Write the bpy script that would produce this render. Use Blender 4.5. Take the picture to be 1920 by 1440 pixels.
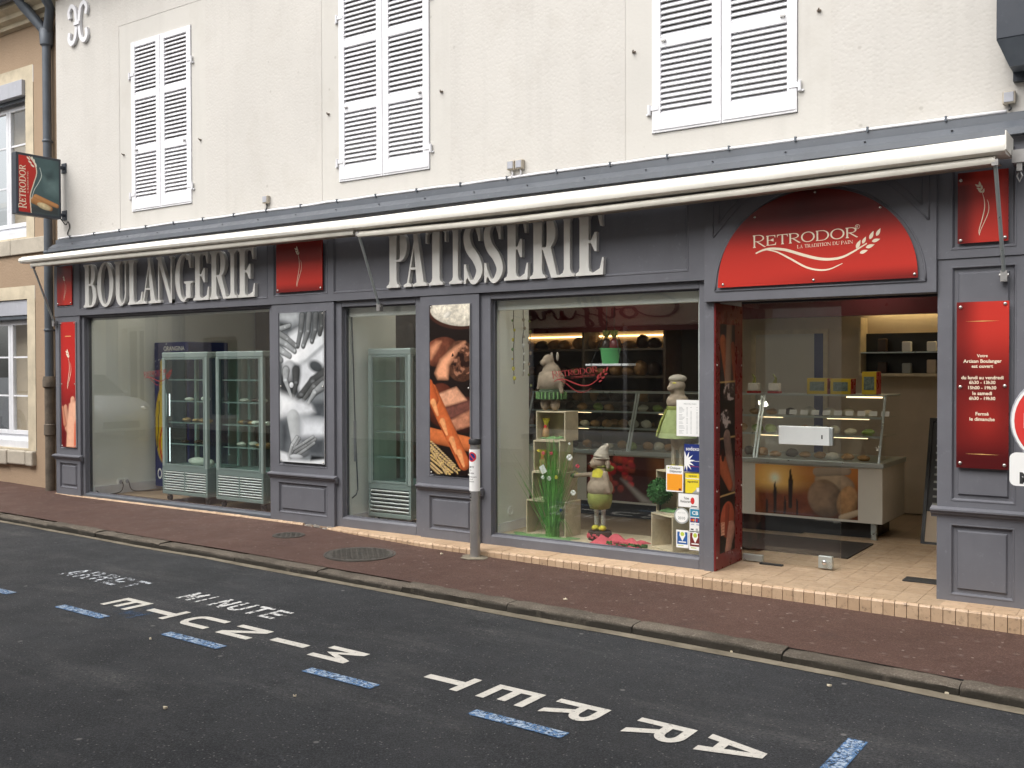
import bpy, math, random
import numpy as np
from mathutils import Vector, Matrix
for _o in list(bpy.data.objects): bpy.data.objects.remove(_o)
S = bpy.context.scene
COL = S.collection
R = math.radians
rnd = random.Random(7)
# ------------------------------------------------------------------ camera
# street-level photograph: facade plane y = 0, street on the -y side, x along the facade, z up
YAW, PIT, ROL, FPX = 5.99199966e-01, -1.43696146e-02, -2.39783047e-03, 1859.96
CAMD, CAMH = 7.021, 1.52
cam = bpy.data.cameras.new('camera'); camo = bpy.data.objects.new('camera', cam); COL.objects.link(camo)
cam.sensor_width = 36.0; cam.lens = FPX / 1920 * 36.0; cam.clip_start = 0.05; cam.clip_end = 500
def _dir(u, v):
    c, s = math.cos(ROL), math.sin(ROL)
    u, v = c*u - s*v, s*u + c*v
    fx, fz = math.cos(PIT), math.sin(PIT)
    return u, fx, v, fz
def ray(px, py):
    u = (px-960)/FPX; v = (720-py)/FPX
    u, fx, v, fz = _dir(u, v)
    df = fx - v*fz; du = fz + v*fx
    return Vector((math.cos(YAW)*u - math.sin(YAW)*df, math.sin(YAW)*u + math.cos(YAW)*df, du))
_f = ray(960, 720).normalized(); _r = (ray(1960, 720) - ray(960, 720)).normalized(); _u = _r.cross(_f)
camo.matrix_world = Matrix(((_r.x, _u.x, -_f.x, 0), (_r.y, _u.y, -_f.y, -CAMD), (_r.z, _u.z, -_f.z, CAMH), (0, 0, 0, 1)))
S.camera = camo
def P(px, py, Y=0.0):            # pixel -> (x, z) on the plane y = Y
    d = ray(px, py); t = (CAMD+Y)/d.y; return t*d.x, CAMH + t*d.z
def G(px, py, Z=0.0):            # pixel -> (x, y) on the plane z = Z
    d = ray(px, py); t = (Z-CAMH)/d.z; return t*d.x, -CAMD + t*d.y
def XP(px, py, X):               # pixel -> (y, z) on the plane x = X
    d = ray(px, py); t = X/d.x; return -CAMD + t*d.y, CAMH + t*d.z
def gfn(px, py, fn):
    z = 0.0
    for i in range(12):
        x, y = G(px, py, z); z = fn(x, y)
    return x, y, z
# ------------------------------------------------------------------ world and sun (overcast)
SUN_EL, SUN_AZ = R(55), R(200)
w = bpy.data.worlds.new('World'); S.world = w; w.use_nodes = True
nt = w.node_tree; nt.nodes.clear()
sky = nt.nodes.new('ShaderNodeTexSky'); sky.sky_type = 'NISHITA'; sky.sun_disc = False
sky.sun_elevation = SUN_EL; sky.sun_rotation = SUN_AZ; sky.air_density = 1.0; sky.dust_density = 6.0; sky.ozone_density = 1.0
hs = nt.nodes.new('ShaderNodeHueSaturation'); hs.inputs['Saturation'].default_value = 0.22
bg = nt.nodes.new('ShaderNodeBackground'); bg.inputs['Strength'].default_value = 0.15
out = nt.nodes.new('ShaderNodeOutputWorld')
nt.links.new(sky.outputs[0], hs.inputs['Color']); nt.links.new(hs.outputs[0], bg.inputs['Color']); nt.links.new(bg.outputs[0], out.inputs[0])
sl = bpy.data.lights.new('sun', 'SUN'); sl.energy = 1.05; sl.angle = R(75); sl.color = (1.0, 0.97, 0.92)
so = bpy.data.objects.new('sun', sl); COL.objects.link(so)
_sd = Vector((math.sin(SUN_AZ)*math.cos(SUN_EL), math.cos(SUN_AZ)*math.cos(SUN_EL), math.sin(SUN_EL)))
so.rotation_euler = (-_sd).to_track_quat('-Z', 'Y').to_euler(); so.location = _sd*30
S.view_settings.view_transform = 'Standard'; S.view_settings.look = 'None'; S.view_settings.gamma = 1.0
S.view_settings.use_curve_mapping = False; S.view_settings.exposure = 0.78
S.render.engine = 'CYCLES'; S.cycles.transparent_max_bounces = 32; S.cycles.max_bounces = 8
S.cycles.diffuse_bounces = 4; S.cycles.glossy_bounces = 4; S.cycles.sample_clamp_indirect = 6
S.render.resolution_x = 1024; S.render.resolution_y = 768
# ------------------------------------------------------------------ materials
MATS = {}
def srgb(*c):
    if len(c) == 1: c = c[0]
    return tuple((((v/255)/12.92) if v/255 <= .04045 else ((v/255+.055)/1.055)**2.4) for v in c)
class N:                                                  # tiny node-tree helper
    def __init__(s, name):
        s.m = bpy.data.materials.new(name); s.m.use_nodes = True; s.t = s.m.node_tree; s.t.nodes.clear()
        s.o = s.t.nodes.new('ShaderNodeOutputMaterial'); s.tc = None; MATS[name] = s.m
    def n(s, ty, **k):
        a = s.t.nodes.new('ShaderNode'+ty)
        for q, v in k.items(): setattr(a, q, v)
        return a
    def l(s, a, b): s.t.links.new(a, b)
    def co(s, sock='Object'):
        if s.tc is None: s.tc = s.n('TexCoord')
        return s.tc.outputs[sock]
    def noise(s, scale, detail=4, rough=.55, co=None, dist=0):
        a = s.n('TexNoise'); a.inputs['Scale'].default_value = scale; a.inputs['Detail'].default_value = detail
        a.inputs['Roughness'].default_value = rough; a.inputs['Distortion'].default_value = dist
        s.l(co or s.co(), a.inputs['Vector']); return a.outputs['Fac']
    def vor(s, scale, feature='F1', co=None, flat=False):
        a = s.n('TexVoronoi')
        if flat: a.voronoi_dimensions = '2D'
        a.feature = feature; a.inputs['Scale'].default_value = scale; s.l(co or s.co(), a.inputs['Vector']); return a
    def mapr(s, x, a, b, c=0.0, d=1.0, smooth=False):
        m = s.n('MapRange'); m.inputs[1].default_value = a; m.inputs[2].default_value = b; m.inputs[3].default_value = c; m.inputs[4].default_value = d
        if smooth: m.interpolation_type = 'SMOOTHSTEP'
        s.l(x, m.inputs[0]); return m.outputs[0]
    def math(s, op, a, b=None):
        m = s.n('Math'); m.operation = op
        for i, v in enumerate((a, b)):
            if v is None: continue
            if isinstance(v, (int, float)): m.inputs[i].default_value = v
            else: s.l(v, m.inputs[i])
        return m.outputs[0]
    def mix(s, f, a, b, mode='MIX'):
        m = s.n('MixRGB'); m.blend_type = mode
        for i, v in enumerate((f, a, b)):
            if isinstance(v, (int, float)): m.inputs[i].default_value = v
            elif isinstance(v, (tuple, list)): m.inputs[i].default_value = (*v[:3], 1)
            else: s.l(v, m.inputs[i])
        return m.outputs[0]
    def sep(s, co=None):
        a = s.n('SeparateXYZ'); s.l(co or s.co(), a.inputs[0]); return a.outputs
    def bsdf(s, col, rough=.6, metal=0.0, bump=None, bstr=.3, bdist=.01, spec=.5, alpha=None):
        b = s.n('BsdfPrincipled')
        if isinstance(col, (tuple, list)): b.inputs['Base Color'].default_value = (*col[:3], 1)
        else: s.l(col, b.inputs['Base Color'])
        if isinstance(rough, (int, float)): b.inputs['Roughness'].default_value = rough
        else: s.l(rough, b.inputs['Roughness'])
        b.inputs['Metallic'].default_value = metal; b.inputs['Specular IOR Level'].default_value = spec
        if bump is not None:
            q = s.n('Bump'); q.inputs['Strength'].default_value = bstr; q.inputs['Distance'].default_value = bdist
            s.l(bump, q.inputs['Height']); s.l(q.outputs[0], b.inputs['Normal'])
        if alpha is not None: s.l(alpha, b.inputs['Alpha'])
        s.l(b.outputs[0], s.o.inputs[0]); s.b = b; return s.m
def mat(name, col, rough=.6, metal=0.0, var=.10, vs=2.5, bump=0.0, bs=120, bd=.004, spec=.5, rand=0.0):
    if name in MATS: return MATS[name]
    n = N(name)
    f = n.mapr(n.noise(vs, 6, .6), .3, .7)
    g = n.mapr(n.noise(vs*14, 3, .6), .3, .7)
    c1 = tuple(max(0, v*(1-var)) for v in col); c2 = tuple(min(1, v*(1+var)) for v in col)
    c = n.mix(f, c1, c2)
    c = n.mix(n.math('MULTIPLY', g, var*.8), c, tuple(v*.75 for v in col))
    if rand:
        oi = n.n('ObjectInfo'); c = n.mix(n.mapr(oi.outputs['Random'], 0, 1, 0, rand), c, tuple(v*.55 for v in col))
    r = n.mapr(n.noise(vs*5, 3), .3, .7, max(0, rough-.08), min(1, rough+.08))
    return n.bsdf(c, r, metal, n.noise(bs, 4) if bump else None, bump, bd, spec)
def emis(name, col, st):
    n = N(name); e = n.n('Emission'); e.inputs[0].default_value = (*col, 1); e.inputs[1].default_value = st
    n.l(e.outputs[0], n.o.inputs[0]); return n.m
def vcol(name, rough=.35, spec=.4):                       # printed panels: colours carried by the print's own mesh
    n = N(name); a = n.n('Attribute'); a.attribute_name = 'print'
    return n.bsdf(a.outputs['Color'], rough, 0, spec=spec)
def glassmat(name, tint=(.93, .96, .94), f0=.05, k=.95, rough=0.0):
    n = N(name); g = n.n('NewGeometry'); d = n.n('VectorMath'); d.operation = 'DOT_PRODUCT'
    n.l(g.outputs['Normal'], d.inputs[0]); n.l(g.outputs['Incoming'], d.inputs[1])
    c = n.math('ABSOLUTE', d.outputs['Value']); q = n.math('POWER', n.math('SUBTRACT', 1.0, c), 5.0)
    F = n.math('ADD', n.math('MULTIPLY', q, k), f0)
    t = n.n('BsdfTransparent'); t.inputs[0].default_value = (*tint, 1)
    gl = n.n('BsdfGlossy'); gl.inputs['Roughness'].default_value = rough; gl.inputs[0].default_value = (1, 1, 1, 1)
    m = n.n('MixShader'); n.l(F, m.inputs[0]); n.l(t.outputs[0], m.inputs[1]); n.l(gl.outputs[0], m.inputs[2]); n.l(m.outputs[0], n.o.inputs[0])
    return n.m
# ------------------------------------------------------------------ mesh helpers
ORG = {}
class MB:
    def __init__(s): s.v = []; s.f = []
    def add(s, vs, fs):
        o = len(s.v); s.v += [tuple(v) for v in vs]; s.f += [tuple(i+o for i in f) for f in fs]; return s
    def box(s, x0, x1, y0, y1, z0, z1):
        if x0 > x1: x0, x1 = x1, x0
        if y0 > y1: y0, y1 = y1, y0
        if z0 > z1: z0, z1 = z1, z0
        return s.add([(x0,y0,z0),(x1,y0,z0),(x1,y1,z0),(x0,y1,z0),(x0,y0,z1),(x1,y0,z1),(x1,y1,z1),(x0,y1,z1)],
                     [(0,3,2,1),(4,5,6,7),(0,1,5,4),(1,2,6,5),(2,3,7,6),(3,0,4,7)])
    def obox(s, c, ax, ay, az):                            # box from centre and half-axis vectors
        c, ax, ay, az = map(Vector, (c, ax, ay, az)); vs = []
        for k in (-1, 1):
            for i, j in ((-1,-1),(1,-1),(1,1),(-1,1)): vs.append(c+ax*i+ay*j+az*k)
        return s.add(vs, [(0,3,2,1),(4,5,6,7),(0,1,5,4),(1,2,6,5),(2,3,7,6),(3,0,4,7)])
    def prism(s, poly, y0, y1, plane='xz'):               # simple polygon extruded; plane xz -> along y, xy -> along z, yz -> along x
        a = sum(poly[i][0]*poly[(i+1) % len(poly)][1]-poly[(i+1) % len(poly)][0]*poly[i][1] for i in range(len(poly)))
        if a < 0: poly = poly[::-1]
        n = len(poly)
        if plane == 'xz': e = lambda p, t: (p[0], t, p[1])
        elif plane == 'xy': e = lambda p, t: (p[0], p[1], t)
        else: e = lambda p, t: (t, p[0], p[1])
        vs = [e(p, y0) for p in poly]+[e(p, y1) for p in poly]
        fl = plane != 'xz'
        fs = [tuple(range(n)), tuple(range(2*n-1, n-1, -1))]+[(i, i+n, (i+1) % n+n, (i+1) % n) for i in range(n)]
        if fl: fs = [f[::-1] for f in fs]
        return s.add(vs, fs)
    def tube(s, pts, r, n=8, cap=True):
        pts = [Vector(p) for p in pts]; m = len(pts); rr = r if isinstance(r, (list, tuple)) else [r]*m
        o = len(s.v); ref = None
        for i, p in enumerate(pts):
            t = (pts[min(i+1, m-1)]-pts[max(i-1, 0)]).normalized()
            if ref is None: ref = t.orthogonal().normalized()
            ref = (ref-t*ref.dot(t))
            ref = ref.normalized() if ref.length > 1e-6 else t.orthogonal().normalized()
            b = t.cross(ref)
            for k in range(n):
                a = 2*math.pi*k/n; s.v.append(tuple(p+(ref*math.cos(a)+b*math.sin(a))*rr[i]))
        for i in range(m-1):
            for k in range(n): s.f.append((o+i*n+k, o+i*n+(k+1) % n, o+(i+1)*n+(k+1) % n, o+(i+1)*n+k))
        if cap:
            s.f.append(tuple(o+k for k in range(n))[::-1]); s.f.append(tuple(o+(m-1)*n+k for k in range(n)))
        return s
    def lathe(s, prof, c=(0, 0, 0), n=20, axis='z', a0=0, a1=2*math.pi):
        full = abs(a1-a0-2*math.pi) < 1e-6; nn = n if full else n+1; o = len(s.v); c = Vector(c)
        for r, z in prof:
            for k in range(nn):
                a = a0+(a1-a0)*k/n; q = (r*math.cos(a), r*math.sin(a), z)
                if axis == 'y': q = (q[0], q[2], q[1])
                elif axis == 'x': q = (q[2], q[0], q[1])
                s.v.append(tuple(c+Vector(q)))
        m = len(prof)
        for i in range(m-1):
            for k in range(n):
                k2 = (k+1) % nn
                s.f.append((o+i*nn+k, o+i*nn+k2, o+(i+1)*nn+k2, o+(i+1)*nn+k))
        if full:
            if prof[0][0] > 1e-6: s.f.append(tuple(o+k for k in range(nn))[::-1])
            if prof[-1][0] > 1e-6: s.f.append(tuple(o+(m-1)*nn+k for k in range(nn)))
        return s
    def rings(s, x0, x1, z0, z1, seq, fill=True):          # nested rectangular loops (inset, y): panels and mouldings facing -y
        o = len(s.v)
        for ins, y in seq:
            s.v += [(x0+ins, y, z0+ins), (x1-ins, y, z0+ins), (x1-ins, y, z1-ins), (x0+ins, y, z1-ins)]
        for i in range(len(seq)-1):
            a, b = o+4*i, o+4*i+4
            for k in range(4): s.f.append((a+k, a+(k+1) % 4, b+(k+1) % 4, b+k))
        if fill:
            b = o+4*(len(seq)-1); s.f.append((b, b+1, b+2, b+3))
        return s
    def ell(s, c, r, nu=12, nv=8, seed=None, amp=0.0):     # ellipsoid, optionally lumpy
        q = random.Random(seed); o = len(s.v); c = Vector(c)
        ph = [q.uniform(0, 6.28) for _ in range(6)]
        for i in range(nv+1):
            th = math.pi*i/nv
            for k in range(nu):
                a = 2*math.pi*k/nu
                m = 1+amp*(math.sin(3*a+ph[0]+2*th)+.7*math.sin(5*a+ph[1])*math.sin(3*th+ph[2]))
                s.v.append((c.x+r[0]*m*math.sin(th)*math.cos(a), c.y+r[1]*m*math.sin(th)*math.sin(a), c.z+r[2]*m*math.cos(th)))
        for i in range(nv):
            for k in range(nu): s.f.append((o+i*nu+k, o+(i+1)*nu+k, o+(i+1)*nu+(k+1) % nu, o+i*nu+(k+1) % nu))
        return s
    def build(s, name, m, parent=None, smooth=False, bevel=0, local=False, org=None, angle=None):
        me = bpy.data.meshes.new(name)
        if parent is not None and not local: og = ORG.get(parent.name, Vector((0, 0, 0)))
        elif org is not None: og = Vector(org)
        elif parent is None and not local:
            a = np.array(s.v); og = Vector((float((a[:,0].min()+a[:,0].max())/2), float((a[:,1].min()+a[:,1].max())/2), float(a[:,2].min())))
        else: og = Vector((0, 0, 0))
        me.from_pydata([(v[0]-og.x, v[1]-og.y, v[2]-og.z) for v in s.v], [], s.f); me.validate()
        me.materials.append(MATS[m] if isinstance(m, str) else m)
        if smooth: me.polygons.foreach_set('use_smooth', [True]*len(me.polygons))
        if smooth and angle: me.set_sharp_from_angle(angle=R(angle))
        o = bpy.data.objects.new(name, me); COL.objects.link(o)
        if parent is not None:
            o.parent = parent; ORG[o.name] = og if not local else Vector((0, 0, 0))
        else:
            o.location = og; ORG[o.name] = og.copy()
        if bevel:
            b = o.modifiers.new('bevel', 'BEVEL'); b.width = bevel; b.segments = 2; b.limit_method = 'ANGLE'; b.angle_limit = R(40)
        return o
def thing(name, label, cat, loc=(0, 0, 0), rz=0, group=None):
    o = bpy.data.objects.new(name, None); COL.objects.link(o); o.location = loc; o.rotation_euler = (0, 0, rz)
    o.empty_display_size = .1; o['label'] = label; o['category'] = cat
    if group: o['group'] = group
    ORG[o.name] = Vector(loc); return o
def tag(o, label, cat, group=None):
    o['label'] = label; o['category'] = cat
    if group: o['group'] = group
    return o
def struct(o, label=None, kind='structure'):
    o['kind'] = kind
    if label: o['label'] = label
    return o
def inst(o, name, parent, loc=(0, 0, 0), rot=None, scale=None):      # another object sharing the mesh
    c = bpy.data.objects.new(name, o.data); COL.objects.link(c); c.parent = parent; c.location = loc
    if rot: c.rotation_euler = rot
    if scale: c.scale = scale
    return c
def copy_tree(o, parent=None):
    c = o.copy(); COL.objects.link(c); c.parent = parent
    for ch in list(o.children): copy_tree(ch, c)
    return c
def crom(pts, k=8):                                        # Catmull-Rom through points
    pts = [np.array(p, float) for p in pts]; q = [2*pts[0]-pts[1]]+pts+[2*pts[-1]-pts[-2]]; r = []
    for i in range(1, len(q)-2):
        for j in range(k):
            t = j/k; a, b, c, d = q[i-1:i+3]
            r.append(.5*((2*b)+(-a+c)*t+(2*a-5*b+4*c-d)*t*t+(-a+3*b-3*c+d)*t**3))
    r.append(q[-2]); return [tuple(float(x) for x in p) for p in r]
def ribbon(pts, wd):                                       # polygon of a stroke with width function / list
    n = len(pts); L = []; Rr = []
    for i, p in enumerate(pts):
        a = pts[max(i-1, 0)]; b = pts[min(i+1, n-1)]; dx, dy = b[0]-a[0], b[1]-a[1]; m = math.hypot(dx, dy) or 1
        h = (wd(i/(n-1)) if callable(wd) else wd)/2
        L.append((p[0]-dy/m*h, p[1]+dx/m*h)); Rr.append((p[0]+dy/m*h, p[1]-dx/m*h))
    return L+Rr[::-1]
# ------------------------------------------------------------------ writing
def txt(s, size=1.0, bold=0.0):
    cu = bpy.data.curves.new('t', 'FONT'); cu.body = s; cu.size = size; cu.align_x = 'CENTER'; cu.align_y = 'CENTER'; cu.resolution_u = 3; cu.offset = bold
    o = bpy.data.objects.new('t', cu); COL.objects.link(o); bpy.context.view_layer.update()
    me = bpy.data.meshes.new_from_object(o.evaluated_get(bpy.context.evaluated_depsgraph_get()))
    vs = [tuple(v.co) for v in me.vertices]; fs = [tuple(p.vertices) for p in me.polygons]
    bpy.data.objects.remove(o); bpy.data.curves.remove(cu); bpy.data.meshes.remove(me)
    return vs, fs
def text_on(mb, s, x, z, y, width=None, height=None, size=.1, bold=0.0, shear=0.0, plane='xz'):
    vs, fs = txt(s, 1.0, bold)
    if not vs: return mb
    xs = [v[0] for v in vs]; ys = [v[1] for v in vs]; w, h = max(xs)-min(xs), max(ys)-min(ys); cx, cy = (max(xs)+min(xs))/2, (max(ys)+min(ys))/2
    sx = width/w if width else None; sy = height/h if height else None
    if sx is None and sy is None: sx = sy = size
    sx = sx or sy; sy = sy or sx
    L = [((v[0]-cx+(v[1]-cy)*shear)*sx, (v[1]-cy)*sy) for v in vs]
    if plane == 'xz': return mb.add([(x+a, y, z+b) for a, b in L], fs)
    return mb.add([(y, x+a, z+b) for a, b in L], fs)       # plane 'yz': reads along +y, faces +x
def arc(cx, cz, rx, rz, a0, a1, n=14):
    return [(cx+rx*math.cos(R(a0+(a1-a0)*i/n)), cz+rz*math.sin(R(a0+(a1-a0)*i/n))) for i in range(n+1)]
def serif(ch, W, H, st, th):
    """pieces (simple polygons) of a high-contrast serif capital in a W x H box; st thick stroke, th thin stroke"""
    s = th*.9; out = []
    def stem(x, w=st, l=None, r=None, bot=True, top=True):
        l = st*.42 if l is None else l; r = st*.42 if r is None else r; b = H*.09
        Lp = []; Rp = []
        if bot: Lp += [(x-l, 0), (x-l, s), (x-l*.25, s+b*.35), (x, s+b)]; Rp += [(x+w+r, 0), (x+w+r, s), (x+w+r*.25, s+b*.35), (x+w, s+b)]
        else: Lp += [(x, 0)]; Rp += [(x+w, 0)]
        if top: Lp += [(x, H-s-b), (x-l*.25, H-s-b*.35), (x-l, H-s), (x-l, H)]; Rp += [(x+w, H-s-b), (x+w+r*.25, H-s-b*.35), (x+w+r, H-s), (x+w+r, H)]
        else: Lp += [(x, H)]; Rp += [(x+w, H)]
        out.append(Rp+Lp[::-1])
    e = st*.42
    if ch == 'I': stem(W/2-st/2, l=(W-st)/2, r=(W-st)/2)
    elif ch in 'EL':
        stem(e)
        x = e+st*.9
        out.append([(x, 0), (W*.97, 0), (W, H*.27), (W-th*.7, H*.27), (W*.86, H*.10), (x+(W-x)*.35, s*1.1), (x, s*1.05)])
        if ch == 'E':
            out.append([(x, H), (x, H-s), (x+(W-x)*.3, H-s*1.05), (W*.80, H*.92), (W*.93-th*.7, H*.76), (W*.93, H*.76), (W*.93, H)])
            m = W*.72
            out.append([(x, H*.50), (x+(m-x)*.4, H*.505), (m-th*.5, H*.37), (m+th*.4, H*.37), (m+th*.4, H*.67), (m-th*.5, H*.67), (x+(m-x)*.4, H*.545), (x, H*.55)])
    elif ch == 'T':
        stem(W/2-st/2, top=False)
        for sg in (-1, 1):
            c = W/2
            out.append([(c, H*.998), (c, H-s), (c+sg*W*.22, H-s*1.2), (c+sg*W*.42, H*.90), (c+sg*(W/2-th*.8), H*.74), (c+sg*W/2, H*.74), (c+sg*W/2, H*.998)])
    elif ch in 'PRBD':
        stem(e, r=st*.42 if ch in 'PR' else 0)
        x = e+st*.85
        def bowl(z0, z1, w):
            cz, ry = (z0+z1)/2, (z1-z0)/2; k = x+(w-x)*.35
            o1 = [(x, z1)]+arc(k, cz, w-k, ry, 90, -90)+[(x, z0)]
            i1 = [(x, z0+th)]+arc(k, cz, w-k-st, ry-th, -90, 90)+[(x, z1-th)]
            out.append(o1+i1)
        if ch == 'D': bowl(0, H, W)
        elif ch == 'B': bowl(H*.50, H, W*.90); bowl(0, H*.54, W)
        else: bowl(H*.46, H, W*(1 if ch == 'P' else .92))
        if ch == 'R':
            a = x+(W-x)*.12
            out.append([(a, H*.47), (a+st*.95, H*.49), (W-e*.3, s*1.3), (W+e*.5, s), (W+e*.5, 0), (W-st*.75, 0)])
    elif ch == 'O':
        o = H*.015
        for a0, a1 in ((90, 270), (-90, 90)):
            out.append(arc(W/2, H/2, W/2, H/2+o, a0, a1, 18)+arc(W/2, H/2, W/2-st, H/2-th, a1, a0, 18))
    elif ch == 'G':
        cx = W*.52
        out.append(arc(cx, H/2, cx, H*.515, 52, 278, 26)+arc(cx, H/2, cx-st, H*.5-th, 276, 55, 26))
        out.append([(W-e-st, 0.06*H), (W-e, 0.06*H), (W-e, H*.36), (W+e*.2, H*.385), (W+e*.2, H*.385+s), (W-e*2-st, H*.385+s), (W-e*2-st, H*.385), (W-e-st, H*.36)])
        out.append([(cx, -.01*H), (cx, th), (W-e-st*.9, H*.12), (W-e-st*.9, H*.05)])
        out.append([(cx+W*.22, H*.93), (W*.86, H*.70), (W*.86+th*.8, H*.70), (W*.86+th*.8, H), (W*.86, H), (W*.82, H*.95), (cx+W*.24, H*.985)])
    elif ch == 'U':
        x2 = W-e*.7-th; m = (e+x2+th)/2
        b = H*.28
        out.append([(0, H), (0, H-s), (e, H-s*2.2), (e, b), (e+st, b), (e+st, H-s*2.2), (2*e+st, H-s), (2*e+st, H)])
        out.append([(x2-e, H), (x2-e, H-s), (x2, H-s*2), (x2, b), (x2+th, b), (x2+th, H-s*2), (x2+th+e*.7, H-s), (x2+th+e*.7, H)])
        out.append(arc((e+x2+th)/2, b, (x2+th-e)/2, b+.012*H, 180, 360, 18)+arc((e+st+x2)/2, b, (x2-e-st)/2, b-th*1.2, 360, 180, 18))
    elif ch == 'N':
        e2 = e*.75
        out.append([(0, 0), (2*e2+th, 0), (2*e2+th, s), (e2+th, s*2), (e2+th, H*.9), (e2, H*.9), (e2, s*2), (0, s)])
        x2 = W-e2-th
        out.append([(x2, H*.04), (x2+th, -.012*H), (x2+th, H-s*2), (W, H-s), (W, H), (x2-e2, H), (x2-e2, H-s), (x2, H-s*2)])
        out.append([(-e*.2, H), (-e*.2, H-s), (e2, H-s*2), (W-e2-st*.55, -.012*H), (x2+th, -.012*H), (x2+th, .06*H), (st*.95, H)])
    elif ch == 'A':
        ap = W*.52; b = H*.0
        out.append([(W*.13, s), (W*.13+th, s), (ap+th*.3, H*.93), (ap-st*.28, H*.985), (ap-th*.4, H*.93)])
        out.append([(W*.87-st*1.02, s), (W*.87, s), (ap+st*.12, H*1.01), (ap-st*.38, H*1.01)])
        out.append([(0, 0), (W*.34, 0), (W*.34, s), (W*.13+th*1.6, s*1.9), (W*.13, s*1.9), (0, s)])
        out.append([(W*.87-st*1.5, 0), (W, 0), (W, s), (W*.87, s*2), (W*.87-st*1.0, s*2), (W*.87-st*1.5, s)])
        z = H*.30; q = lambda zz: W*.13+(ap-W*.13)*(zz/H)
        out.append([(q(z), z), (W*.72, z), (W*.71, z+th), (q(z+th), z+th)])
    elif ch == 'S':
        sp = crom([(W*.80, H*.80), (W*.62, H*.965), (W*.38, H*.965), (W*.17, H*.82), (W*.28, H*.60), (W*.66, H*.40), (W*.84, H*.20), (W*.62, H*.03), (W*.36, H*.035), (W*.12, H*.22)], 6)
        out.append(ribbon(sp, lambda t: th+(st*1.05-th)*max(0, 1-abs(t-.5)/.38)**.6))
        out.append([(W*.72, H*.90), (W*.80, H*.70), (W*.80+th*.9, H*.70), (W*.80+th*.9, H), (W*.80, H), (W*.76, H*.955)])
        out.append([(W*.24, H*.10), (W*.08+th*.5, H*.32), (W*.08-th*.5, H*.32), (W*.08-th*.5, -.01*H), (W*.08+th*.4, -.01*H), (W*.14, H*.05)])
    return out
SW = dict(A=.74, B=.62, D=.74, E=.58, G=.74, I=.32, L=.56, N=.76, O=.78, P=.58, R=.64, S=.5, T=.62, U=.72)
def serif_word(mb, word, x0, z0, y, H, width, st=None, th=None, caps=None, dep=None):
    """flat or slightly raised word in serif capitals; caps: indices drawn taller"""
    tot = sum(SW[c] if c != ' ' else .34 for c in word)+.06*(len(word)-1)
    k = width/(tot*H); x = x0; j = 0
    for i, c in enumerate(word):
        if c == ' ': x += .34*H*k; continue
        h = H*1.28 if caps and i in caps else H
        w = SW[c]*H*k*(1.15 if caps and i in caps else 1)
        for pz in serif(c, w, h, st or H*.165*min(k, 1), th or H*.06):
            j += 1
            pts = [(x+a, z0+b-(h-H)*.4) for a, b in pz]
            yy = y-.00004*(j % 7)
            if dep: mb.prism(pts, yy-dep, y)
            else:
                a = sum(pts[q][0]*pts[(q+1) % len(pts)][1]-pts[(q+1) % len(pts)][0]*pts[q][1] for q in range(len(pts)))
                if a < 0: pts = pts[::-1]
                mb.add([(p[0], yy, p[1]) for p in pts], [tuple(range(len(pts)))])
        x += w+.06*H*k
    return mb
def wheat(mb, y, pos, seg, wd, grains):
    """printed ear: strokes (polylines, in x/z) plus leaf-shaped grains (cx, cz, angle, length)"""
    j = 0
    def flat(pts):
        nonlocal j; j += 1
        a = sum(pts[q][0]*pts[(q+1) % len(pts)][1]-pts[(q+1) % len(pts)][0]*pts[q][1] for q in range(len(pts)))
        if a < 0: pts = pts[::-1]
        mb.add([(pos[0]+p[0], y-.00005*j, pos[1]+p[1]) for p in pts], [tuple(range(len(pts)))])
    for sgm, wv in zip(seg, wd): flat(ribbon(crom(sgm, 8), lambda t, wv=wv: wv*(.18+.82*math.sin(math.pi*min(1, t*.8+.12)))))
    for cx, cz, a, L in grains:
        c, s_ = math.cos(R(a)), math.sin(R(a)); pts = []
        for t in np.linspace(0, 1, 9): pts.append((t*L, .27*L*math.sin(math.pi*t**.75)*(.75)))
        for t in np.linspace(1, 0, 9)[1:-1]: pts.append((t*L, -.27*L*math.sin(math.pi*t**.75)*.75))
        flat([(cx+u*c-v*s_, cz+u*s_+v*c) for u, v in pts])
    return mb
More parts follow.
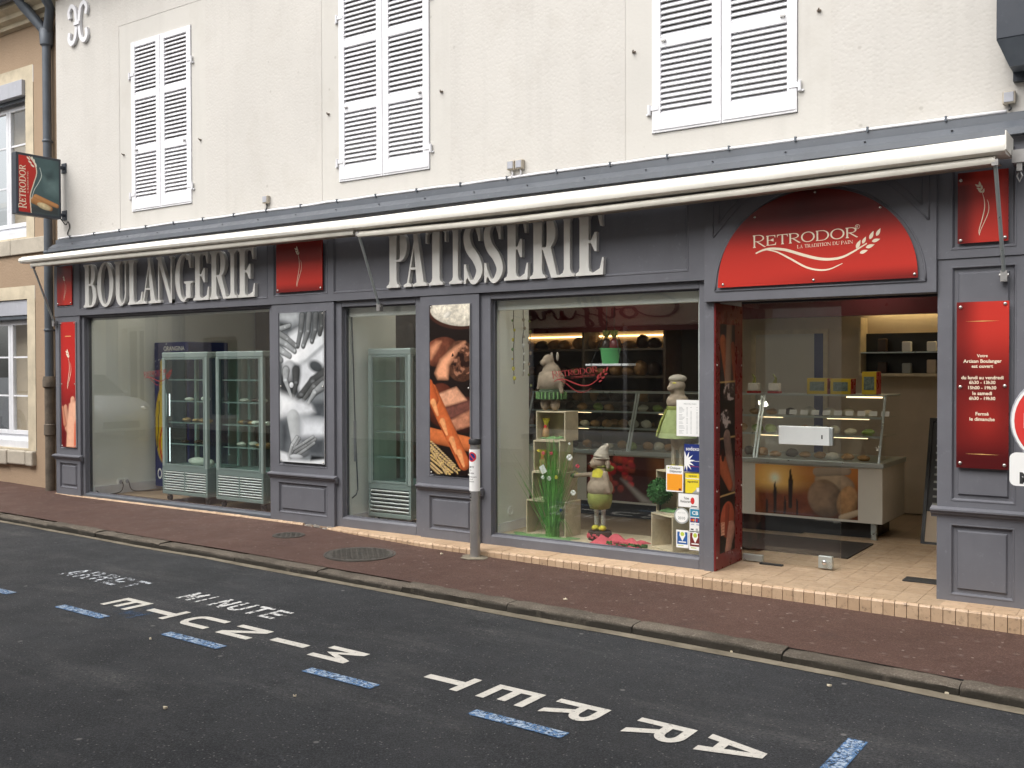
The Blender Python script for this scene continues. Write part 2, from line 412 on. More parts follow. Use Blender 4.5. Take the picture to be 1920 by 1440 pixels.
# ------------------------------------------------------------------ printed pictures (painted onto the print's own fine grid)
class Canvas:
    def __init__(s, w, h, res, bg):
        s.w, s.h = w, h; s.nx = max(2, int(w*res)); s.ny = max(2, int(h*res))
        s.X, s.Y = np.meshgrid(np.linspace(0, w, s.nx), np.linspace(0, h, s.ny))
        s.a = np.ones((s.ny, s.nx, 3))*np.array(srgb(bg)); s.rg = np.random.default_rng(5)
    def put(s, m, c):
        m = np.clip(m, 0, 1)[..., None]; s.a = s.a*(1-m)+np.asarray(c)*m
    def fbm(s, sc, oc=4, seed=1):
        rg = np.random.default_rng(seed); o = np.zeros_like(s.X); am = 1; tot = 0
        for k in range(oc):
            f = sc*2**k; gx, gy = int(s.w*f)+3, int(s.h*f)+3; g = rg.random((gy, gx))
            x, y = s.X*f, s.Y*f; i, j = x.astype(int), y.astype(int); u, v = x-i, y-j; u = u*u*(3-2*u); v = v*v*(3-2*v)
            o += am*((g[j, i]*(1-u)+g[j, i+1]*u)*(1-v)+(g[j+1, i]*(1-u)+g[j+1, i+1]*u)*v); tot += am; am *= .55
        return o/tot
    def ell(s, cx, cy, rx, ry, ang, col, sh=.6, soft=.08, tex=0, seed=1, ts=8):
        c, q = math.cos(R(ang)), math.sin(R(ang)); dx, dy = s.X-cx, s.Y-cy
        u, v = (dx*c+dy*q)/rx, (-dx*q+dy*c)/ry; d = np.sqrt(u*u+v*v)
        nz = np.sqrt(np.clip(1-d*d, 0, 1)); l = (1-sh)+sh*np.clip(-.35*u-.45*v+.82*nz, 0, 1.1)
        cc = np.array(srgb(col))*l[..., None]
        if tex: cc = cc*(1+tex*(s.fbm(ts, 4, seed)-.5)*2)[..., None]
        s.put(np.clip((1-d)/soft, 0, 1), cc)
    def cap(s, x0, y0, x1, y1, r0, r1, col, sh=.6, soft=.12, tex=0, seed=1, ts=12):
        dx, dy = x1-x0, y1-y0; L = dx*dx+dy*dy; t = np.clip(((s.X-x0)*dx+(s.Y-y0)*dy)/L, 0, 1)
        r = r0+(r1-r0)*t; ex, ey = s.X-x0-t*dx, s.Y-y0-t*dy; d = np.sqrt(ex*ex+ey*ey)/r
        nz = np.sqrt(np.clip(1-d*d, 0, 1)); l = (1-sh)+sh*np.clip(-.4*ex/r-.45*ey/r+.8*nz, 0, 1.1)
        cc = np.array(srgb(col))*l[..., None]
        if tex: cc = cc*(1+tex*(s.fbm(ts, 4, seed)-.5)*2)[..., None]
        s.put(np.clip((1-d)/soft, 0, 1), cc)
    def poly(s, pts, col, soft=.012, tex=0, seed=1, ts=8, grad=None):
        n = len(pts); ins = np.zeros(s.X.shape, bool); dm = np.full(s.X.shape, 9.)
        for i in range(n):
            (xa, ya), (xb, yb) = pts[i], pts[(i+1) % n]
            if ya != yb:
                cr = ((ya > s.Y) != (yb > s.Y)) & (s.X < (xb-xa)*(s.Y-ya)/(yb-ya)+xa); ins ^= cr
            L = (xb-xa)**2+(yb-ya)**2 or 1e-9; t = np.clip(((s.X-xa)*(xb-xa)+(s.Y-ya)*(yb-ya))/L, 0, 1)
            dm = np.minimum(dm, np.hypot(s.X-xa-t*(xb-xa), s.Y-ya-t*(yb-ya)))
        m = np.clip(np.where(ins, .5+dm/soft/2, .5-dm/soft/2), 0, 1)
        cc = np.ones(s.X.shape+(3,))*np.array(srgb(col))
        if grad is not None: cc = cc*np.clip(grad[0]+grad[1]*s.X+grad[2]*s.Y, 0, 2)[..., None]
        if tex: cc = cc*(1+tex*(s.fbm(ts, 4, seed)-.5)*2)[..., None]
        s.put(m, cc)
    def mesh(s, name, org, u, v, m, parent=None):           # org = upper left corner, u = full width vector, v = full height vector (downwards)
        org, u, v = Vector(org), Vector(u), Vector(v)
        og = ORG.get(parent.name, Vector((0, 0, 0))) if parent is not None else Vector((0, 0, 0))
        U = (s.X/s.w)[..., None]*np.array(u)+(s.Y/s.h)[..., None]*np.array(v)+np.array(org-og)
        idx = np.arange(s.nx*s.ny).reshape(s.ny, s.nx)
        q = np.stack([idx[1:, :-1], idx[1:, 1:], idx[:-1, 1:], idx[:-1, :-1]], -1).reshape(-1, 4)
        me = bpy.data.meshes.new(name); me.from_pydata(U.reshape(-1, 3).tolist(), [], q.tolist())
        at = me.color_attributes.new('print', 'FLOAT_COLOR', 'POINT')
        at.data.foreach_set('color', np.concatenate([np.clip(s.a, 0, 1), np.ones((s.ny, s.nx, 1))], -1).astype(np.float32).ravel())
        me.materials.append(MATS[m]); o = bpy.data.objects.new(name, me); COL.objects.link(o)
        if parent is not None: o.parent = parent
        ORG[o.name] = og; return o
# ================================================================== MATERIAL LIBRARY
def m_plaster(name, col, str_, fine=90):
    n = N(name); big = n.mapr(n.noise(.6, 5, .6), .3, .7); st = n.noise(3, 6, .65)
    c = n.mix(big, tuple(v*.93 for v in col), tuple(min(1, v*1.04) for v in col))
    c = n.mix(n.mapr(st, .52, .75, 0, .35), c, tuple(v*a for v, a in zip(col, (.82, .8, .77))))
    sp = n.vor(3.1); c = n.mix(n.mapr(sp.outputs['Distance'], .03, .055, .28, 0), c, (.2, .18, .15))
    # rain streaks: noise stretched along z
    mp = n.n('Mapping'); mp.inputs['Scale'].default_value = (7, 7, .5); n.l(n.co(), mp.inputs[0])
    c = n.mix(n.mapr(n.noise(1.0, 5, .6, mp.outputs[0]), .50, .78, 0, .26), c, tuple(v*.74 for v in col))
    v = n.vor(38, 'SMOOTH_F1'); h = n.math('ADD', n.math('MULTIPLY', n.noise(fine, 3, .6), .5), n.mapr(v.outputs['Distance'], 0, .5, 0, .8))
    return n.bsdf(c, .9, 0, h, str_, .012, .25)
m_plaster('plaster_cream', (.55, .53, .495), .15)
m_plaster('plaster_smooth', (.56, .542, .505), .06)
m_plaster('plaster_tan', (.36, .262, .178), .22)
def m_stone(name, col):
    n = N(name); c = n.mix(n.mapr(n.noise(3, 6, .65), .35, .65), tuple(v*.78 for v in col), col)
    c = n.mix(n.mapr(n.noise(1.2, 5, .7), .55, .75, 0, .6), c, tuple(v*.4 for v in col))
    return n.bsdf(c, .88, 0, n.noise(60, 5), .3, .008, .25)
m_stone('stone_cream', (.62, .54, .40)); m_stone('stone_sill', (.50, .45, .37)); m_stone('stone_dark', (.20, .165, .135))
def m_paint(name, col, rough=.42, rand=0.0):
    n = N(name); c = n.mix(n.mapr(n.noise(2.2, 6, .6), .3, .7), tuple(v*.88 for v in col), tuple(v*1.08 for v in col))
    if rand: oi = n.n('ObjectInfo'); c = n.mix(n.mapr(oi.outputs['Random'], 0, 1, 0, rand), c, tuple(v*.6 for v in col))
    mp = n.n('Mapping'); mp.inputs['Scale'].default_value = (9, 9, .8); n.l(n.co(), mp.inputs[0])
    c = n.mix(n.mapr(n.noise(1, 6, .65, mp.outputs[0]), .5, .8, 0, .35), c, tuple(v*.72+.012 for v in col))
    c = n.mix(n.mapr(n.noise(20, 6, .75), .60, .72, 0, .5), c, tuple(min(1, v*1.5+.03) for v in col))
    h = n.math('ADD', n.noise(14, 3), n.math('MULTIPLY', n.noise(180, 2), .25))
    return n.bsdf(c, n.mapr(n.noise(9, 4), .3, .7, rough-.1, rough+.14), 0, h, .12, .006, .4)
m_paint('paint_grey', (.138, .140, .157)); m_paint('paint_zinc', (.092, .102, .118), .38); m_paint('paint_white', (.76, .76, .785), .45, .16)
m_paint('pvc_white', (.72, .73, .76), .35); m_paint('roller_grey', (.40, .41, .45), .4); m_paint('paint_dark', (.035, .042, .055), .4)
m_paint('awning_cream', (.80, .775, .70), .4)
mat('bar_shaded_beige', (.50, .475, .41), .45, var=.12, vs=5); mat('awning_fabric', (.34, .31, .255), .9, var=.15, bump=.2, bs=300); mat('shutter_back', (.30, .27, .235), .8, var=.2)  # beige front bar, darkened so its colour carries the shade under the hood
mat('letter_metal', (.88, .87, .82), .38, .45, var=.04, vs=4)
mat('zinc_pipe', (.10, .115, .135), .5, .3, var=.2, vs=3)
mat('cast_iron', (.13, .105, .08), .8, .1, var=.6, vs=6, bump=.3, bs=60)
mat('black', (.012, .012, .013), .45); mat('dark_inside', (.012, .011, .010), .8, var=.3)
mat('steel', (.40, .39, .38), .40, .75, var=.12, vs=8, bump=.05, bs=300)
mat('alu', (.52, .57, .56), .34, .75, var=.06, vs=4); mat('alu_green', (.26, .325, .31), .4, .25, var=.06, vs=4); mat('alu_post', (.42, .50, .48), .36, .3, var=.06, vs=4)
mat('alu_light', (.72, .75, .73), .35, .2, var=.05, vs=4)
mat('chrome', (.75, .75, .75), .16, 1.0, var=.04); mat('rubber', (.02, .02, .02), .7)
mat('white_wall', (.84, .86, .81), .7, var=.05, vs=1.5, bump=.06, bs=60)
mat('ceiling_white', (.75, .74, .70), .9, var=.05)
mat('wall_beige', (.54, .45, .345), .8, var=.1); mat('wall_brown', (.12, .09, .065), .7, var=.25)
mat('dark_red', (.085, .010, .012), .35, var=.12, spec=.5); mat('red_panel', (.16, .012, .012), .3, var=.1)
mat('red_sheet', (.36, .022, .018), .3, var=.05)
mat('cream_print', (.86, .74, .56), .45, var=.03); mat('white_print', (.82, .82, .80), .5, var=.02); mat('gold_print', (.75, .45, .16), .35, .3, var=.03)
mat('red_print', (.62, .04, .035), .4, var=.02); mat('dark_print', (.03, .03, .032), .5, var=.02); mat('blue_print', (.02, .10, .32), .4, var=.02)
mat('navy_print', (.015, .03, .16), .4, var=.02); mat('yellow_print', (.78, .62, .03), .45, var=.03); mat('orange_print', (.82, .32, .02), .45, var=.02)
mat('maroon_print', (.16, .02, .018), .45, var=.02); mat('teal_print', (.02, .22, .36), .4, var=.02); mat('grey_print', (.34, .36, .35), .5, var=.04)
mat('lime_print', (.45, .55, .06), .5, var=.03)
mat('wood_pale', (.60, .51, .36), .6, var=.2, vs=9, bump=.08, bs=90)
mat('screw', (.62, .60, .55), .3, .8)
vcol('print_gloss', .28, .45); vcol('print_satin', .45, .35); vcol('print_dim', .55, .3)
glassmat('glass_shop', (.965, .98, .97), .075, .925); glassmat('glass_clear', (.97, .98, .975), .05, .9); glassmat('glass_green', (.90, .955, .94), .045, .85)
n = N('asphalt')
sp = n.vor(75, flat=True); c = n.mix(n.mapr(n.noise(.8, 6, .6), .3, .7), (.021, .0228, .026), (.043, .0455, .0505))
c = n.mix(n.mapr(n.noise(85, 5, .8), .48, .72), c, (.095, .10, .105))
c = n.mix(n.mapr(n.noise(140, 4, .75), .36, .52, .8, 0), c, (.006, .006, .007))
rn = n.n('SeparateColor'); n.l(sp.outputs['Color'], rn.inputs[0])
c = n.mix(n.math('MULTIPLY', n.mapr(rn.outputs[0], .965, .98), n.mapr(sp.outputs['Distance'], .2, .4, .6, 0)), c, (.26, .255, .24))
mp = n.n('Mapping'); mp.inputs['Scale'].default_value = (.5, 2.2, 1); mp.inputs['Rotation'].default_value = (0, 0, R(20)); n.l(n.co(), mp.inputs[0])
c = n.mix(n.math('MULTIPLY', n.mapr(n.noise(1.3, 6, .68, mp.outputs[0]), .53, .70, 0, .75), n.mapr(n.noise(60, 4, .7), .4, .7)), c, (.15, .145, .14))
gum = n.vor(1.3, flat=True); gc = n.n('SeparateColor'); n.l(gum.outputs['Color'], gc.inputs[0])
c = n.mix(n.math('MULTIPLY', n.mapr(gum.outputs['Distance'], .012, .022, .5, 0), n.mapr(gc.outputs[1], .5, .55)), c, (.30, .29, .275))
n.bsdf(c, n.mapr(n.noise(3, 4), .3, .7, .62, .86), 0, n.math('ADD', n.noise(190, 3, .7), n.mapr(n.vor(120).outputs['Distance'], 0, .6, 0, .8)), .9, .010, .35)
n = N('pavement_red')
c = n.mix(n.mapr(n.noise(1.1, 6, .62), .3, .7), (.062, .030, .022), (.095, .050, .038))
c = n.mix(n.mapr(n.noise(75, 5, .8), .5, .74), c, (.19, .125, .10))
c = n.mix(n.mapr(n.noise(130, 4, .75), .36, .52, .7, 0), c, (.016, .008, .007))
gum = n.vor(5.2, flat=True); gc = n.n('SeparateColor'); n.l(gum.outputs['Color'], gc.inputs[0])
wob = n.math('ADD', gum.outputs['Distance'], n.mapr(n.noise(45, 3), .3, .7, -.03, .03))
c = n.mix(n.math('MULTIPLY', n.mapr(wob, .05, .11, .40, 0), n.mapr(gc.outputs[1], .55, .62)), c, (.20, .155, .135))
g2 = n.vor(11, flat=True); gd = n.n('SeparateColor'); n.l(g2.outputs['Color'], gd.inputs[0])
c = n.mix(n.math('MULTIPLY', n.mapr(g2.outputs['Distance'], .06, .11, .6, 0), n.mapr(gd.outputs[0], .88, .91)), c, (.36, .31, .27))
c = n.mix(n.mapr(n.noise(2.6, 6, .7), .58, .75, 0, .5), c, (.035, .022, .021))
n.bsdf(c, n.mapr(n.noise(4, 4), .3, .7, .6, .85), 0, n.noise(170, 4, .7), .7, .008, .35)
n = N('kerb_stone')
oi = n.n('ObjectInfo')
c = n.mix(n.mapr(n.noise(5, 6, .65), .3, .7), (.070, .057, .043), (.135, .113, .088))
c = n.mix(n.mapr(n.noise(80, 5, .8), .5, .75), c, (.27, .24, .20))
c = n.mix(n.mapr(oi.outputs['Random'], 0, 1, 0, .25), c, (.07, .06, .05))
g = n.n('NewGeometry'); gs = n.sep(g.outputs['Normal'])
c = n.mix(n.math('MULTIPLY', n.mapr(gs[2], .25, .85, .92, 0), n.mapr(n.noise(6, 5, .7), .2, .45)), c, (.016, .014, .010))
c = n.mix(n.mapr(n.noise(1.8, 6, .7), .5, .7, 0, .65), c, (.04, .034, .026))
n.bsdf(c, .85, 0, n.noise(70, 5, .7), .6, .01, .3)
n = N('gutter_concrete'); c = n.mix(n.mapr(n.noise(4, 6, .7), .3, .7), (.10, .085, .06), (.23, .20, .15)); n.bsdf(c, .9, 0, n.noise(120, 4), .4, .006, .3)
def m_tile(name, c0, c1):
    n = N(name); oi = n.n('ObjectInfo'); c = n.mix(oi.outputs['Random'], c0, c1); c = n.mix(n.mapr(n.noise(9, 5, .6), .45, .75, 0, .45), c, tuple(v*.7 for v in c0))
    c = n.mix(n.mapr(n.noise(30, 5, .75), .54, .72, 0, .7), c, (.075, .05, .035)); n.bsdf(c, n.mapr(n.noise(12, 4), .3, .7, .42, .66), 0, n.noise(70, 3), .12, .004, .4)
m_tile('step_tile', (.45, .31, .195), (.53, .38, .25)); m_tile('floor_tile', (.37, .265, .172), (.43, .315, .21))
mat('grout', (.19, .125, .075), .9, var=.3); mat('concrete_rubble', (.20, .18, .155), .95, var=.5, vs=14, bump=.6, bs=40, bd=.01)
def m_roadpaint(name, col, lo, hi, sc=38, base=None):      # thermoplastic / worn paint: the wear shows the road through
    n = N(name); a = n.mapr(n.noise(sc, 6, .72), lo, hi); a = n.math('MULTIPLY', a, n.mapr(n.noise(sc*6, 3, .6), .22, .40))
    c = n.mix(n.mapr(n.noise(25, 5, .6), .35, .7), tuple(v*.85 for v in col), col)
    b = n.bsdf(c, .65, 0, n.noise(200, 3), .3, .004, .35, alpha=a); return b
m_roadpaint('road_white', (.58, .555, .50), .30, .40); m_roadpaint('road_white_worn', (.62, .62, .61), .43, .50, 30)
m_roadpaint('road_white_gone', (.55, .58, .62), .47, .55, 26); m_roadpaint('road_blue', (.075, .175, .345), .40, .50, 42); m_roadpaint('road_pale', (.36, .44, .54), .49, .55, 48)
m_roadpaint('road_blue_faint', (.045, .10, .20), .50, .72, 9)
# ================================================================== GROUND
def zp0(x): return float(np.interp(x, [-60, -13, -11.3, -7, -5.5, 0, 40], [.3, .03, -.012, -.016, -.038, -.114, -.65]))
def kerb_y(x): return float(np.interp(x, [-60, -10.6, -8, -6.5, -5, -3.7, -2.8, -1.6, -.7, 40], [-1.0, -1.30, -1.41, -1.42, -1.425, -1.435, -1.42, -1.44, -1.485, -1.4]))
def pav(x, y): return zp0(x)+.02*y
def road(x, y):
    d = kerb_y(x)-y
    return zp0(x)-.029-.057+.007*min(max(d, 0), 2.2)
def roadpt(px, py): return gfn(px, py, road)
XS = sorted(set([-60, -40, -30, -22, -18, -15, -14, -13, -12, -11.3, -10.6]+[round(-10+.5*i, 2) for i in range(22)]+[1.5, 3, 5, 8, 14, 25, 40]))
mb = MB(); ys = [0, .35, .9, 1.6, 2.6, 4.2, 4.9]           # carriageway (distance from kerb)
for x in XS:
    for d in ys: y = kerb_y(x)-d; mb.v.append((x, y, road(x, y)))
k = len(ys)
for i in range(len(XS)-1):
    for j in range(k-1): mb.f.append((i*k+j, i*k+j+1, (i+1)*k+j+1, (i+1)*k+j))
struct(mb.build('road', 'asphalt'), 'dark grey asphalt street with painted markings')
mb = MB()                                                  # base ground sheet to the horizon
mb.add([(-400, -400, -1.2), (400, -400, -1.2), (400, 400, -1.2), (-400, 400, -1.2)], [(0, 1, 2, 3)])
struct(mb.build('ground', 'asphalt'))
KW = .130
mb = MB()                                                  # near pavement up to the facades
for x in XS:
    yk = kerb_y(x)+KW-.01
    for y in (yk, yk*.66, yk*.33, 0.0, .35): mb.v.append((x, y, pav(x, y)))
for i in range(len(XS)-1):
    for j in range(4): mb.f.append((i*5+j, (i+1)*5+j, (i+1)*5+j+1, i*5+j+1)[::1])
struct(mb.build('pavement', 'pavement_red'), 'reddish brown asphalt pavement speckled with chewing gum spots')
mb = MB()                                                  # pavement across the street
for x in XS:
    y0 = kerb_y(x)-4.88; z = road(x, y0)
    mb.v += [(x, y0, z-.1), (x, y0, z+.09), (x, y0-.15, z+.10), (x, -8.6, z+.12)]
for i in range(len(XS)-1):
    for j in range(3): mb.f.append((i*4+j, i*4+j+1, (i+1)*4+j+1, (i+1)*4+j))
struct(mb.build('opposite_pavement', 'pavement_red'))
kerb = bpy.data.objects.new('kerb', None); COL.objects.link(kerb); kerb['kind'] = 'structure'; kerb['label'] = 'worn stone kerb along the pavement'; ORG['kerb'] = Vector((0, 0, 0))
jx = [-16.7, -15.7, -14.7, -13.7, -12.75, -11.75, -10.75, G(101, 979, -.04)[0], -8.75, -7.72, G(446, 1040, -.05)[0], G(589, 1069, -.06)[0], G(757, 1097, -.08)[0], G(955, 1131, -.09)[0], G(1187, 1171, -.1)[0], G(1462, 1226, -.115)[0], G(1800, 1284, -.13)[0], .0, 1.0, 2.0, 3.0, 4.0]
q = random.Random(3)
for a, b in zip(jx[:-1], jx[1:]):
    m = MB(); g = .003; ns = 12; dz = q.uniform(-.008, .008); lo = len(m.v)
    prof = [(.148, -.18), (.144, -.006), (.134, -.001), (.085, .001), (.032, -.001), (.014, -.005), (.004, -.014), (.0, -.028), (-.003, -.2)]
    for i in range(ns+1):
        x = a+g+(b-a-2*g)*i/ns; e = .006 if i in (0, ns) else 0
        for (py, pz) in prof:
            jy = q.uniform(-.004, .004); jz = q.uniform(-.004, .003)
            m.v.append((x, kerb_y(x)+py+jy, zp0(x)-.028+pz*1.0+dz-(e*.5 if pz > -.05 else 0)+jz))
    kk = len(prof)
    for i in range(ns):
        for j in range(kk-1): m.f.append((i*kk+j, i*kk+j+1, (i+1)*kk+j+1, (i+1)*kk+j))
    m.f.append(tuple(range(kk))[::-1]); m.f.append(tuple(ns*kk+j for j in range(kk)))
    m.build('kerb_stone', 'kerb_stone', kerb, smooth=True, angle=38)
m = MB()                                                   # narrow concrete gutter strip at the kerb foot
gx = [x for x in XS if -20 <= x <= 8]
for x in gx:
    wv = float(np.interp(x, [-11, -8, -5, -.7, 5], [.065, .06, .085, .10, .11]))+q.uniform(-.012, .012)
    y0 = kerb_y(x)+.01; y1 = kerb_y(x)-wv
    m.v += [(x, y0, road(x, y0)+.004), (x, y1, road(x, y1)+.004)]
for i in range(len(gx)-1): m.f.append((2*i, 2*i+1, 2*i+3, 2*i+2))
struct(m.build('gutter', 'gutter_concrete'))
# ------------------------------------------------------------------ road markings
def flat_road(mb, pts, dz=.004, j=0):
    a = sum(pts[i][0]*pts[(i+1) % len(pts)][1]-pts[(i+1) % len(pts)][0]*pts[i][1] for i in range(len(pts)))
    if a < 0: pts = pts[::-1]
    mb.add([(x, y, road(x, y)+dz+.0004*j) for x, y in pts], [tuple(range(len(pts)))])
def sans(ch, t):                                           # block letter in a unit box, stroke t: list of polygons
    if ch == 'I': return [[(.5-t*.6, 0), (.5+t*.6, 0), (.5+t*.6, 1), (.5-t*.6, 1)]]
    if ch == 'T': return [[(0, 1), (0, 1-t*.75), (.5-t*.6, 1-t*.75), (.5-t*.6, 0), (.5+t*.6, 0), (.5+t*.6, 1-t*.75), (1, 1-t*.75), (1, 1)]]
    if ch == 'E': return [[(0, 0), (1, 0), (1, t*.75), (t, t*.75), (t, .5-t*.38), (.9, .5-t*.38), (.9, .5+t*.38), (t, .5+t*.38), (t, 1-t*.75), (1, 1-t*.75), (1, 1), (0, 1)]]
    if ch == 'M': return [[(0, 0), (t, 0), (t, .62), (.5, .18), (1-t, .62), (1-t, 0), (1, 0), (1, 1), (1-t, 1), (.5, .48), (t, 1), (0, 1)]]
    if ch == 'N': return [[(0, 0), (t, 0), (t, .68), (1-t*1.1, 0), (1, 0), (1, 1), (1-t, 1), (1-t, .32), (t*1.1, 1), (0, 1)]]
    if ch == 'U':
        return [[(0, 1), (0, .3)]+arc(.5, .3, .5, .3, 180, 360, 12)+[(1, 1), (1-t, 1), (1-t, .3)]+arc(.5, .3, .5-t, .3-t*.75, 360, 180, 12)+[(t, 1)]]
    if ch == 'A': return [[(0, 0), (t*1.1, 0), (.5, .78), (1-t*1.1, 0), (1, 0), (.5+t*.62, 1), (.5-t*.62, 1)], [(.24, .22), (.76, .22), (.70, .22+t*.7), (.30, .22+t*.7)]]
    if ch == 'R':
        b = [(t*.9, 1)]+arc(.55, .74, .45, .26, 90, -90, 12)+[(t*.9, .48), (t*.9, .48+t*.7)]+arc(.55, .74, .45-t, .26-t*.7, -90, 90, 12)+[(t*.9, 1-t*.7)]
        return [[(0, 0), (t, 0), (t, 1), (0, 1)], b, [(.42, .5), (.42+t*1.1, .5), (1, 0), (1-t*1.15, 0)]]
    return []
def road_word(name, word, label, starts, x_h, y0, y1, material):
    o = thing(name, label, 'road marking', (starts[0], y0, road(starts[0], y0)))
    for ch, xs in zip(word, starts):
        m = MB()
        for j, pz in enumerate(sans(ch, .235)):             # up = +x, left edge of the letter on the pavement side
            flat_road(m, [(xs+v*x_h, y0+u*(y1-y0)) for u, v in pz], .004, j)
        m.build('letter', material, o)
    return o
f_ = lambda px, py: roadpt(px, py)[0]
yl0 = roadpt(940, 1285)[1]; yl1 = roadpt(972, 1326)[1]
A_ = [roadpt(1315, 1394)[0], roadpt(1186, 1358)[0], roadpt(1030, 1323)[0], roadpt(915, 1295)[0], roadpt(803, 1267)[0]]
xh = roadpt(1023, 1305)[0]-roadpt(940, 1285)[0]
road_word('painted_word', 'ARRET', 'fresh white painted letters ARRET in line on the asphalt', A_, xh*1.03, yl0, yl1, 'road_white')
m0 = roadpt(608, 1218)[0]
M_ = [m0, roadpt(522, 1197)[0], roadpt(428, 1184)[0], roadpt(360, 1162)[0], roadpt(292, 1144)[0], roadpt(235, 1129)[0]]
M_ = [m0-.405*i for i in range(6)]
road_word('painted_word', 'MINUTE', 'fresh white painted letters MINUTE in line on the asphalt', M_, xh*1.03, yl0, yl1, 'road_white')
def road_word_old(word, label, x0, x1, y0, y1, material):
    o = thing('worn_painted_word', label, 'road marking', (x0, y0, road(x0, y0))); n_ = len(word); w_ = (x1-x0)/n_
    for i, ch in enumerate(word):
        m = MB(); sc = .45 if ch == 'I' else .78
        for j, pz in enumerate(sans(ch, .24)): flat_road(m, [(x0+w_*(i+.1)+u*w_*sc, y0+v*(y1-y0)) for u, v in pz], .004, j)
        m.build('letter', material, o)
    return o
a = roadpt(322, 1122); b = roadpt(552, 1152)
road_word_old('MINUTE', 'worn flaking white letters MINUTE beside the fresh lettering', a[0], b[0], roadpt(500, 1160)[1], roadpt(375, 1112)[1], 'road_white_worn')
a = roadpt(125, 1073); b = roadpt(285, 1096)
road_word_old('ARRET', 'almost worn away white letters ARRET on the asphalt', a[0], b[0], roadpt(230, 1103)[1], roadpt(160, 1068)[1], 'road_white_gone')
def dash(pts, label, grp=None):
    m = MB(); (x0, y0), (x1, y1) = pts; nn = 6
    flat_road(m, [(x0, y0), (x1, y0), (x1, y1), (x0, y1)])
    o = tag(m.build('blue_dash', 'road_blue'), label, 'road marking', grp)
    m = MB(); flat_road(m, [(x0+.006, y0+.004), (x1-.006, y0+.004), (x1-.006, y1-.004), (x0+.006, y1-.004)], .0055)
    c = m.build('paint_flecks', 'road_pale', o); return o
yb0, yb1 = roadpt(690, 1292)[1], roadpt(590, 1254)[1]
for a, b, nr in ((292, 405, 'letter U of MINUTE'), (560, 690, 'letter M of MINUTE'), (865, 1035, 'letters E and R of ARRET'), (105, 205, 'letter E of MINUTE')):
    xa = roadpt(a+10, {292: 1190, 560: 1258, 865: 1340, 105: 1136}[a])[0]; xb = roadpt(b+8, {405: 1216, 690: 1291, 1035: 1390, 205: 1155}[b])[0]
    dash([(xa, yb0), (xb, yb1)], 'flecked blue dash in line beside the fresh '+nr, 'blue dashes along the parking bay')
xd = roadpt(36, 1111)[0]; dash([(xd-.55, yb0), (xd, yb1)], 'flecked blue dash in line beyond the lettering, beside the worn word ARRET', 'blue dashes along the parking bay')
e0 = roadpt(1590, 1385); dash([(e0[0], e0[1]-.62), (roadpt(1632, 1388)[0], e0[1])], 'blue dash running across, square to the other blue dashes', 'blue dashes along the parking bay')
m = MB(); pz = [roadpt(*p_)[:2] for p_ in ((205, 1145), (240, 1160), (300, 1148), (285, 1138), (230, 1136))]; flat_road(m, pz, .003)
tag(m.build('paint_stain', 'road_blue_faint'), 'faint blue paint smear on the asphalt by the letter E', 'paint stain')
# scraps of paper and leaf on the ground
q = random.Random(11)
for px, py, on in ((1372, 1224, 1), (1775, 1302, 1), (1555, 1288, 1), (45, 977, 1), (632, 1084, 1), (282, 1200, 0), (553, 1307, 0), (310, 1330, 0), (1060, 1125, 2), (828, 1040, 2)):
    x, y, z = gfn(px, py, road if on < 2 else pav); m = MB(); rr = q.uniform(.007, .012); a0 = q.uniform(0, 3)
    base = [(x+rr*(1.6 if i % 2 else .8)*math.cos(a0+i*1.05), y+rr*.6*math.sin(a0+i*1.05)*(1+.4*(i % 3))) for i in range(6)]
    lift = .008
    m.v = [(bx, by, z+lift+(.006 if i % 2 else 0)) for i, (bx, by) in enumerate(base)]+[(bx, by, z+lift-.004) for bx, by in base]
    m.f = [tuple(range(6)), tuple(range(11, 5, -1))]+[(i, i+6, (i+1) % 6+6, (i+1) % 6) for i in range(6)]
    tag(m.build('paper_scrap', 'stone_cream'), 'tiny pale paper scrap lying on the ground', 'litter', 'paper scraps on the ground')
# ------------------------------------------------------------------ step of tiles under the shopfront
def step_y(x): return float(np.interp(x, [-11.7, -8.2, -7.2, -6.6, -5.6, -4.4, 2], [-.055, -.06, -.09, -.16, -.262, -.272, -.275]))
step = bpy.data.objects.new('tiled_step', None); COL.objects.link(step); step['kind'] = 'structure'; step['label'] = 'beige tiled step under the shopfront'; ORG['tiled_step'] = Vector((0, 0, 0))
sx = [-11.68, -10, -8.2, -7.6, -7.2, -6.6, -6.1, -5.6, -4.4, -3, -1.37, -.4]
m = MB()
for x in sx: m.v += [(x, .02, -.012), (x, step_y(x)+.012, -.012), (x, step_y(x)+.012, -.4)]
for i in range(len(sx)-1):
    for j in range(2): m.f.append((i*3+j, i*3+j+1, i*3+j+4, i*3+j+3))
m.build('bed', 'grout', step)
q = random.Random(21); xx = -11.66; TW = .0745
brk0, brk1 = -7.22, -6.86
while xx < -.42:
    x1 = xx+TW*(q.uniform(.97, 1.03)); ya, yb = step_y(xx), step_y(x1)
    if not (xx > brk0-.04 and x1 < brk1+.04):
        zt = q.uniform(-.0015, .0015); lo = min(zp0(xx), zp0(x1))-.07; g = .0022; j = q.uniform(-.0015, .0015)
        m = MB(); pr = [(-.001, lo), (-.001, -.014), (.006, -.003), (.016, zt), (.032, zt)]
        for xq, yq in ((xx+g, ya), (x1-g, yb)):
            for dy, z in pr: m.v.append((xq, yq+dy+j, z))
        for i in range(4): m.f.append((i, 5+i, 6+i, i+1))
        m.v += [(xx+g, ya+.032, lo), (x1-g, yb+.032, lo)]
        m.f += [(0, 1, 2, 3, 4, 10), (5, 11, 9, 8, 7, 6)]
        m.build('edge_tile', 'step_tile', step)
    xx = x1
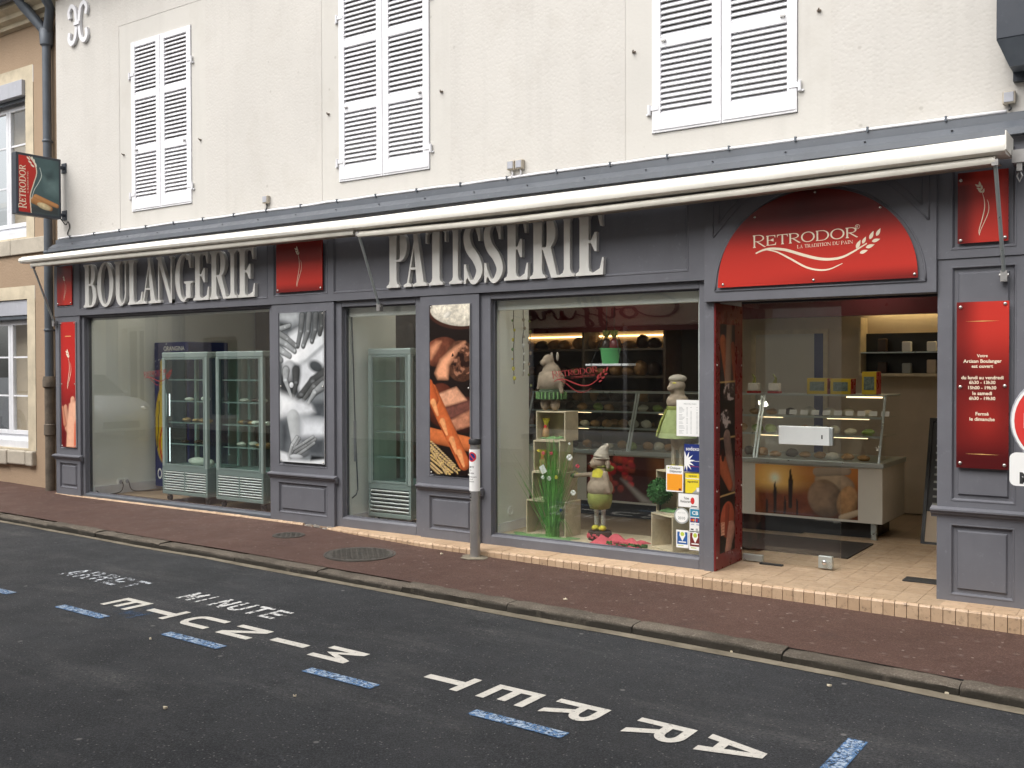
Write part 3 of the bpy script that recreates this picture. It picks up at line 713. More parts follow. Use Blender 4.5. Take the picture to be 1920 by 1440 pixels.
# top tiles of the step (behind the nosing) and through the doorway
def top_tile(x0, x1, y0a, y0b, y1, z, nm='step_tile'):
    g = .0010; m = MB(); z0 = z-.012
    m.v = [(x0+g, y0a+g, z0), (x1-g, y0b+g, z0), (x1-g, y1-g, z0), (x0+g, y1-g, z0), (x0+g, y0a+g, z), (x1-g, y0b+g, z), (x1-g, y1-g, z), (x0+g, y1-g, z)]
    m.f = [(4, 5, 6, 7), (0, 1, 5, 4), (1, 2, 6, 5), (2, 3, 7, 6), (3, 0, 4, 7)]
    m.build('tile', nm, step)
xx = -11.6
while xx < -.5:
    x1 = xx+.149
    if step_y((xx+x1)/2) < -.08 and not (xx > brk0-.06 and x1 < brk1+.06):
        if not (-2.96 < xx and x1 < -1.25): top_tile(xx, x1, step_y(xx)+.034, step_y(x1)+.034, .0, q.uniform(-.0012, .0012))
    xx = x1
ix = 0; x0d = -2.95
for i in range(11):
    xa, xb = x0d+i*.149, x0d+(i+1)*.149
    top_tile(xa, xb, step_y(xa)+.034, step_y(xb)+.034, -.10, q.uniform(-.001, .001), 'floor_tile')
    for j in range(16):
        ya = -.10+j*.149; top_tile(xa, xb, ya, ya, ya+.149, q.uniform(-.001, .001), 'floor_tile')
m = MB(); q2 = random.Random(4)
for i in range(26):
    x = q2.uniform(brk0, brk1); m.ell((x, step_y(x)+q2.uniform(-.0, .07), -.025+q2.uniform(-.02, .012)), (q2.uniform(.02, .05), q2.uniform(.015, .03), q2.uniform(.012, .026)), 7, 5, i, .16)
struct(m.build('broken_concrete', 'concrete_rubble', step), 'crumbled grey concrete where step tiles broke off', 'stuff')
# ================================================================== BAKERY BUILDING
XL, XR = -11.63, 3.2
bak = thing('bakery_building', 'cream rendered bakery building with white louvred shutters and grey painted shopfront', 'building', (-6.0, .2, 0))
def wall_grid(mb, xs, zs, holes, y, dep):
    """front face with holes and their reveals"""
    def inh(xa, za): return any(h[0]-1e-6 <= xa and xa < h[1]-1e-6 and h[2]-1e-6 <= za and za < h[3]-1e-6 for h in holes)
    for xa, xb in zip(xs[:-1], xs[1:]):
        for za, zb in zip(zs[:-1], zs[1:]):
            if not inh(xa, za): mb.add([(xa, y, za), (xb, y, za), (xb, y, zb), (xa, y, zb)], [(0, 1, 2, 3)])
    for x0, x1, z0, z1 in holes:
        mb.add([(x0, y, z0), (x1, y, z0), (x1, y, z1), (x0, y, z1), (x0, y+dep, z0), (x1, y+dep, z0), (x1, y+dep, z1), (x0, y+dep, z1)],
               [(0, 4, 5, 1), (1, 5, 6, 2), (2, 6, 7, 3), (3, 7, 4, 0)])
SH = [(-10.103, -9.028, 3.35, 5.30), (-6.813, -5.687, 3.335, 5.30), (-3.468, -2.320, 3.35, 5.30)]
mb = MB(); SU = .235                                       # rough render leaves room for smooth window surrounds
sur = [(a-SU, b+SU, 3.152, d+SU) for a, b, c, d in SH]
xs = sorted([XL, XR]+[v for h in sur for v in h[:2]]); zs = [2.9, 3.152, 5.30+SU, 6.12]
wall_grid(mb, xs, zs, sur, 0.0, .02)
mb.add([(XL, 0, -.3), (XL, 0, 6.12), (XL, .5, 6.12), (XL, .5, -.3)], [(0, 1, 2, 3)])     # flank beside the neighbour
mb.add([(-.42, 0, -.5), (XR, 0, -.5), (XR, 0, 2.9), (-.42, 0, 2.9)], [(0, 1, 2, 3)])
mb.build('wall', 'plaster_cream', bak)
for (a, b, c, d), (sa, sb, sc, sd) in zip(SH, sur):
    m = MB(); wall_grid(m, [sa, a, b, sb], [sc, c, d, sd], [(a, b, c, d)], .003, .16); o = m.build('window_surround', 'plaster_smooth', bak)
    m = MB(); m.box(a, b, .09, .11, c, d); m.build('window_back', 'shutter_back', bak)
def shutter(x0, x1, z0, z1, left):
    y0, y1 = -.012, .022; H = z1-z0; sw = .072; m = MB()
    m.box(x0, x0+sw, y0, y1, z0, z1); m.box(x1-sw, x1, y0, y1, z0, z1)
    gr = [(.070, .335), (.375, .655), (.690, .968)]          # louvre groups (fractions from the bottom)
    ed = [0]+[v for g in gr for v in g]+[1]
    for a, b in zip(ed[0::2], ed[1::2]): m.box(x0+sw, x1-sw, y0+.001, y1-.001, z0+a*H, z0+b*H)
    m.box(x0+.01, x1-.01, y0-.006, y0, z0+.018, z0+.03)      # drip bar
    o = m.build('shutter', 'paint_white', bak, bevel=.002)
    so_ = ORG[o.name]; first = None
    for a, b in gr:
        za, zb = z0+a*H, z0+b*H; nsl = 12; p = (zb-za)/nsl
        for i in range(nsl):
            zc = za+(i+.42)*p; yc = .006
            if first is None:
                s = MB(); s.obox((0, 0, 0), ((x1-x0)/2-sw, 0, 0), (0, .0145, p*.425), (0, -.0035*.75, .0035)); first = s.build('slat', 'paint_white', o, local=True); first.location = Vector(((x0+x1)/2, yc, zc))-so_
            else: inst(first, 'slat', o, Vector(((x0+x1)/2, yc, zc))-so_)
    hx = x0 if left else x1; sg = -1 if left else 1
    for zf in (.09, .80):
        s = MB(); z = z0+zf*H; s.box(hx-sg*.055, hx+sg*.012, y0-.006, y0-.0005, z, z+.035); s.lathe([(.013, -.035), (.013, .04)], (hx+sg*.022, y0-.004, z+.005), 10); s.box(hx+sg*.012, hx+sg*.05, y0+.0, y0+.012, z-.032, z-.02)
        s.build('hinge', 'paint_white', o)
    s = MB(); z = z0+.36*H; cx = x0+sw+.03 if left else x1-sw-.03; s.box(cx-.018, cx+.018, y0-.012, y0, z-.006, z+.006); s.tube([(cx, y0-.01, z), (cx+.012, y0-.03, z-.01), (cx+.014, y0-.03, z-.03)], .004, 6); s.build('catch', 'steel', o)
    return o
for a, b, c, d in SH:
    mid = (a+b)/2; shutter(a+.004, mid-.003, c+.005, d-.005, True); shutter(mid+.003, b-.004, c+.005, d-.005, False)
for px, py in ((616, 214), (828, 172), (1189, 98), (1536, 20), (376, 262), (232, 290)):
    x, z = P(px, py); m = MB(); m.tube([(x, .01, z), (x, -.022, z), (x+.008, -.030, z+.008)], .006, 7); m.box(x-.014, x+.014, -.010, .004, z-.006, z+.006); m.build('shutter_stop', 'stone_dark', bak)
# eaves at the very top
m = MB(); m.prism([(.0, 6.10), (-.06, 6.12), (-.09, 6.18), (-.16, 6.22), (-.20, 6.30), (.0, 6.30)], XL, XR, 'yz'); m.build('cornice', 'stone_cream', bak)
m = MB(); m.prism([(.3, 6.34), (-.34, 6.31), (-.34, 6.36), (3.0, 8.4), (3.0, 8.3)], XL-.05, XR, 'yz'); m.build('roof', 'stone_dark', bak)
# iron wall anchor of two back-to-back hooks
m = MB()
for sg in (-1, 1):
    c = -11.115
    pts = [(c+sg*.165, 5.80), (c+sg*.185, 5.88), (c+sg*.13, 5.945), (c+sg*.06, 5.90), (c+sg*.033, 5.78), (c+sg*.03, 5.715), (c+sg*.033, 5.65), (c+sg*.06, 5.54), (c+sg*.13, 5.49), (c+sg*.185, 5.55), (c+sg*.17, 5.63)]
    pz = ribbon(crom(pts, 5), .048)
    m.prism(pz, -.035, -.004+.001*sg)
m.box(-11.17, -11.06, -.05, -.03, 5.695, 5.735); m.build('wall_anchor', 'paint_white', bak)
# zinc flashing over the shopfront, capping conduit
m = MB(); m.prism([(0, 3.148), (-.014, 3.146), (-.018, 3.09), (-.05, 3.083), (-.115, 3.03), (-.12, 2.985), (0, 2.985)], XL-.02, -.36, 'yz'); m.build('flashing', 'paint_zinc', bak)
m = MB(); pts = [(XL+.05, -.012, 3.156)]
q = random.Random(2)
for i in range(1, 40): pts.append((XL+.05+i*.272, -.012+q.uniform(-.003, .003), 3.158+q.uniform(-.004, .005)))
m.tube(pts, .011, 7); m.build('conduit', 'paint_white', bak, smooth=True)
s0 = None
for i in range(22):
    x = XL+.3+i*.5
    if s0 is None: m = MB(); m.box(x-.006, x+.006, -.03, 0, 3.142, 3.176); s0 = m.build('conduit_clip', 'zinc_pipe', bak)
    else: inst(s0, 'conduit_clip', bak, Vector((i*.5, 0, 0)))
s0 = None
for i in range(20):
    x = XL+.45+i*.55
    if s0 is None: m = MB(); m.lathe([(.008, 0), (.008, .004), (.0, .006)], (x, -.086, 3.060), 8); s0 = m.build('flashing_screw', 'black', bak)
    else: inst(s0, 'flashing_screw', bak, Vector((i*.55, 0, 0)))
# ------------------------------------------------------------------ timber shopfront
GP = 'paint_grey'
def panel_block(name, x0, x1, z0, z1, yf, panels, yb=.06):
    """solid block with framed panels let into its front: panels = (x0, x1, z0, z1, kind)"""
    m = MB(); xs = sorted({x0, x1}|{v for p_ in panels for v in p_[:2]}); zs = sorted({z0, z1}|{v for p_ in panels for v in p_[2:4]})
    def inh(xa, za): return any(h[0]-1e-6 <= xa < h[1]-1e-6 and h[2]-1e-6 <= za < h[3]-1e-6 for h in panels)
    for xa, xb in zip(xs[:-1], xs[1:]):
        for za, zb in zip(zs[:-1], zs[1:]):
            if not inh(xa, za): m.add([(xa, yf, za), (xb, yf, za), (xb, yf, zb), (xa, yf, zb)], [(0, 1, 2, 3)])
    m.add([(x0, yf, z0), (x1, yf, z0), (x1, yf, z1), (x0, yf, z1), (x0, yb, z0), (x1, yb, z0), (x1, yb, z1), (x0, yb, z1)], [(0, 4, 5, 1), (1, 5, 6, 2), (2, 6, 7, 3), (3, 7, 4, 0), (5, 4, 7, 6)])
    for p_ in panels:
        if p_[4] == 'flat': sq = [(0, yf), (.002, yf-.004), (.010, yf-.004), (.022, yf+.016), (.026, yf+.016)]
        else: sq = [(0, yf), (.002, yf-.003), (.008, yf-.003), (.018, yf+.018), (.040, yf+.018), (.050, yf+.004), (.054, yf+.004)]
        m.rings(*p_[:4], sq)
    return m.build(name, GP, bak, bevel=0)
def ledge(x0, x1, z, yf, d=.045):
    m = MB(); pr = [(yf+.01, z-.062), (yf-.006, z-.060), (yf-.010, z-.044), (yf-d*.6, z-.034), (yf-d*.7, z-.020), (yf-d, z-.014), (yf-d, z-.003), (yf-d*.5, z+.003), (yf+.01, z+.012)]
    m.prism(pr, x0-.035, x1+.035, 'yz'); return m.build('ledge', GP, bak)
YP = -.04
for x0, x1, mz, ps in ((-11.63, -11.115, .48, (-11.555, -11.175)), (-7.735, -6.862, .48, (-7.645, -6.955)), (-5.775, -5.115, .48, (-5.68, -5.19))):
    panel_block('pilaster', x0, x1, mz, 2.185, YP, [(ps[0], ps[1], .556, 2.108, 'flat')])
    panel_block('pilaster_base', x0, x1, -.06, mz-.055, YP-.004, [(ps[0], ps[1], .078, .395, 'raised')])
    ledge(x0, x1, mz, YP)
panel_block('pilaster', -1.372, -.42, .605, 2.235, YP, [(-1.290, -.905, .655, 2.185, 'raised')])
panel_block('pilaster_base', -1.372, -.42, -.14, .55, YP-.004, [(-1.290, -.910, .038, .505, 'raised')])
ledge(-1.372, -.46, .605, YP)
# window frames: sill, head, jambs, between the pilasters
def win_frame(x0, x1, gx0, gx1, gz0, gz1, sillmat=GP, zb=-.04):
    m = MB(); yf, yb = -.012, .09
    m.box(x0, gx0, yf, yb, zb, 2.19); m.box(gx1, x1, yf, yb, zb, 2.19); m.box(gx0, gx1, yf, yb, gz1, 2.19)
    o = m.build('window_frame', GP, bak, bevel=.004)
    m = MB(); m.prism([(yf-.002, zb), (yf-.002, gz0-.012), (yf+.02, gz0), (yb, gz0), (yb, zb)], gx0, gx1, 'yz'); m.build('sill', sillmat, o, bevel=.003)
    m = MB(); bw = .012                                        # glazing bead
    for bx in ((gx0, gx0+bw, gz0, gz1), (gx1-bw, gx1, gz0, gz1), (gx0+bw, gx1-bw, gz1-bw, gz1), (gx0+bw, gx1-bw, gz0, gz0+bw)): m.box(bx[0], bx[1], .036, .046, bx[2], bx[3])
    m.build('glazing_bead', GP, o)
    m = MB(); m.box(gx0+.001, gx1-.001, .050, .058, gz0, gz1); m.build('pane', 'glass_shop', o); return o
W1 = win_frame(-11.115, -7.735, -11.065, -7.80, .036, 2.165, 'paint_zinc')
W2 = win_frame(-6.862, -5.775, -6.785, -5.855, .094, 2.132)
W3 = win_frame(-5.115, -3.02, -5.012, -3.070, .085, 2.132)
m = MB(); m.box(-3.02, -2.942, -.03, .09, -.04, 2.19); m.build('door_post', GP, bak, bevel=.004)
# fascia boards
panel_block('fascia', -11.63, -3.005, 2.19, 2.985, -.05, [(-11.57, -11.21, 2.30, 2.93, 'flat'), (-11.10, -7.78, 2.255, 2.93, 'flat'), (-7.70, -6.93, 2.265, 2.93, 'flat'), (-6.86, -3.14, 2.262, 2.93, 'flat')], .05)
panel_block('fascia', -1.374, -.42, 2.238, 2.985, -.05, [(-1.292, -.905, 2.292, 2.93, 'flat')], .05)
m = MB(); yf = -.072                                       # arched head over the door
m.box(-3.005, -1.374, yf, .09, 2.022, 2.985); arch = m.build('door_head', GP, bak, bevel=.004)
def mould(pts, r=.0075): 
    m.tube([(x, yf-.001, z) for x, z in pts], r, 6)
m = MB(); cx, rx, rz = -2.176, .737, .70
mould([(cx-rx, 2.10), (cx+rx, 2.10)]); mould(arc(cx, 2.10, rx, rz, 0, 180, 40))
for sg in (-1, 1):
    ex = cx+sg*.755
    tri = [(cx+sg*.752, 2.50)]+[(cx+sg*(.752-.50*t), 2.50+.36*math.sin(t*math.pi/2)) for t in np.linspace(.1, 1, 10)]
    mould(tri, .006); mould([(ex, 2.50), (ex, 2.86)], .006)
    tri = [(cx+sg*.71, 2.605)]+[(cx+sg*(.71-.34*t), 2.605+.25*math.sin(t*math.pi/2)) for t in np.linspace(.1, 1, 10)]
    mould(tri, .006); mould([(cx+sg*.71, 2.605), (cx+sg*.71, 2.86)], .006)
m.build('moulding', GP, arch, smooth=True)
# ================================================================== AWNING
aw = thing('awning', 'cream retracted awning with folded arms over the shop fascia', 'awning', (-6.3, -.2, 2.7))
for xa, xb, ctl in ((-11.80, -6.25, ((-11.95, 2.900, .72), (-9.2, 2.889, .82), (-6.2, 2.872, .90))), (-6.248, -.925, ((-6.3, 2.872, .90), (-4.6, 2.876, 1.0), (-2.6, 2.886, .98), (-.9, 2.906, 1.0)))):
    m = MB(); nn = 24; pr = [(-.12, .062), (-.20, .068), (-.29, .064), (-.355, .048), (-.402, .016), (-.412, -.014), (-.402, -.040), (-.375, -.054), (-.30, -.050), (-.12, -.040)]
    for i in range(nn+1):
        t = i/nn; x = xa+(xb-xa)*t; zc = float(np.interp(x, [k_[0] for k_ in ctl], [k_[1] for k_ in ctl])); hk = float(np.interp(x, [k_[0] for k_ in ctl], [k_[2] for k_ in ctl]))
        for y, z in pr: m.v.append((x, y, zc-.018+(z-.008)*hk*1.12))
    k = len(pr)
    for i in range(nn):
        for j in range(k-1): m.f.append((i*k+j, i*k+j+1, (i+1)*k+j+1, (i+1)*k+j))
    m.f.append(tuple(range(k))[::-1]); m.f.append(tuple(nn*k+j for j in range(k)))
    m.build('hood', 'awning_cream', aw, smooth=True, angle=40)
def bar(pts, y0=-.372, y1=-.322, h=.024):
    m = MB()
    pr = [(y0, -h), (y0-.006, -h*.3), (y0, h*.6), (y0+.012, h), (y1, h*.9), (y1, -h)]
    k = len(pr)
    for x, z in pts:
        for y, dz in pr: m.v.append((x, y, z+dz))
    for i in range(len(pts)-1):
        for j in range(k): m.f.append((i*k+j, i*k+(j+1) % k, (i+1)*k+(j+1) % k, (i+1)*k+j))
    m.f.append(tuple(range(k))[::-1]); m.f.append(tuple((len(pts)-1)*k+j for j in range(k)))
    o = m.build('front_bar', 'bar_shaded_beige', aw, smooth=True, angle=45)
    m = MB()
    for x, z in pts: m.v += [(x, y1, z-h*.5), (x, -.092, z-h*.2+.01), (x, y1, z-h*.5+.006), (x, -.092, z-h*.2+.016)]
    for i in range(len(pts)-1):
        a, b = i*4, i*4+4; m.f += [(a, a+1, b+1, b), (a+2, b+2, b+3, a+3), (a, b, b+2, a+2), (a+1, a+3, b+3, b+1)]
    m.build('fabric', 'awning_fabric', aw)
def lerp(p, n=14): 
    o = []
    for (a, b) in zip(p[:-1], p[1:]): o += [(a[0]+(b[0]-a[0])*i/n, a[1]+(b[1]-a[1])*i/n) for i in range(n)]
    return o+[p[-1]]
bar(lerp([(-11.60, 2.806), (-9.0, 2.786), (-6.285, 2.776)])); bar(lerp([(-6.235, 2.752), (-4.545, 2.736), (-2.56, 2.762), (-.985, 2.792)]))
for x, zt, xl in ((-11.57, 2.79, -11.595), (-6.235, 2.765, -6.238), (-.985, 2.785, -.972)):
    m = MB(); m.tube([(x, -.355, zt-.01), (xl, -.075, 2.11)], .0125, 8); o = m.build('arm', 'alu', aw, smooth=True, angle=40)
    m = MB(); m.box(xl-.02, xl+.02, -.095, -.048, 2.07, 2.14); m.lathe([(.012, -.028), (.012, .028)], (xl, -.075, 2.112), 10, 'x'); m.build('arm_bracket', 'steel', o)
    m = MB(); m.box(x-.018, x+.018, -.375, -.335, zt-.03, zt+.008); m.build('elbow', 'steel', o)
m = MB(); m.box(-.915, -.845, -.20, -.06, 2.79, 2.87); m.box(-.89, -.86, -.19, -.15, 2.74, 2.80); m.tube([(-.875, -.17, 2.745), (-.89, -.17, 2.71), (-.875, -.17, 2.675), (-.86, -.17, 2.71), (-.875, -.17, 2.745)], .006, 6); m.build('gearbox', 'steel', aw)
m = MB(); m.box(-.924, -.917, -.41, -.12, 2.838, 2.952); m.build('end_cap', 'awning_cream', aw)
# ================================================================== CUT-OUT LETTERS
def letters(word, ext, label, st=.076):
    z0, z1 = 2.278, 2.79; o = thing('shop_letters', label, 'sign lettering', ((ext[0][0]+ext[-1][1])/2, -.06, z0))
    for ch, (a, b) in zip(word, ext):
        m = MB(); H = z1-z0; W = b-a-.006
        for j, pz in enumerate(serif(ch, W, H, min(st, W*.40), .020)):
            pts = [(a+u, z0+v) for u, v in pz]; m.prism(pts, -.076-.0005*j, -.034)
        m.build('letter', 'letter_metal', o)
    return o
letters('BOULANGERIE', [(-10.968, -10.70), (-10.689, -10.365), (-10.356, -10.10), (-10.094, -9.815), (-9.852, -9.545), (-9.558, -9.262), (-9.234, -8.935), (-8.925, -8.66), (-8.654, -8.372), (-8.362, -8.212), (-8.205, -7.936)], 'silver cut-out capital letters BOULANGERIE on the grey fascia')
letters('PATISSERIE', [(-6.147, -5.895), (-5.94, -5.66), (-5.682, -5.44), (-5.415, -5.268), (-5.255, -5.045), (-5.036, -4.83), (-4.822, -4.572), (-4.560, -4.280), (-4.270, -4.122), (-4.115, -3.85)], 'silver cut-out capital letters PATISSERIE on the grey fascia', .084)
# ================================================================== RED SIGN PANELS
def screws(o, pts, y, r=.011):
    first = None
    for x, z in pts:
        if first is None: m = MB(); m.lathe([(r, 0), (r, -.004), (r*.5, -.007), (0, -.0075)], (x, y, z), 10, 'y'); first = m.build('screw', 'screw', o, smooth=True); x0, z0 = x, z
        else: inst(first, 'screw', o, (x-x0, 0, z-z0))
def redpanel(name, label, x0, x1, z0, z1, y, fn, res=60, thick=.01):
    o = thing(name, label, 'sign', ((x0+x1)/2, y, z0)); m = MB(); m.box(x0, x1, y, y+thick, z0, z1); m.build('panel', 'red_sheet', o)
    c = Canvas(x1-x0, z1-z0, res, (190, 40, 35)); u, v = c.X/c.w, c.Y/c.h
    c.a = fn(u, v); c.mesh('print', (x0, y-.0008, z1), (x1-x0, 0, 0), (0, 0, -(z1-z0)), 'print_gloss', o); return o
RB, RD, RM = (np.array(srgb(c)) for c in ((190, 52, 42), (78, 17, 19), (150, 36, 32)))
mixc = lambda a, b, t: a*(1-t[..., None])+b*t[..., None]
sm = lambda t, a, b: np.clip((t-a)/(b-a), 0, 1)**2*(3-2*np.clip((t-a)/(b-a), 0, 1))
def ear(o, y, x, z, h, mirror=1, name='wheat_print'):
    """slender printed wheat ear of height h, foot at x, z"""
    m = MB(); s = h*mirror; k = h
    st = [[(0, 0), (-.005*s, .10*k), (.045*s, .30*k), (.085*s, .50*k), (.08*s, .66*k), (.045*s, .80*k)], [(0, .02*k), (.03*s, .12*k), (.10*s, .28*k), (.155*s, .44*k), (.155*s, .58*k), (.13*s, .66*k)]]
    gr = [(.045*s, .80*k, 90+50*mirror, .10*k), (.055*s, .79*k, 90-15*mirror, .09*k), (.03*s, .85*k, 90+60*mirror, .10*k), (.035*s, .85*k, 90, .10*k), (.0, .91*k, 90+55*mirror, .10*k), (.01*s, .91*k, 90+8*mirror, .11*k)]
    wheat(m, y, (x, z), st, [.016*k, .013*k], gr); return m.build(name, 'cream_print', o)
f_v = lambda lo, hi: (lambda u, v: mixc(RB, RD, np.clip(1-sm(v, .0, .35)+sm(v, .78, 1.0)*.8, 0, 1)))
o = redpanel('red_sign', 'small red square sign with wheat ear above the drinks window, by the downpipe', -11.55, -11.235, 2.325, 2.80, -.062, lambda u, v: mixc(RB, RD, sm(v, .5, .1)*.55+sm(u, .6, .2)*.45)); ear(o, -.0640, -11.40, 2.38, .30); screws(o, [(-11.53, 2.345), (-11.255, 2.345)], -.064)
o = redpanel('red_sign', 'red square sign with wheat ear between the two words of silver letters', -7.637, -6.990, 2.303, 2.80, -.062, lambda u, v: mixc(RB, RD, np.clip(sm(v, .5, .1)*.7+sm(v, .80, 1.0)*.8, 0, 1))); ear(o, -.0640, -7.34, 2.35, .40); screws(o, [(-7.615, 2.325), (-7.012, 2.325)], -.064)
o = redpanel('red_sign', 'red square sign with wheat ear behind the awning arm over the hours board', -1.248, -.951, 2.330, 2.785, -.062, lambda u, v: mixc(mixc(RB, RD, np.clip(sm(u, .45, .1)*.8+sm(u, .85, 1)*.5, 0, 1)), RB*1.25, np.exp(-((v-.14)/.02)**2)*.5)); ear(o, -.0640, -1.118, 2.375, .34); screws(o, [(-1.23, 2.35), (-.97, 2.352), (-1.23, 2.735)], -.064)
o = redpanel('hours_board', 'tall red opening hours board on the grey pilaster beside the doorway', -1.251, -.944, .877, 1.950, -.062, lambda u, v: mixc(RB, RD, np.clip(sm(u, .55, .05)*.8*sm(v, .6, 0)+sm(v, .12, .50)*.85-.35*np.exp(-((v-.70)/.12)**2-((u-.55)/.35)**2)+sm(v, .8, 1)*.2, 0, 1)), 90)
screws(o, [(-1.228, 1.918), (-.967, 1.932), (-1.228, 1.402), (-.967, 1.410), (-1.228, .908), (-.967, .905)], -.064)
m = MB(); cxh = -1.098
for s_, py, hx in (('Votre', 667, .058), ('Artisan Boulanger', 678, .205), ('est ouvert', 687, .115), ('du lundi au vendredi', 708, .225), ('6h30 - 13h30', 717, .140), ('15h00 - 19h30', 727, .150), ('le samedi', 737.5, .104), ('6h30 - 19h30', 747, .140), ('Fermé', 776, .070), ('le dimanche', 786, .135)):
    text_on(m, s_, cxh, P(1842, py, -.065)[1], -.0640, width=hx*1.1, bold=.022)
m.build('lettering', 'cream_print', o)
for py in (602, 852):
    m = MB(); z = P(1842, py, -.065)[1]; m.add([(-1.20, -.0640, z), (cxh, -.0640, z-.003), (-.995, -.0640, z), (cxh, -.0640, z+.003)], [(0, 1, 2, 3)]); m.build('gold_line', 'gold_print', o)
# arched sign
o = thing('arched_sign', 'half-round red sign with cream name and wheat ear over the doorway', 'sign', (-2.18, -.08, 2.12))
cx, rx, rz, zb = -2.185, .700, .655, 2.122
pts = [(cx-rx, zb)]+[(cx-rx*math.cos(t), zb+rz*math.sin(t)**.92) for t in np.linspace(.02, math.pi-.02, 48)]+[(cx+rx, zb)]
m = MB(); m.prism(pts, -.094, -.086); m.build('panel', 'red_sheet', o)
# print of the arched panel: rows of a half-ellipse grid carrying the printed gradient and, painted darker towards the top, the awning's shade
nr, nc = 40, 40; V = []; Cc = []
for i in range(nr+1):
    t = i/nr; hw = rx*math.cos(math.asin(min(.9995, t**(1/.92))))
    for j in range(nc+1):
        u = j/nc; V.append((cx-hw+2*hw*u, -.0945, zb+rz*t))
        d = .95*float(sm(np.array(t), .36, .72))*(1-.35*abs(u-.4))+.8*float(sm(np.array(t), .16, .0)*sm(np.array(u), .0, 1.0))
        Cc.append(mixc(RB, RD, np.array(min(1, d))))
F = [(i*(nc+1)+j, i*(nc+1)+j+1, (i+1)*(nc+1)+j+1, (i+1)*(nc+1)+j) for i in range(nr) for j in range(nc)]
m = MB(); m.v = V; m.f = F; pr = m.build('print', 'print_gloss', o)
at = pr.data.color_attributes.new('print', 'FLOAT_COLOR', 'POINT'); at.data.foreach_set('color', np.concatenate([np.array(Cc), np.ones((len(Cc), 1))], 1).astype(np.float32).ravel())
def logo(o, y, X, mt, reg=True, sub=True):
    """X(px, py) maps logo design space (zoomed-photo pixels) to x, z"""
    m = MB(); x0, z0 = X(345, 495); x1, z1 = X(1270, 408); 
    a = math.atan2(z1-z0, x1-x0); W = math.hypot(x1-x0, z1-z0); n0 = len(m.v)
    serif_word(m, 'RETRODOR', 0, 0, 0, (X(345, 390)[1]-X(345, 495)[1])*.84, W, caps={0})
    m.v = [(x0+v[0]*math.cos(a)-v[2]*math.sin(a), y+v[1], z0+v[0]*math.sin(a)+v[2]*math.cos(a)) for v in m.v]
    if sub:
        x2, z2 = X(742, 508); x3, z3 = X(1250, 466); k = MB(); serif_word(k, 'LA TRADITION DU PAIN', 0, 0, 0, (X(742, 478)[1]-z2), math.hypot(x3-x2, z3-z2), caps=None)
        m.add([(x2+v[0]*math.cos(a)-v[2]*math.sin(a), y+v[1], z2+v[0]*math.sin(a)+v[2]*math.cos(a)) for v in k.v], k.f)
    m.build('lettering', mt, o)
    m = MB(); L = lambda p: [X(*q_) for q_ in p]
    w_ = X(100, 0)[0]-X(80, 0)[0]
    gr = []
    for (ax, ay), (bx, by) in (((1275, 510), (1312, 430)), ((1330, 465), (1362, 400)), ((1395, 425), (1430, 350)), ((1455, 395), (1492, 325)), ((1305, 550), (1380, 522)), ((1360, 500), (1440, 472)), ((1415, 445), (1490, 422))):
        p0, p1 = X(ax, ay), X(bx, by); gr.append((p0[0], p0[1], math.degrees(math.atan2(p1[1]-p0[1], p1[0]-p0[0])), math.hypot(p1[0]-p0[0], p1[1]-p0[1])))
    wheat(m, y, (0, 0), [L([(370, 553), (440, 522), (520, 510), (640, 522), (780, 562), (920, 597), (1040, 605), (1150, 585), (1250, 535), (1370, 462)]), L([(470, 520), (560, 540), (680, 600), (820, 675), (940, 702), (1040, 692), (1150, 642)])], [w_*1.15, w_*.75], gr)
    m.build('wheat_print', mt, o)
    if reg:
        m = MB(); p = X(1285, 312); r = w_*.85; m.tube([(p[0]+r*math.cos(t), y, p[1]+r*math.sin(t)) for t in np.linspace(0, 6.283, 17)], r*.10, 4); text_on(m, 'R', p[0], p[1], y-.0002, height=r*1.1); m.build('registered_mark', mt, o)
XA = lambda u, v: P(1340+u/4.8, 360+v/4.8, -.095)
logo(o, -.0952, XA, 'cream_print')
screws(o, [XA(75, 833), XA(890, 792), XA(1800, 738), XA(362, 228), XA(1490, 138), (cx+.02, 2.755)], -.0955, .010)
# ================================================================== PHOTO PANELS ON THE PILASTERS
def photo(name, label, x0, x1, z0, z1, y, c, scr):
    o = thing(name, label, 'sign', ((x0+x1)/2, y, z0)); m = MB(); m.box(x0, x1, y, y+.008, z0, z1); m.build('panel', 'white_print', o)
    c.mesh('print', (x0, y-.0008, z1), (x1-x0, 0, 0), (0, 0, -(z1-z0)), 'print_gloss', o); screws(o, scr, y-.001, .008); return o
# kneading hands, black and white (coordinates from the photograph's own panel, 383 units wide)
c = Canvas(1, 2.42, 130, (120, 125, 128)); K = lambda x, y: ((x-62)/383, (y-70)/383*.735)
def kp(pts): return [K(*p_) for p_ in pts]
gy = lambda v: (int(v*.98), v, int(min(255, v*1.01)))
def finger(pts, r0, r1, v, nail=None, sh=.75):
    n_ = len(pts)-1
    for i in range(n_): c.cap(*K(*pts[i]), *K(*pts[i+1]), (r0+(r1-r0)*i/n_)*1.2, (r0+(r1-r0)*(i+1)/n_)*1.22, gy(26), .1, .35)
    for i in range(n_): c.cap(*K(*pts[i]), *K(*pts[i+1]), r0+(r1-r0)*i/n_, r0+(r1-r0)*(i+1)/n_, gy(v), sh, .25, .4, 3+i, 9)
    for i in range(1, n_): c.ell(*K(*pts[i]), r0*.6, r0*.38, 0, gy(min(235, v+38)), .3, .7)
    if nail: c.ell(*K(pts[-1][0]-2, pts[-1][1]-6), r1*.55, r1*.6, 0, gy(nail), .15, .5)
c.a *= (1+.3*(c.fbm(3, 3, 2)-.5))[..., None]
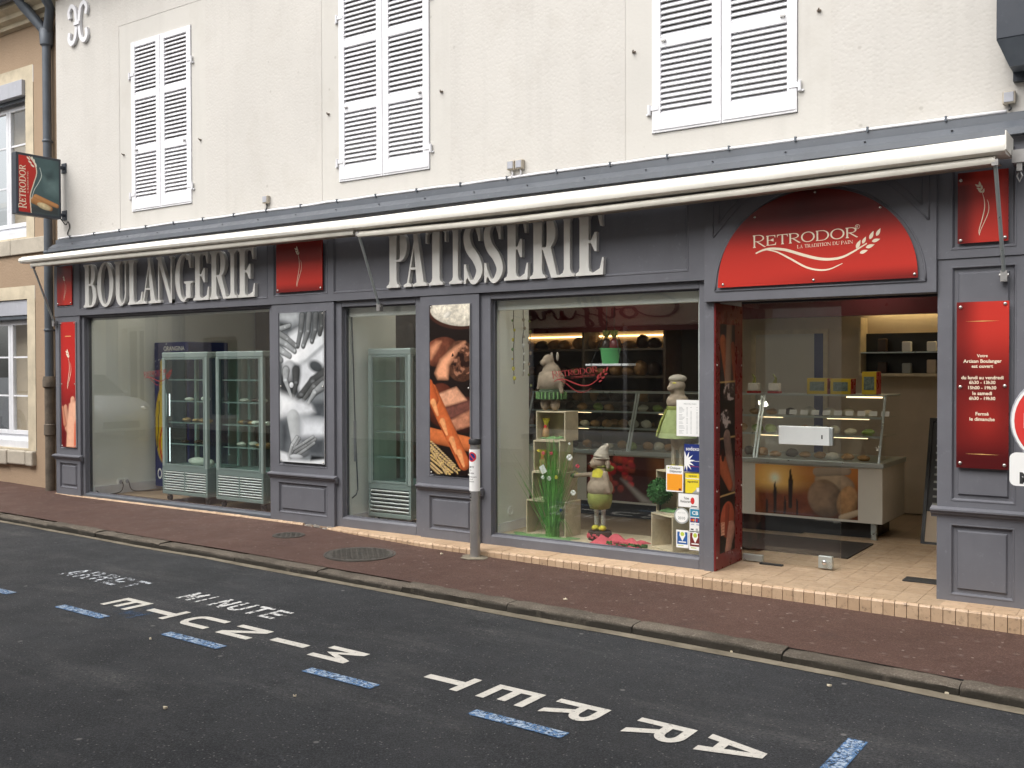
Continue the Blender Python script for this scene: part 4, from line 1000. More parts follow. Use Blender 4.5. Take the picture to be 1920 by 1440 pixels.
c.poly(kp([(60, 60), (450, 60), (450, 300), (60, 300)]), (104, 108, 111), .06, .3)
c.poly(kp([(60, 60), (265, 60), (230, 135), (165, 160), (60, 135)]), (176, 180, 182), .08, .12, grad=(.9, .2, .6))
c.poly(kp([(60, 138), (160, 165), (160, 215), (60, 225)]), (36, 39, 41), .05)
c.poly(kp([(60, 480), (160, 460), (240, 520), (245, 770), (60, 770)]), (46, 49, 51), .06)
c.poly(kp([(75, 440), (150, 250), (235, 205), (300, 330), (440, 235), (447, 350), (300, 470), (180, 520), (95, 530)]), (214, 217, 219), .05, .16, ts=6)
c.poly(kp([(110, 450), (210, 385), (330, 330), (300, 420), (180, 500)]), (238, 240, 241), .09, .08)
c.poly(kp([(280, 485), (445, 345), (447, 365), (300, 500)]), (96, 100, 103), .03)
c.poly(kp([(250, 500), (300, 480), (445, 365), (447, 600), (330, 680), (240, 755), (222, 690), (245, 600)]), (206, 209, 212), .05, .1, grad=(.75, .35, .05))
c.ell(*K(378, 525), .22, .12, 16, (70, 74, 77), .6, .45)
c.poly(kp([(240, 62), (450, 62), (450, 200), (400, 170), (330, 150), (262, 170)]), (74, 78, 81), .10, .35)
finger([(425, 100), (425, 190), (412, 255)], .060, .045, 84)
finger([(378, 100), (372, 220), (345, 315)], .064, .046, 108, 150)
finger([(322, 95), (310, 230), (270, 352)], .066, .048, 122, 168)
finger([(262, 100), (248, 230), (222, 352)], .062, .046, 116, 160)
finger([(60, 205), (110, 190), (152, 178)], .052, .040, 158)
finger([(45, 235), (130, 290), (206, 352)], .058, .044, 142, 176)
finger([(40, 290), (120, 335), (196, 396)], .060, .046, 162, 196)
finger([(40, 360), (95, 400), (152, 436)], .062, .048, 172)
finger([(40, 440), (76, 470)], .06, .05, 132)
c.ell(*K(150, 565), .20, .20, 0, (176, 179, 181), .75, .2, .15); c.ell(*K(205, 600), .12, .24, 0, (88, 92, 95), .6, .5, .2)
finger([(118, 560), (112, 640), (165, 782)], .085, .028, 172); finger([(205, 560), (205, 660), (178, 790)], .085, .03, 78)
c.ell(*K(166, 682), .066, .060, 0, gy(30), .1, .3); c.ell(*K(165, 680), .054, .052, 0, (226, 229, 231), .45, .25, .25, 3, 16)
finger([(450, 590), (350, 650), (250, 760), (205, 800)], .11, .030, 76); finger([(450, 640), (360, 690), (268, 806)], .09, .035, 98); finger([(440, 680), (365, 740), (312, 828)], .085, .034, 158, None, .8)
c.poly(kp([(62, 758), (160, 800), (255, 815), (345, 850), (375, 905), (200, 938), (62, 985)]), (200, 203, 206), .05, .35, 3, 6); c.poly(kp([(62, 770), (180, 815), (140, 880), (62, 930)]), (236, 238, 239), .12, .15)
c.poly(kp([(340, 818), (450, 810), (450, 948), (325, 950), (372, 905)]), (70, 74, 78), .05, .5, 3, 8)
c.poly(kp([(62, 985), (190, 945), (330, 950), (450, 950), (450, 1262), (62, 1255)]), (122, 127, 131), .05, .15)
c.poly(kp([(62, 985), (132, 965), (150, 1120), (118, 1262), (62, 1255)]), (58, 62, 66), .12, .2)
c.cap(*K(180, 960), *K(198, 1160), .155, .10, gy(196), .65, .15, .06); c.poly(kp([(248, 958), (450, 985), (450, 1105), (238, 1135)]), (214, 218, 222), .10, .05, grad=(.8, .3, .0))
c.poly(kp([(235, 1128), (450, 1108), (450, 1262), (330, 1268), (270, 1200)]), (72, 76, 80), .07, .25)
c.ell(*K(230, 1245), .26, .10, 0, (120, 124, 127), .6, .2, .2)
finger([(212, 1122), (170, 1190), (140, 1300)], .040, .05, 176); finger([(235, 1130), (190, 1200), (172, 1240)], .030, .030, 150)
finger([(352, 1108), (270, 1165), (182, 1222)], .028, .030, 166); finger([(372, 1128), (290, 1185), (196, 1246)], .028, .032, 142); finger([(360, 1160), (290, 1215), (215, 1268)], .028, .032, 156)
c.ell(*K(205, 1284), .17, .045, 0, (192, 196, 199), .6, .2, .1)
c.poly(kp([(62, 1248), (125, 1262), (135, 1312), (300, 1314), (450, 1285), (450, 1380), (62, 1380)]), (222, 225, 227), .03, .08)
c.poly(kp([(335, 1266), (450, 1270), (450, 1286), (325, 1308)]), (26, 28, 30), .02)
c.a = np.clip(c.a*(1+.16*(c.fbm(14, 3, 8)-.5))[..., None]*.95, 0, 1)
photo('kneading_photo', 'black and white photo panel of hands kneading dough on the pilaster', -7.600, -6.977, .600, 2.096, -.058, c, [(-7.585, 1.36), (-6.992, 1.36), (-6.992, 2.075), (-7.585, .615), (-6.992, .615)])
# loaves, flour and wheat (298 units wide)
c = Canvas(1, 3.38, 120, (26, 17, 14)); K = lambda x, y: ((x-67)/298, (y-45)/298*.787)
c.ell(*K(265, 120), .72, .30, 6, (74, 42, 32), .4, .03); c.ell(*K(275, 105), .70, .275, 6, (226, 218, 200), .35, .04, .55, 2, 16)
c.ell(*K(200, 122), .13, .06, -25, (236, 230, 216), .6, .3)
c.ell(*K(150, 400), .46, .30, -12, (112, 62, 44), .6, .06, .5, 3, 9); c.poly([K(70, 370), K(115, 325), K(150, 325), K(110, 400), K(75, 450)], (206, 140, 104), .05, .15)
c.ell(*K(300, 470), .40, .42, -20, (92, 58, 42), .5, .05, .75, 6, 13)
c.poly([K(110, 560), K(150, 460), K(250, 375), K(330, 330), K(270, 400), K(205, 500), K(200, 600), K(130, 600)], (222, 156, 118), .05, .18, 4)
fb = c.fbm(11, 3, 9); dd = np.hypot((c.X-.80)/.26, (c.Y-1.12)/.34); c.put(np.clip((fb-.56)*14, 0, 1)*(dd < 1), np.array(srgb(38, 20, 15)))
c.put(np.clip((.42-fb)*12, 0, 1)*(dd < 1)*.7, np.array(srgb(170, 118, 92)))
c.ell(*K(150, 800), .40, .45, 0, (92, 44, 30), .6, .06, .3); c.ell(*K(330, 870), .45, .36, -15, (70, 36, 30), .5, .06, .4)
c.poly([K(115, 725), K(265, 665), K(340, 760), K(180, 812)], (206, 150, 118), .03, .4, 4, 14)
c.poly([K(175, 830), K(365, 765), K(365, 830), K(205, 905)], (108, 66, 56), .03, .5, 4, 14); c.poly([K(220, 915), K(365, 835), K(365, 950), K(265, 985)], (176, 118, 90), .03, .45, 5, 13)
c.cap(*K(60, 1030), *K(370, 1090), .16, .15, (206, 112, 62), .65, .1, .2, 2); 
for k_, (xs_, ys_, xe_, ye_) in enumerate(((62, 1085, 250, 1262), (62, 1135, 285, 1300), (62, 1190, 230, 1318), (62, 1250, 150, 1325), (62, 1110, 200, 1320))):
    nn_ = 13; an = math.degrees(math.atan2((ye_-ys_)*.787, xe_-xs_))
    for j in range(nn_):
        t = (j+.5)/nn_
        for sg in (-1, 1): c.ell(*K(xs_+(xe_-xs_)*t-sg*7, ys_+(ye_-ys_)*t+sg*9), .050, .022, an+sg*26, (206+8*(k_ % 3)-(j % 2)*22, 176+6*(k_ % 3)-(j % 2)*20, 118), .8, .3)
c.cap(*K(75, 700), *K(320, 1230), .17, .15, (212, 108, 58), .7, .07, .25, 3); c.cap(*K(60, 640), *K(90, 760), .10, .15, (200, 96, 50), .6, .1)
for x, y in ((105, 830), (175, 975), (245, 1110), (300, 1205)):
    c.cap(*K(x-14, y-50), *K(x+20, y+46), .085, .035, (234, 160, 104), .45, .35, .3); c.cap(*K(x-34, y-30), *K(x+8, y+62), .022, .012, (150, 66, 34), .3, .5)
c.a *= (1+.25*(c.fbm(26, 2, 5)-.5))[..., None]
photo('bread_photo', 'photo panel of dark loaves, flour bowl, baguettes and wheat behind the bollard', -5.650, -5.202, .586, 2.100, -.058, c, [(-5.636, 2.085), (-5.216, 1.36), (-5.636, .60), (-5.216, .60)])
# narrow red panel with wheat and hands at the end pilaster
c = Canvas(1, 4.9, 80, (200, 38, 32)); u, v = c.X/c.w, c.Y/c.h
c.a = mixc(np.array(srgb(184, 36, 30)), np.array(srgb(112, 18, 20)), np.clip(sm(v, .35, .75)+.3*sm(u, .3, .0), 0, 1)*.9)
c.put(np.exp(-((v-.113)/.0025)**2)*((u > .3) & (u < .72)), np.array(srgb(235, 190, 120)))
c.cap(.30, 3.35, .42, 4.15, .13, .20, (208, 150, 122), .5, .1); c.cap(.10, 3.35, .25, 4.0, .07, .12, (196, 128, 100), .5, .1); c.cap(.80, 3.05, .78, 4.0, .16, .3, (224, 164, 136), .5, .08, .1)
c.poly([(.32, 4.9), (.42, 3.9), (.55, 3.2), (1, 3.1), (1, 4.9)], (232, 176, 146), .05, .12); c.poly([(.86, 4.9), (.9, 4.0), (1, 3.8), (1, 4.9)], (205, 84, 50), .05)
c.poly([(0, 4.9), (0, 4.2), (.3, 4.3), (.28, 4.9)], (96, 16, 18), .1)
o = photo('wheat_hand_panel', 'narrow red panel with a wheat ear and a pale hand by the downpipe', -11.484, -11.180, .585, 2.116, -.058, c, [(-11.47, 2.1), (-11.194, 2.1), (-11.47, 1.36), (-11.194, 1.36), (-11.47, .60), (-11.194, .60)])
ear(o, -.0600, -11.345, 1.30, .48)
# ================================================================== NEIGHBOUR HOUSE
YN = .12
nb = thing('neighbour_house', 'tan rendered house with cream stone window surrounds beside the bakery', 'building', (-15, .3, 0))
NW = [(-13.78, -12.535, .50, 2.46), (-13.78, -12.535, 3.27, 5.31)]
NS = [(a-.19, b+.185, c-.02, d+.17) for a, b, c, d in NW]
m = MB(); wall_grid(m, sorted([-22, -11.66]+[v for h in NS[:1] for v in h[:2]]), [-.5]+sorted(v for h in NS for v in h[2:])+[6.0], NS, YN, .02); m.build('wall', 'plaster_tan', nb)
for i, ((a, b, c_, d), (sa, sb, sc, sd)) in enumerate(zip(NW, NS)):
    m = MB(); wall_grid(m, [sa, a, b, sb], [sc, c_, d, sd], [(a, b, c_, d)], YN-.006, .22); m.build('window_surround', 'stone_cream', nb, bevel=.004)
    yw = YN+.13; w_ = MB(); fr = .06
    w_.box(a, a+fr, yw, yw+.06, c_+.10, d-.2); w_.box(b-fr, b, yw, yw+.06, c_+.10, d-.2); w_.box(a+fr, b-fr, yw, yw+.06, c_+.10, c_+.17); w_.box(a+fr, b-fr, yw, yw+.06, d-.27, d-.2)
    mid = (a+b)/2; wd = w_.build('window', 'pvc_white', nb, bevel=.003)
    for x0, x1 in ((a+fr, mid), (mid+.004, b-fr)):
        s = MB(); t = .055; s.box(x0, x0+t, yw-.02, yw+.03, c_+.17, d-.27); s.box(x1-t, x1, yw-.02, yw+.03, c_+.17, d-.27); s.box(x0+t, x1-t, yw-.02, yw+.03, c_+.17, c_+.17+t); s.box(x0+t, x1-t, yw-.02, yw+.03, d-.27-t, d-.27)
        sh_ = s.build('sash', 'pvc_white', wd, bevel=.003)
        for zf in (.34, .68):
            z = c_+.17+(d-.27-c_-.17)*zf; s = MB(); s.box(x0+t, x1-t, yw-.012, yw+.002, z-.011, z+.011); s.build('glazing_bar', 'pvc_white', wd)
        s = MB(); s.box(x0+t, x1-t, yw+.004, yw+.010, c_+.2, d-.3); s.build('pane', 'glass_clear', wd)
    s = MB(); s.box(a, b, yw+.30, yw+.32, c_, d); s.build('curtain', 'wall_beige', wd)
    s = MB(); s.box(a+.002, b-.002, YN+.19, yw+.31, c_+.0, c_+.10); s.build('inner_sill', 'pvc_white', wd)
    s = MB(); s.box(a+.004, b-.004, YN-.05 if i else YN+.015, YN+.17, d-.205, d-.004); o = s.build('roller_shutter_box', 'roller_grey', nb, bevel=.004)
    s = MB(); s.box(a+.03, b-.03, YN+.03, YN+.05, d-.255, d-.206); s.build('roller_slat', 'zinc_pipe', o)
    s = MB(); s.box(a+.004, b-.004, YN+.03, YN+.18, c_+.0, c_+.099); s.build('window_board', 'pvc_white', nb, bevel=.004)
q = random.Random(6)
x = -14.2
while x < -12.36:                                             # worn sill stones
    x1 = min(x+q.uniform(.36, .46), -12.355)
    for z0, z1, pr in ((.285, .476, .055),):
        s = MB(); s.box(x+.004, x1-.004, YN-pr-q.uniform(0, .02), YN+.1, z0+q.uniform(-.02, .01), z1); s.build('sill_stone', 'stone_sill', nb, bevel=.02)
    x = x1
x = -14.4
for x, x1 in ((-15.6, -14.0), (-14.0, -12.88), (-12.88, -11.98)):
    s = MB(); s.box(x+.003, x1-.003, YN-.035, YN+.1, 3.045, 3.245); s.build('string_course_stone', 'stone_sill', nb, bevel=.008)
m = MB(); m.prism([(YN, 5.98), (YN-.07, 5.99), (YN-.08, 6.04), (YN-.16, 6.06), (YN-.17, 6.11), (YN-.27, 6.14), (YN-.28, 6.21), (YN, 6.21)], -22, -11.70, 'yz'); m.build('cornice', 'stone_cream', nb)
m = MB(); m.lathe([(.07, -22), (.07, -11.9)], (0, YN-.34, 6.24), 12, 'x', math.pi, 2*math.pi); m.lathe([(.064, -11.9), (.064, -22)], (0, YN-.34, 6.24), 12, 'x', math.pi, 2*math.pi); m.build('gutter', 'zinc_pipe', nb, smooth=True)
m = MB(); m.prism([(YN+.3, 6.25), (YN-.36, 6.24), (YN-.36, 6.28), (3.2, 8.3), (3.2, 8.2)], -22, -11.69, 'yz'); m.build('roof', 'stone_dark', nb)
# downpipe between the two houses
dp = thing('downpipe', 'grey zinc downpipe with rusty iron foot between the two houses', 'drainpipe', (-11.9, .0, 0))
m = MB(); m.tube([(-12.16, YN-.30, 6.20), (-12.12, YN-.25, 6.10), (-11.99, .06, 5.83), (-11.915, .045, 5.70)], [.07, .066, .062, .056], 12); m.tube([(-11.70, YN-.28, 6.22), (-11.75, .0, 6.05), (-11.86, .04, 5.86), (-11.91, .045, 5.72)], .058, 12); m.lathe([(.075, 5.62), (.085, 5.80), (.06, 5.84)], (-11.915, .045, 0), 12); m.build('hopper', 'zinc_pipe', dp, smooth=True, angle=60)
m = MB(); m.lathe([(.052, 1.42), (.052, 5.68)], (-11.915, .045, 0), 16)
m.build('pipe', 'zinc_pipe', dp, smooth=True, angle=60)
for z in (5.60, 4.4, 3.0, 2.02):
    m = MB(); m.lathe([(.057, z), (.061, z+.008), (.061, z+.022), (.057, z+.03)], (-11.915, .045, 0), 16); m.box(-11.922, -11.908, .09, .13, z+.005, z+.025); m.build('pipe_collar', 'zinc_pipe', dp, smooth=True, angle=40)
m = MB(); m.lathe([(.058, -.1), (.058, .70), (.070, .71), (.070, .84), (.060, .85), (.060, 1.30), (.082, 1.32), (.082, 1.40), (.074, 1.45), (.05, 1.45)], (-11.915, .045, 0), 16); m.build('iron_foot', 'cast_iron', dp, smooth=True, angle=35)
# ================================================================== HANGING SIGN
hs_ = thing('hanging_sign', 'double-sided box sign with baguette picture hung over the pavement on brackets', 'sign', (-11.47, -.35, 3.37))
xs0, xs1, y0, y1, z0, z1 = -11.52, -11.42, -.640, -.075, 3.375, 4.105
m = MB(); m.box(xs0, xs1, y0, y1, z0, z1); m.build('case', 'paint_dark', hs_, bevel=.006)
c = Canvas(1, 1.27, 130, (70, 92, 94)); K = lambda x, y: ((x-112)/325, (y-690-(x-112)*.17)/325*.80)
c.a *= (1+.5*(c.fbm(3, 4, 4)-.5))[..., None]; c.poly([(.62, .42), (1, .5), (1, .8), (.7, .7)], (104, 128, 128), .12, .2); c.poly([(.64, .35), (.82, .30), (.86, .42), (.7, .48)], (52, 70, 72), .08)
c.poly([(0, 1.12), (1, 1.05), (1, 1.27), (0, 1.27)], (58, 64, 66), .05)
c.cap(.42, .90, .95, 1.04, .07, .05, (206, 146, 92), .6, .1, .2); c.cap(.36, .98, .78, 1.12, .085, .06, (198, 138, 84), .6, .1, .2); c.ell(.62, 1.085, .19, .075, 14, (226, 206, 162), .4, .15, .35, 2, 18)
ed = crom([(.26, 0), (.40, .16), (.44, .36), (.36, .62), (.28, .90), (.30, 1.27)], 6); c.poly([(0, 0)]+ed+[(0, 1.27)], (192, 44, 34), .02, grad=(1.1, -.35, -.08))
for k_ in range(len(ed)-1): c.cap(*ed[k_], *ed[k_+1], .013, .013, (240, 228, 205), .1, .3)
e2 = crom([(.52, .22), (.56, .40), (.48, .58), (.38, .74), (.31, .95)], 6)
for k_ in range(len(e2)-1): c.cap(*e2[k_], *e2[k_+1], .008, .008, (215, 222, 214), .1, .3)
for x, y, a in ((.24, .05, 40), (.33, .03, 80), (.28, .13, 35), (.38, .09, 75), (.34, .20, 30), (.42, .17, 70)): c.ell(x, y, .055, .022, a, (244, 236, 218), .1, .2)
m_ = .03
pr = c.mesh('print', (xs1+.0012, y0+m_, z1-m_), (0, y1-y0-2*m_, 0), (0, 0, -(z1-z0-2*m_)), 'print_satin', hs_)
m = MB(); serif_word(m, 'RETRODOR', 0, 0, 0, .078, .50, caps={0})      # set vertically, reading upwards
m.v = [(xs1+.0022-v[1], y0+.115-v[2], z0+.075+v[0]) for v in m.v]; m.build('lettering', 'cream_print', hs_)
m = MB(); serif_word(m, 'LA TRADITION DU PAIN', 0, 0, 0, .018, .26); m.v = [(xs1+.0022-v[1], y0+.150-v[2], z0+.26+v[0]) for v in m.v]; m.build('lettering', 'cream_print', hs_)
for z in (z1-.09, z0-.0+.06):
    m = MB(); m.box(-11.49, -11.45, y1, -.004, z-.018, z+.018); m.box(-11.52, -11.42, -.012, .0, z-.06, z+.06); m.build('bracket', 'paint_dark', hs_, bevel=.003)
m = MB(); m.tube(crom([(-11.45, -.075, 3.40), (-11.43, -.06, 3.36), (-11.40, -.03, 3.31), (-11.37, -.02, 3.35), (-11.35, -.012, 3.28), (-11.40, -.01, 3.20), (-11.30, -.012, 3.155)], 5), .006, 6); m.build('cable', 'black', hs_, smooth=True)
# dark wall box at the upper right
db = thing('wall_sign_case', 'dark grey tapering metal sign case fixed high above the awning end', 'sign', (-.8, -.15, 3.4))
m = MB()
m.box(-.995, -.60, -.27, -.03, 3.545, 5.0); m.build('case', 'paint_dark', db, bevel=.006)
m = MB(); T = [(-.995, -.27), (-.60, -.27), (-.60, -.03), (-.995, -.03)]; B = [(-.93, -.20), (-.66, -.20), (-.66, -.05), (-.93, -.05)]
m.add([(x, y, 3.544) for x, y in T]+[(x, y, 3.385) for x, y in B], [(0, 4, 5, 1), (1, 5, 6, 2), (2, 6, 7, 3), (3, 7, 4, 0), (7, 6, 5, 4)]); m.build('tapered_foot', 'zinc_pipe', db)
m = MB(); m.box(-.93, -.80, -.05, .0, 3.33, 3.40); m.build('bracket', 'paint_dark', db)
# junction boxes on the wall
for (px, py), nbx, lab in (((498, 374), 1, 'small beige junction box on the wall above the silver letters BOULANGERIE'), ((966, 309), 2, 'pair of grey junction boxes with white cables above the awning'), ((1892, 183), 1, 'grey junction box under the dark sign case')):
    x, z = P(px, py, -.03); t = thing('junction_box', lab, 'electrical box', (x, -.03, z-.04))
    for i in range(nbx):
        xo = x+(i-(nbx-1)/2)*.085; m = MB(); m.box(xo-.038, xo+.038, -.045, .0, z-.04, z+.04); o = m.build('box', 'stone_sill', t, bevel=.008)
        m = MB(); m.box(xo-.028, xo+.028, -.050, -.0452, z-.03, z+.032); m.build('lid', 'roller_grey', o, bevel=.004)
        m = MB(); m.tube(crom([(xo, -.02, z-.04), (xo+.01, -.022, z-.07), (xo-.004, -.018, 3.16)], 5), .0065, 6); m.build('cable', 'paint_white' if nbx == 2 else 'black', t, smooth=True)
# ================================================================== BOLLARD, COVERS, TRAFFIC SIGN
bx, by, bz = gfn(891, 1045, pav)
bo = thing('bollard', 'steel bollard with black cap and white no parking plate on the pavement', 'bollard', (bx, by, bz))
zt = P(890, 822, by)[1]
m = MB(); m.lathe([(.043, -.05), (.043, zt-bz-.05)], (0, 0, 0), 24); m.build('post', 'steel', bo, smooth=True, angle=50, local=True)
m = MB(); m.lathe([(.044, 0), (.053, .004), (.053, .036), (.048, .045), (0, .046)], (0, 0, zt-bz-.05), 24); m.build('cap', 'black', bo, smooth=True, angle=40, local=True)
zA, zB = P(890, 920, by)[1]-bz, P(890, 842, by)[1]-bz
m = MB(); a0, a1 = R(-90-112), R(-90+100); rr = .0475; m.lathe([(rr, zA), (rr, zB)], (0, 0, 0), 24, 'z', a0, a1); m.lathe([(rr-.003, zB), (rr-.003, zA)], (0, 0, 0), 24, 'z', a0, a1); pl = m.build('plate', 'white_print', bo, smooth=True, local=True)
def wrap(mb, r, zc, name, mt, ang0=R(-98)):
    vs = []
    for v in mb.v: a = ang0+v[0]/r; vs.append((r*math.cos(a), r*math.sin(a), zc+v[2]))
    mb.v = vs; return mb.build(name, mt, bo, local=True)
zc = zB-.062
ringp = lambda r0, r1: None
def disc(mb, r, y=0, n=24, sx=1):
    o = len(mb.v); mb.v += [(r*math.cos(6.28318*i/n)*sx, y, r*math.sin(6.28318*i/n)) for i in range(n)]; mb.f.append(tuple(range(o, o+n)))
def ringm(mb, r0, r1, n=24):
    if r1-r0 > .012:
        for a_, b_ in zip(np.linspace(r0, r1, 8)[:-1], np.linspace(r0, r1, 8)[1:]): ringm(mb, float(a_), float(b_), n)
        return
    o = len(mb.v)
    for i in range(n): a = 6.28318*i/n; mb.v += [(r0*math.cos(a), 0, r0*math.sin(a)), (r1*math.cos(a), 0, r1*math.sin(a))]
    for i in range(n): j = (i+1) % n; mb.f.append((o+2*i, o+2*i+1, o+2*j+1, o+2*j))
m = MB(); ringm(m, 0.0005, .034); wrap(m, rr+.0006, zc, 'blue_disc', 'navy_print', R(-88))
m = MB(); ringm(m, .030, .041); wrap(m, rr+.0010, zc, 'red_ring', 'red_print', R(-88))
m = MB()
for i in range(8):
    t0, t1 = i/8, (i+1)/8; f0 = lambda t: (-.028+.048*t, .021-.049*t); f1 = lambda t: (-.020+.048*t, .028-.049*t); m.add([(f0(t0)[0], 0, f0(t0)[1]), (f0(t1)[0], 0, f0(t1)[1]), (f1(t1)[0], 0, f1(t1)[1]), (f1(t0)[0], 0, f1(t0)[1])], [(0, 1, 2, 3)])
wrap(m, rr+.0014, zc, 'red_bar', 'red_print', R(-88))
m = MB()
for s_, dz, hh in (('LIMITE', -.085, .015), ('A', -.110, .013), ('15 min', -.135, .017), ('PLACES LIVRAISON', -.168, .009), ('du lundi', -.186, .009), ('Enlèvement', -.206, .010)):
    text_on(m, s_, 0, dz, 0, height=hh, bold=.01)
wrap(m, rr+.0008, zc, 'lettering', 'dark_print', R(-100))
m = MB()
for i, dz in enumerate((-.025, -.055, -.085)): m.lathe([(.006, 0), (.006, .002)], (0, 0, 0), 8, 'y'); 
m = MB()
for dz in (-.02, -.05, -.075):
    a = R(-110); m.ell((.046*math.cos(a), .046*math.sin(a), zA+dz), (.006, .006, .006), 8, 5)
m.build('hole', 'black', bo, local=True)
m = MB(); q = random.Random(9); n_ = 14; ring = [(.125*(1+q.uniform(-.2, .2))*math.cos(6.283*i/n_), .115*(1+q.uniform(-.2, .2))*math.sin(6.283*i/n_)) for i in range(n_)]
m.v = [(x, y, .004+.02*y*0-.0155*x) for x, y in ring]+[(x*.6, y*.6, .010-.0155*x*.6) for x, y in ring]; m.f = [tuple(range(n_, 2*n_))]+[(i, (i+1) % n_, (i+1) % n_+n_, i+n_) for i in range(n_)]; m.build('concrete_foot', 'gutter_concrete', bo, local=True)
def cover(name, label, x, y, r, ribs):
    z = pav(x, y); t = thing(name, label, 'manhole cover', (x, y, z)); t.rotation_euler = (0, math.atan(.0125), 0)
    m = MB(); m.lathe([(r*1.04, -.01), (r*1.04, .006), (r*.975, .006), (r*.97, -.002)], (0, 0, 0), 40); m.build('rim', 'cast_iron2', t, local=True)
    m = MB(); m.lathe([(r*.955, -.01), (r*.955, .006), (0, .0061)], (0, 0, 0), 40); d = m.build('lid', 'cast_iron2', t, local=True)
    m = MB(); s_ = r*2/ribs
    for i in range(ribs):
        for j in range(ribs):
            xx, yy = -r+(i+.5)*s_, -r+(j+.5)*s_
            if math.hypot(xx, yy) < r*.88 and not (abs(xx) < s_*.8 and abs(yy) < s_*.8):
                if (i+j) % 2: m.box(xx-s_*.40, xx+s_*.40, yy-s_*.14, yy+s_*.14, .004, .0095)
                else: m.box(xx-s_*.14, xx+s_*.14, yy-s_*.40, yy+s_*.40, .004, .0095)
    m.build('tread', 'cast_iron2', d, local=True); 
    m = MB(); m.lathe([(r*.09, .0062), (r*.09, .0068), (0, .0069)], (0, 0, 0), 12); m.build('key_hole', 'black', d, local=True)
mat('cast_iron2', (.085, .078, .068), .65, .35, var=.35, vs=9, bump=.25, bs=120)
cover('manhole_cover', 'large round cast iron manhole cover set in the red pavement', -5.83, -.79, .295, 19)
cover('valve_cover', 'small round cast iron cover beside the broken step edge', -6.965, -.54, .145, 9)
# traffic sign at the frame's right edge
ts = thing('traffic_sign', 'red and white no entry disc over a small white plate on a grey post', 'traffic sign', (-.60, -.42, pav(-.6, -.42)))
m = MB(); m.lathe([(.03, -.2), (.03, 1.70)], (-.60, -.42, pav(-.6, -.42)), 16); m.build('post', 'zinc_pipe', ts, smooth=True, angle=50)
cxs, czs, rs = -.605, 1.212, .272
m = MB(); m.lathe([(0, -.002), (rs, -.002), (rs+.004, .004), (rs+.004, .02), (rs-.01, .025), (0, .025)], (cxs, -.48, czs), 40, 'y'); d = m.build('disc', 'roller_grey', ts, smooth=True, angle=40)
m = MB(); m.lathe([(rs-.004, 0), (0, -.0001)], (cxs, -.4832, czs), 40, 'y'); m.build('white_rim', 'white_print', d)
m = MB(); m.lathe([(rs-.020, 0), (0, -.0001)], (cxs, -.4845, czs), 40, 'y'); m.build('red_face', 'red_print', d)
m = MB(); m.box(cxs-.20, cxs+.20, -.4875, -.486, czs-.045, czs+.045); m.build('white_bar', 'white_print', d)
xa, zt_ = P(1893, 848, -.48); zb_ = P(1893, 910, -.48)[1]
def rrect(x0, x1, z0, z1, r): return arc(x1-r, z1-r, r, r, 0, 90, 5)+arc(x0+r, z1-r, r, r, 90, 180, 5)+arc(x0+r, z0+r, r, r, 180, 270, 5)+arc(x1-r, z0+r, r, r, 270, 360, 5)
m = MB(); m.prism(rrect(xa, xa+.56, zb_, zt_, .035), -.482, -.470); p_ = m.build('plate', 'white_print', ts)
m = MB(); xm0, zm1 = P(1911, 884, -.48); zm0 = P(1911, 908, -.48)[1]; h_ = (zm1-zm0)*.95; text_on(m, 'M', xm0+.035, (zm0+zm1)/2, -.4828, height=h_*.95, bold=.06); m.build('lettering', 'dark_print', p_)
m = MB(); m.box(-.63, -.57, -.472, -.40, czs-.02, czs+.02); m.box(-.63, -.57, -.472, -.40, (zb_+zt_)/2-.015, (zb_+zt_)/2+.015); m.build('clamp', 'steel', ts)
# ================================================================== OPPOSITE SIDE OF THE STREET (seen only in the shop windows)
YO = -8.25
ob = thing('opposite_house', 'pale house across the street with hairdresser lettering, seen mirrored in the shop windows', 'building', (-12, YO-1, -.1))
m_plaster('plaster_opposite', (.80, .78, .73), .2)
hol = [(-22.6, -21.7, .6, 2.6), (-19.4, -18.2, .4, 2.3), (-16.0, -14.6, .5, 2.45), (-12.9, -11.4, .4, 2.3), (-10.2, -6.2, .35, 2.35), (-4.6, -3.5, .0, 2.4), (-1.5, .6, .4, 2.3)]
up = [(-21.0, -20.0, 3.6, 5.2), (-17.0, -16.0, 3.6, 5.2), (-13.0, -12.0, 3.6, 5.2), (-9.0, -8.0, 3.6, 5.2), (-5.0, -4.0, 3.6, 5.2), (-1.0, 0.0, 3.6, 5.2)]
allh = hol+up; m = MB()
xs = sorted({-34, 8}|{v for h in allh for v in h[:2]}); zs = sorted({-1.0, 6.0}|{v for h in allh for v in h[2:]})
wall_grid(m, xs, zs, allh, 0, .25); m.v = [(x, YO-y, z) for x, y, z in m.v]; m.f = [f[::-1] for f in m.f]; m.build('wall', 'plaster_opposite', ob)
for a, b, c_, d in allh:
    m = MB(); t = .07
    for bx_ in ((a, a+t, c_, d), (b-t, b, c_, d), (a+t, b-t, d-t, d), (a+t, b-t, c_, c_+t), ((a+b)/2-.03, (a+b)/2+.03, c_+t, d-t)): m.box(bx_[0], bx_[1], YO-.20, YO-.14, bx_[2], bx_[3])
    f_o = m.build('window_frame', 'paint_white', ob); m = MB(); m.box(a+t, b-t, YO-.19, YO-.18, c_+t, d-t); m.build('window_pane', 'dark_gloss', f_o) if 'dark_gloss' in MATS else None
    if 'dark_gloss' not in MATS:
        mat('dark_gloss', (.05, .055, .06), .08, var=.2); m.build('window_pane', 'dark_gloss', f_o)
m = MB(); m.box(-10.6, -5.8, YO, YO+.06, 2.28, 3.25); sg = m.build('sign_board', 'stone_cream', ob, bevel=.005)
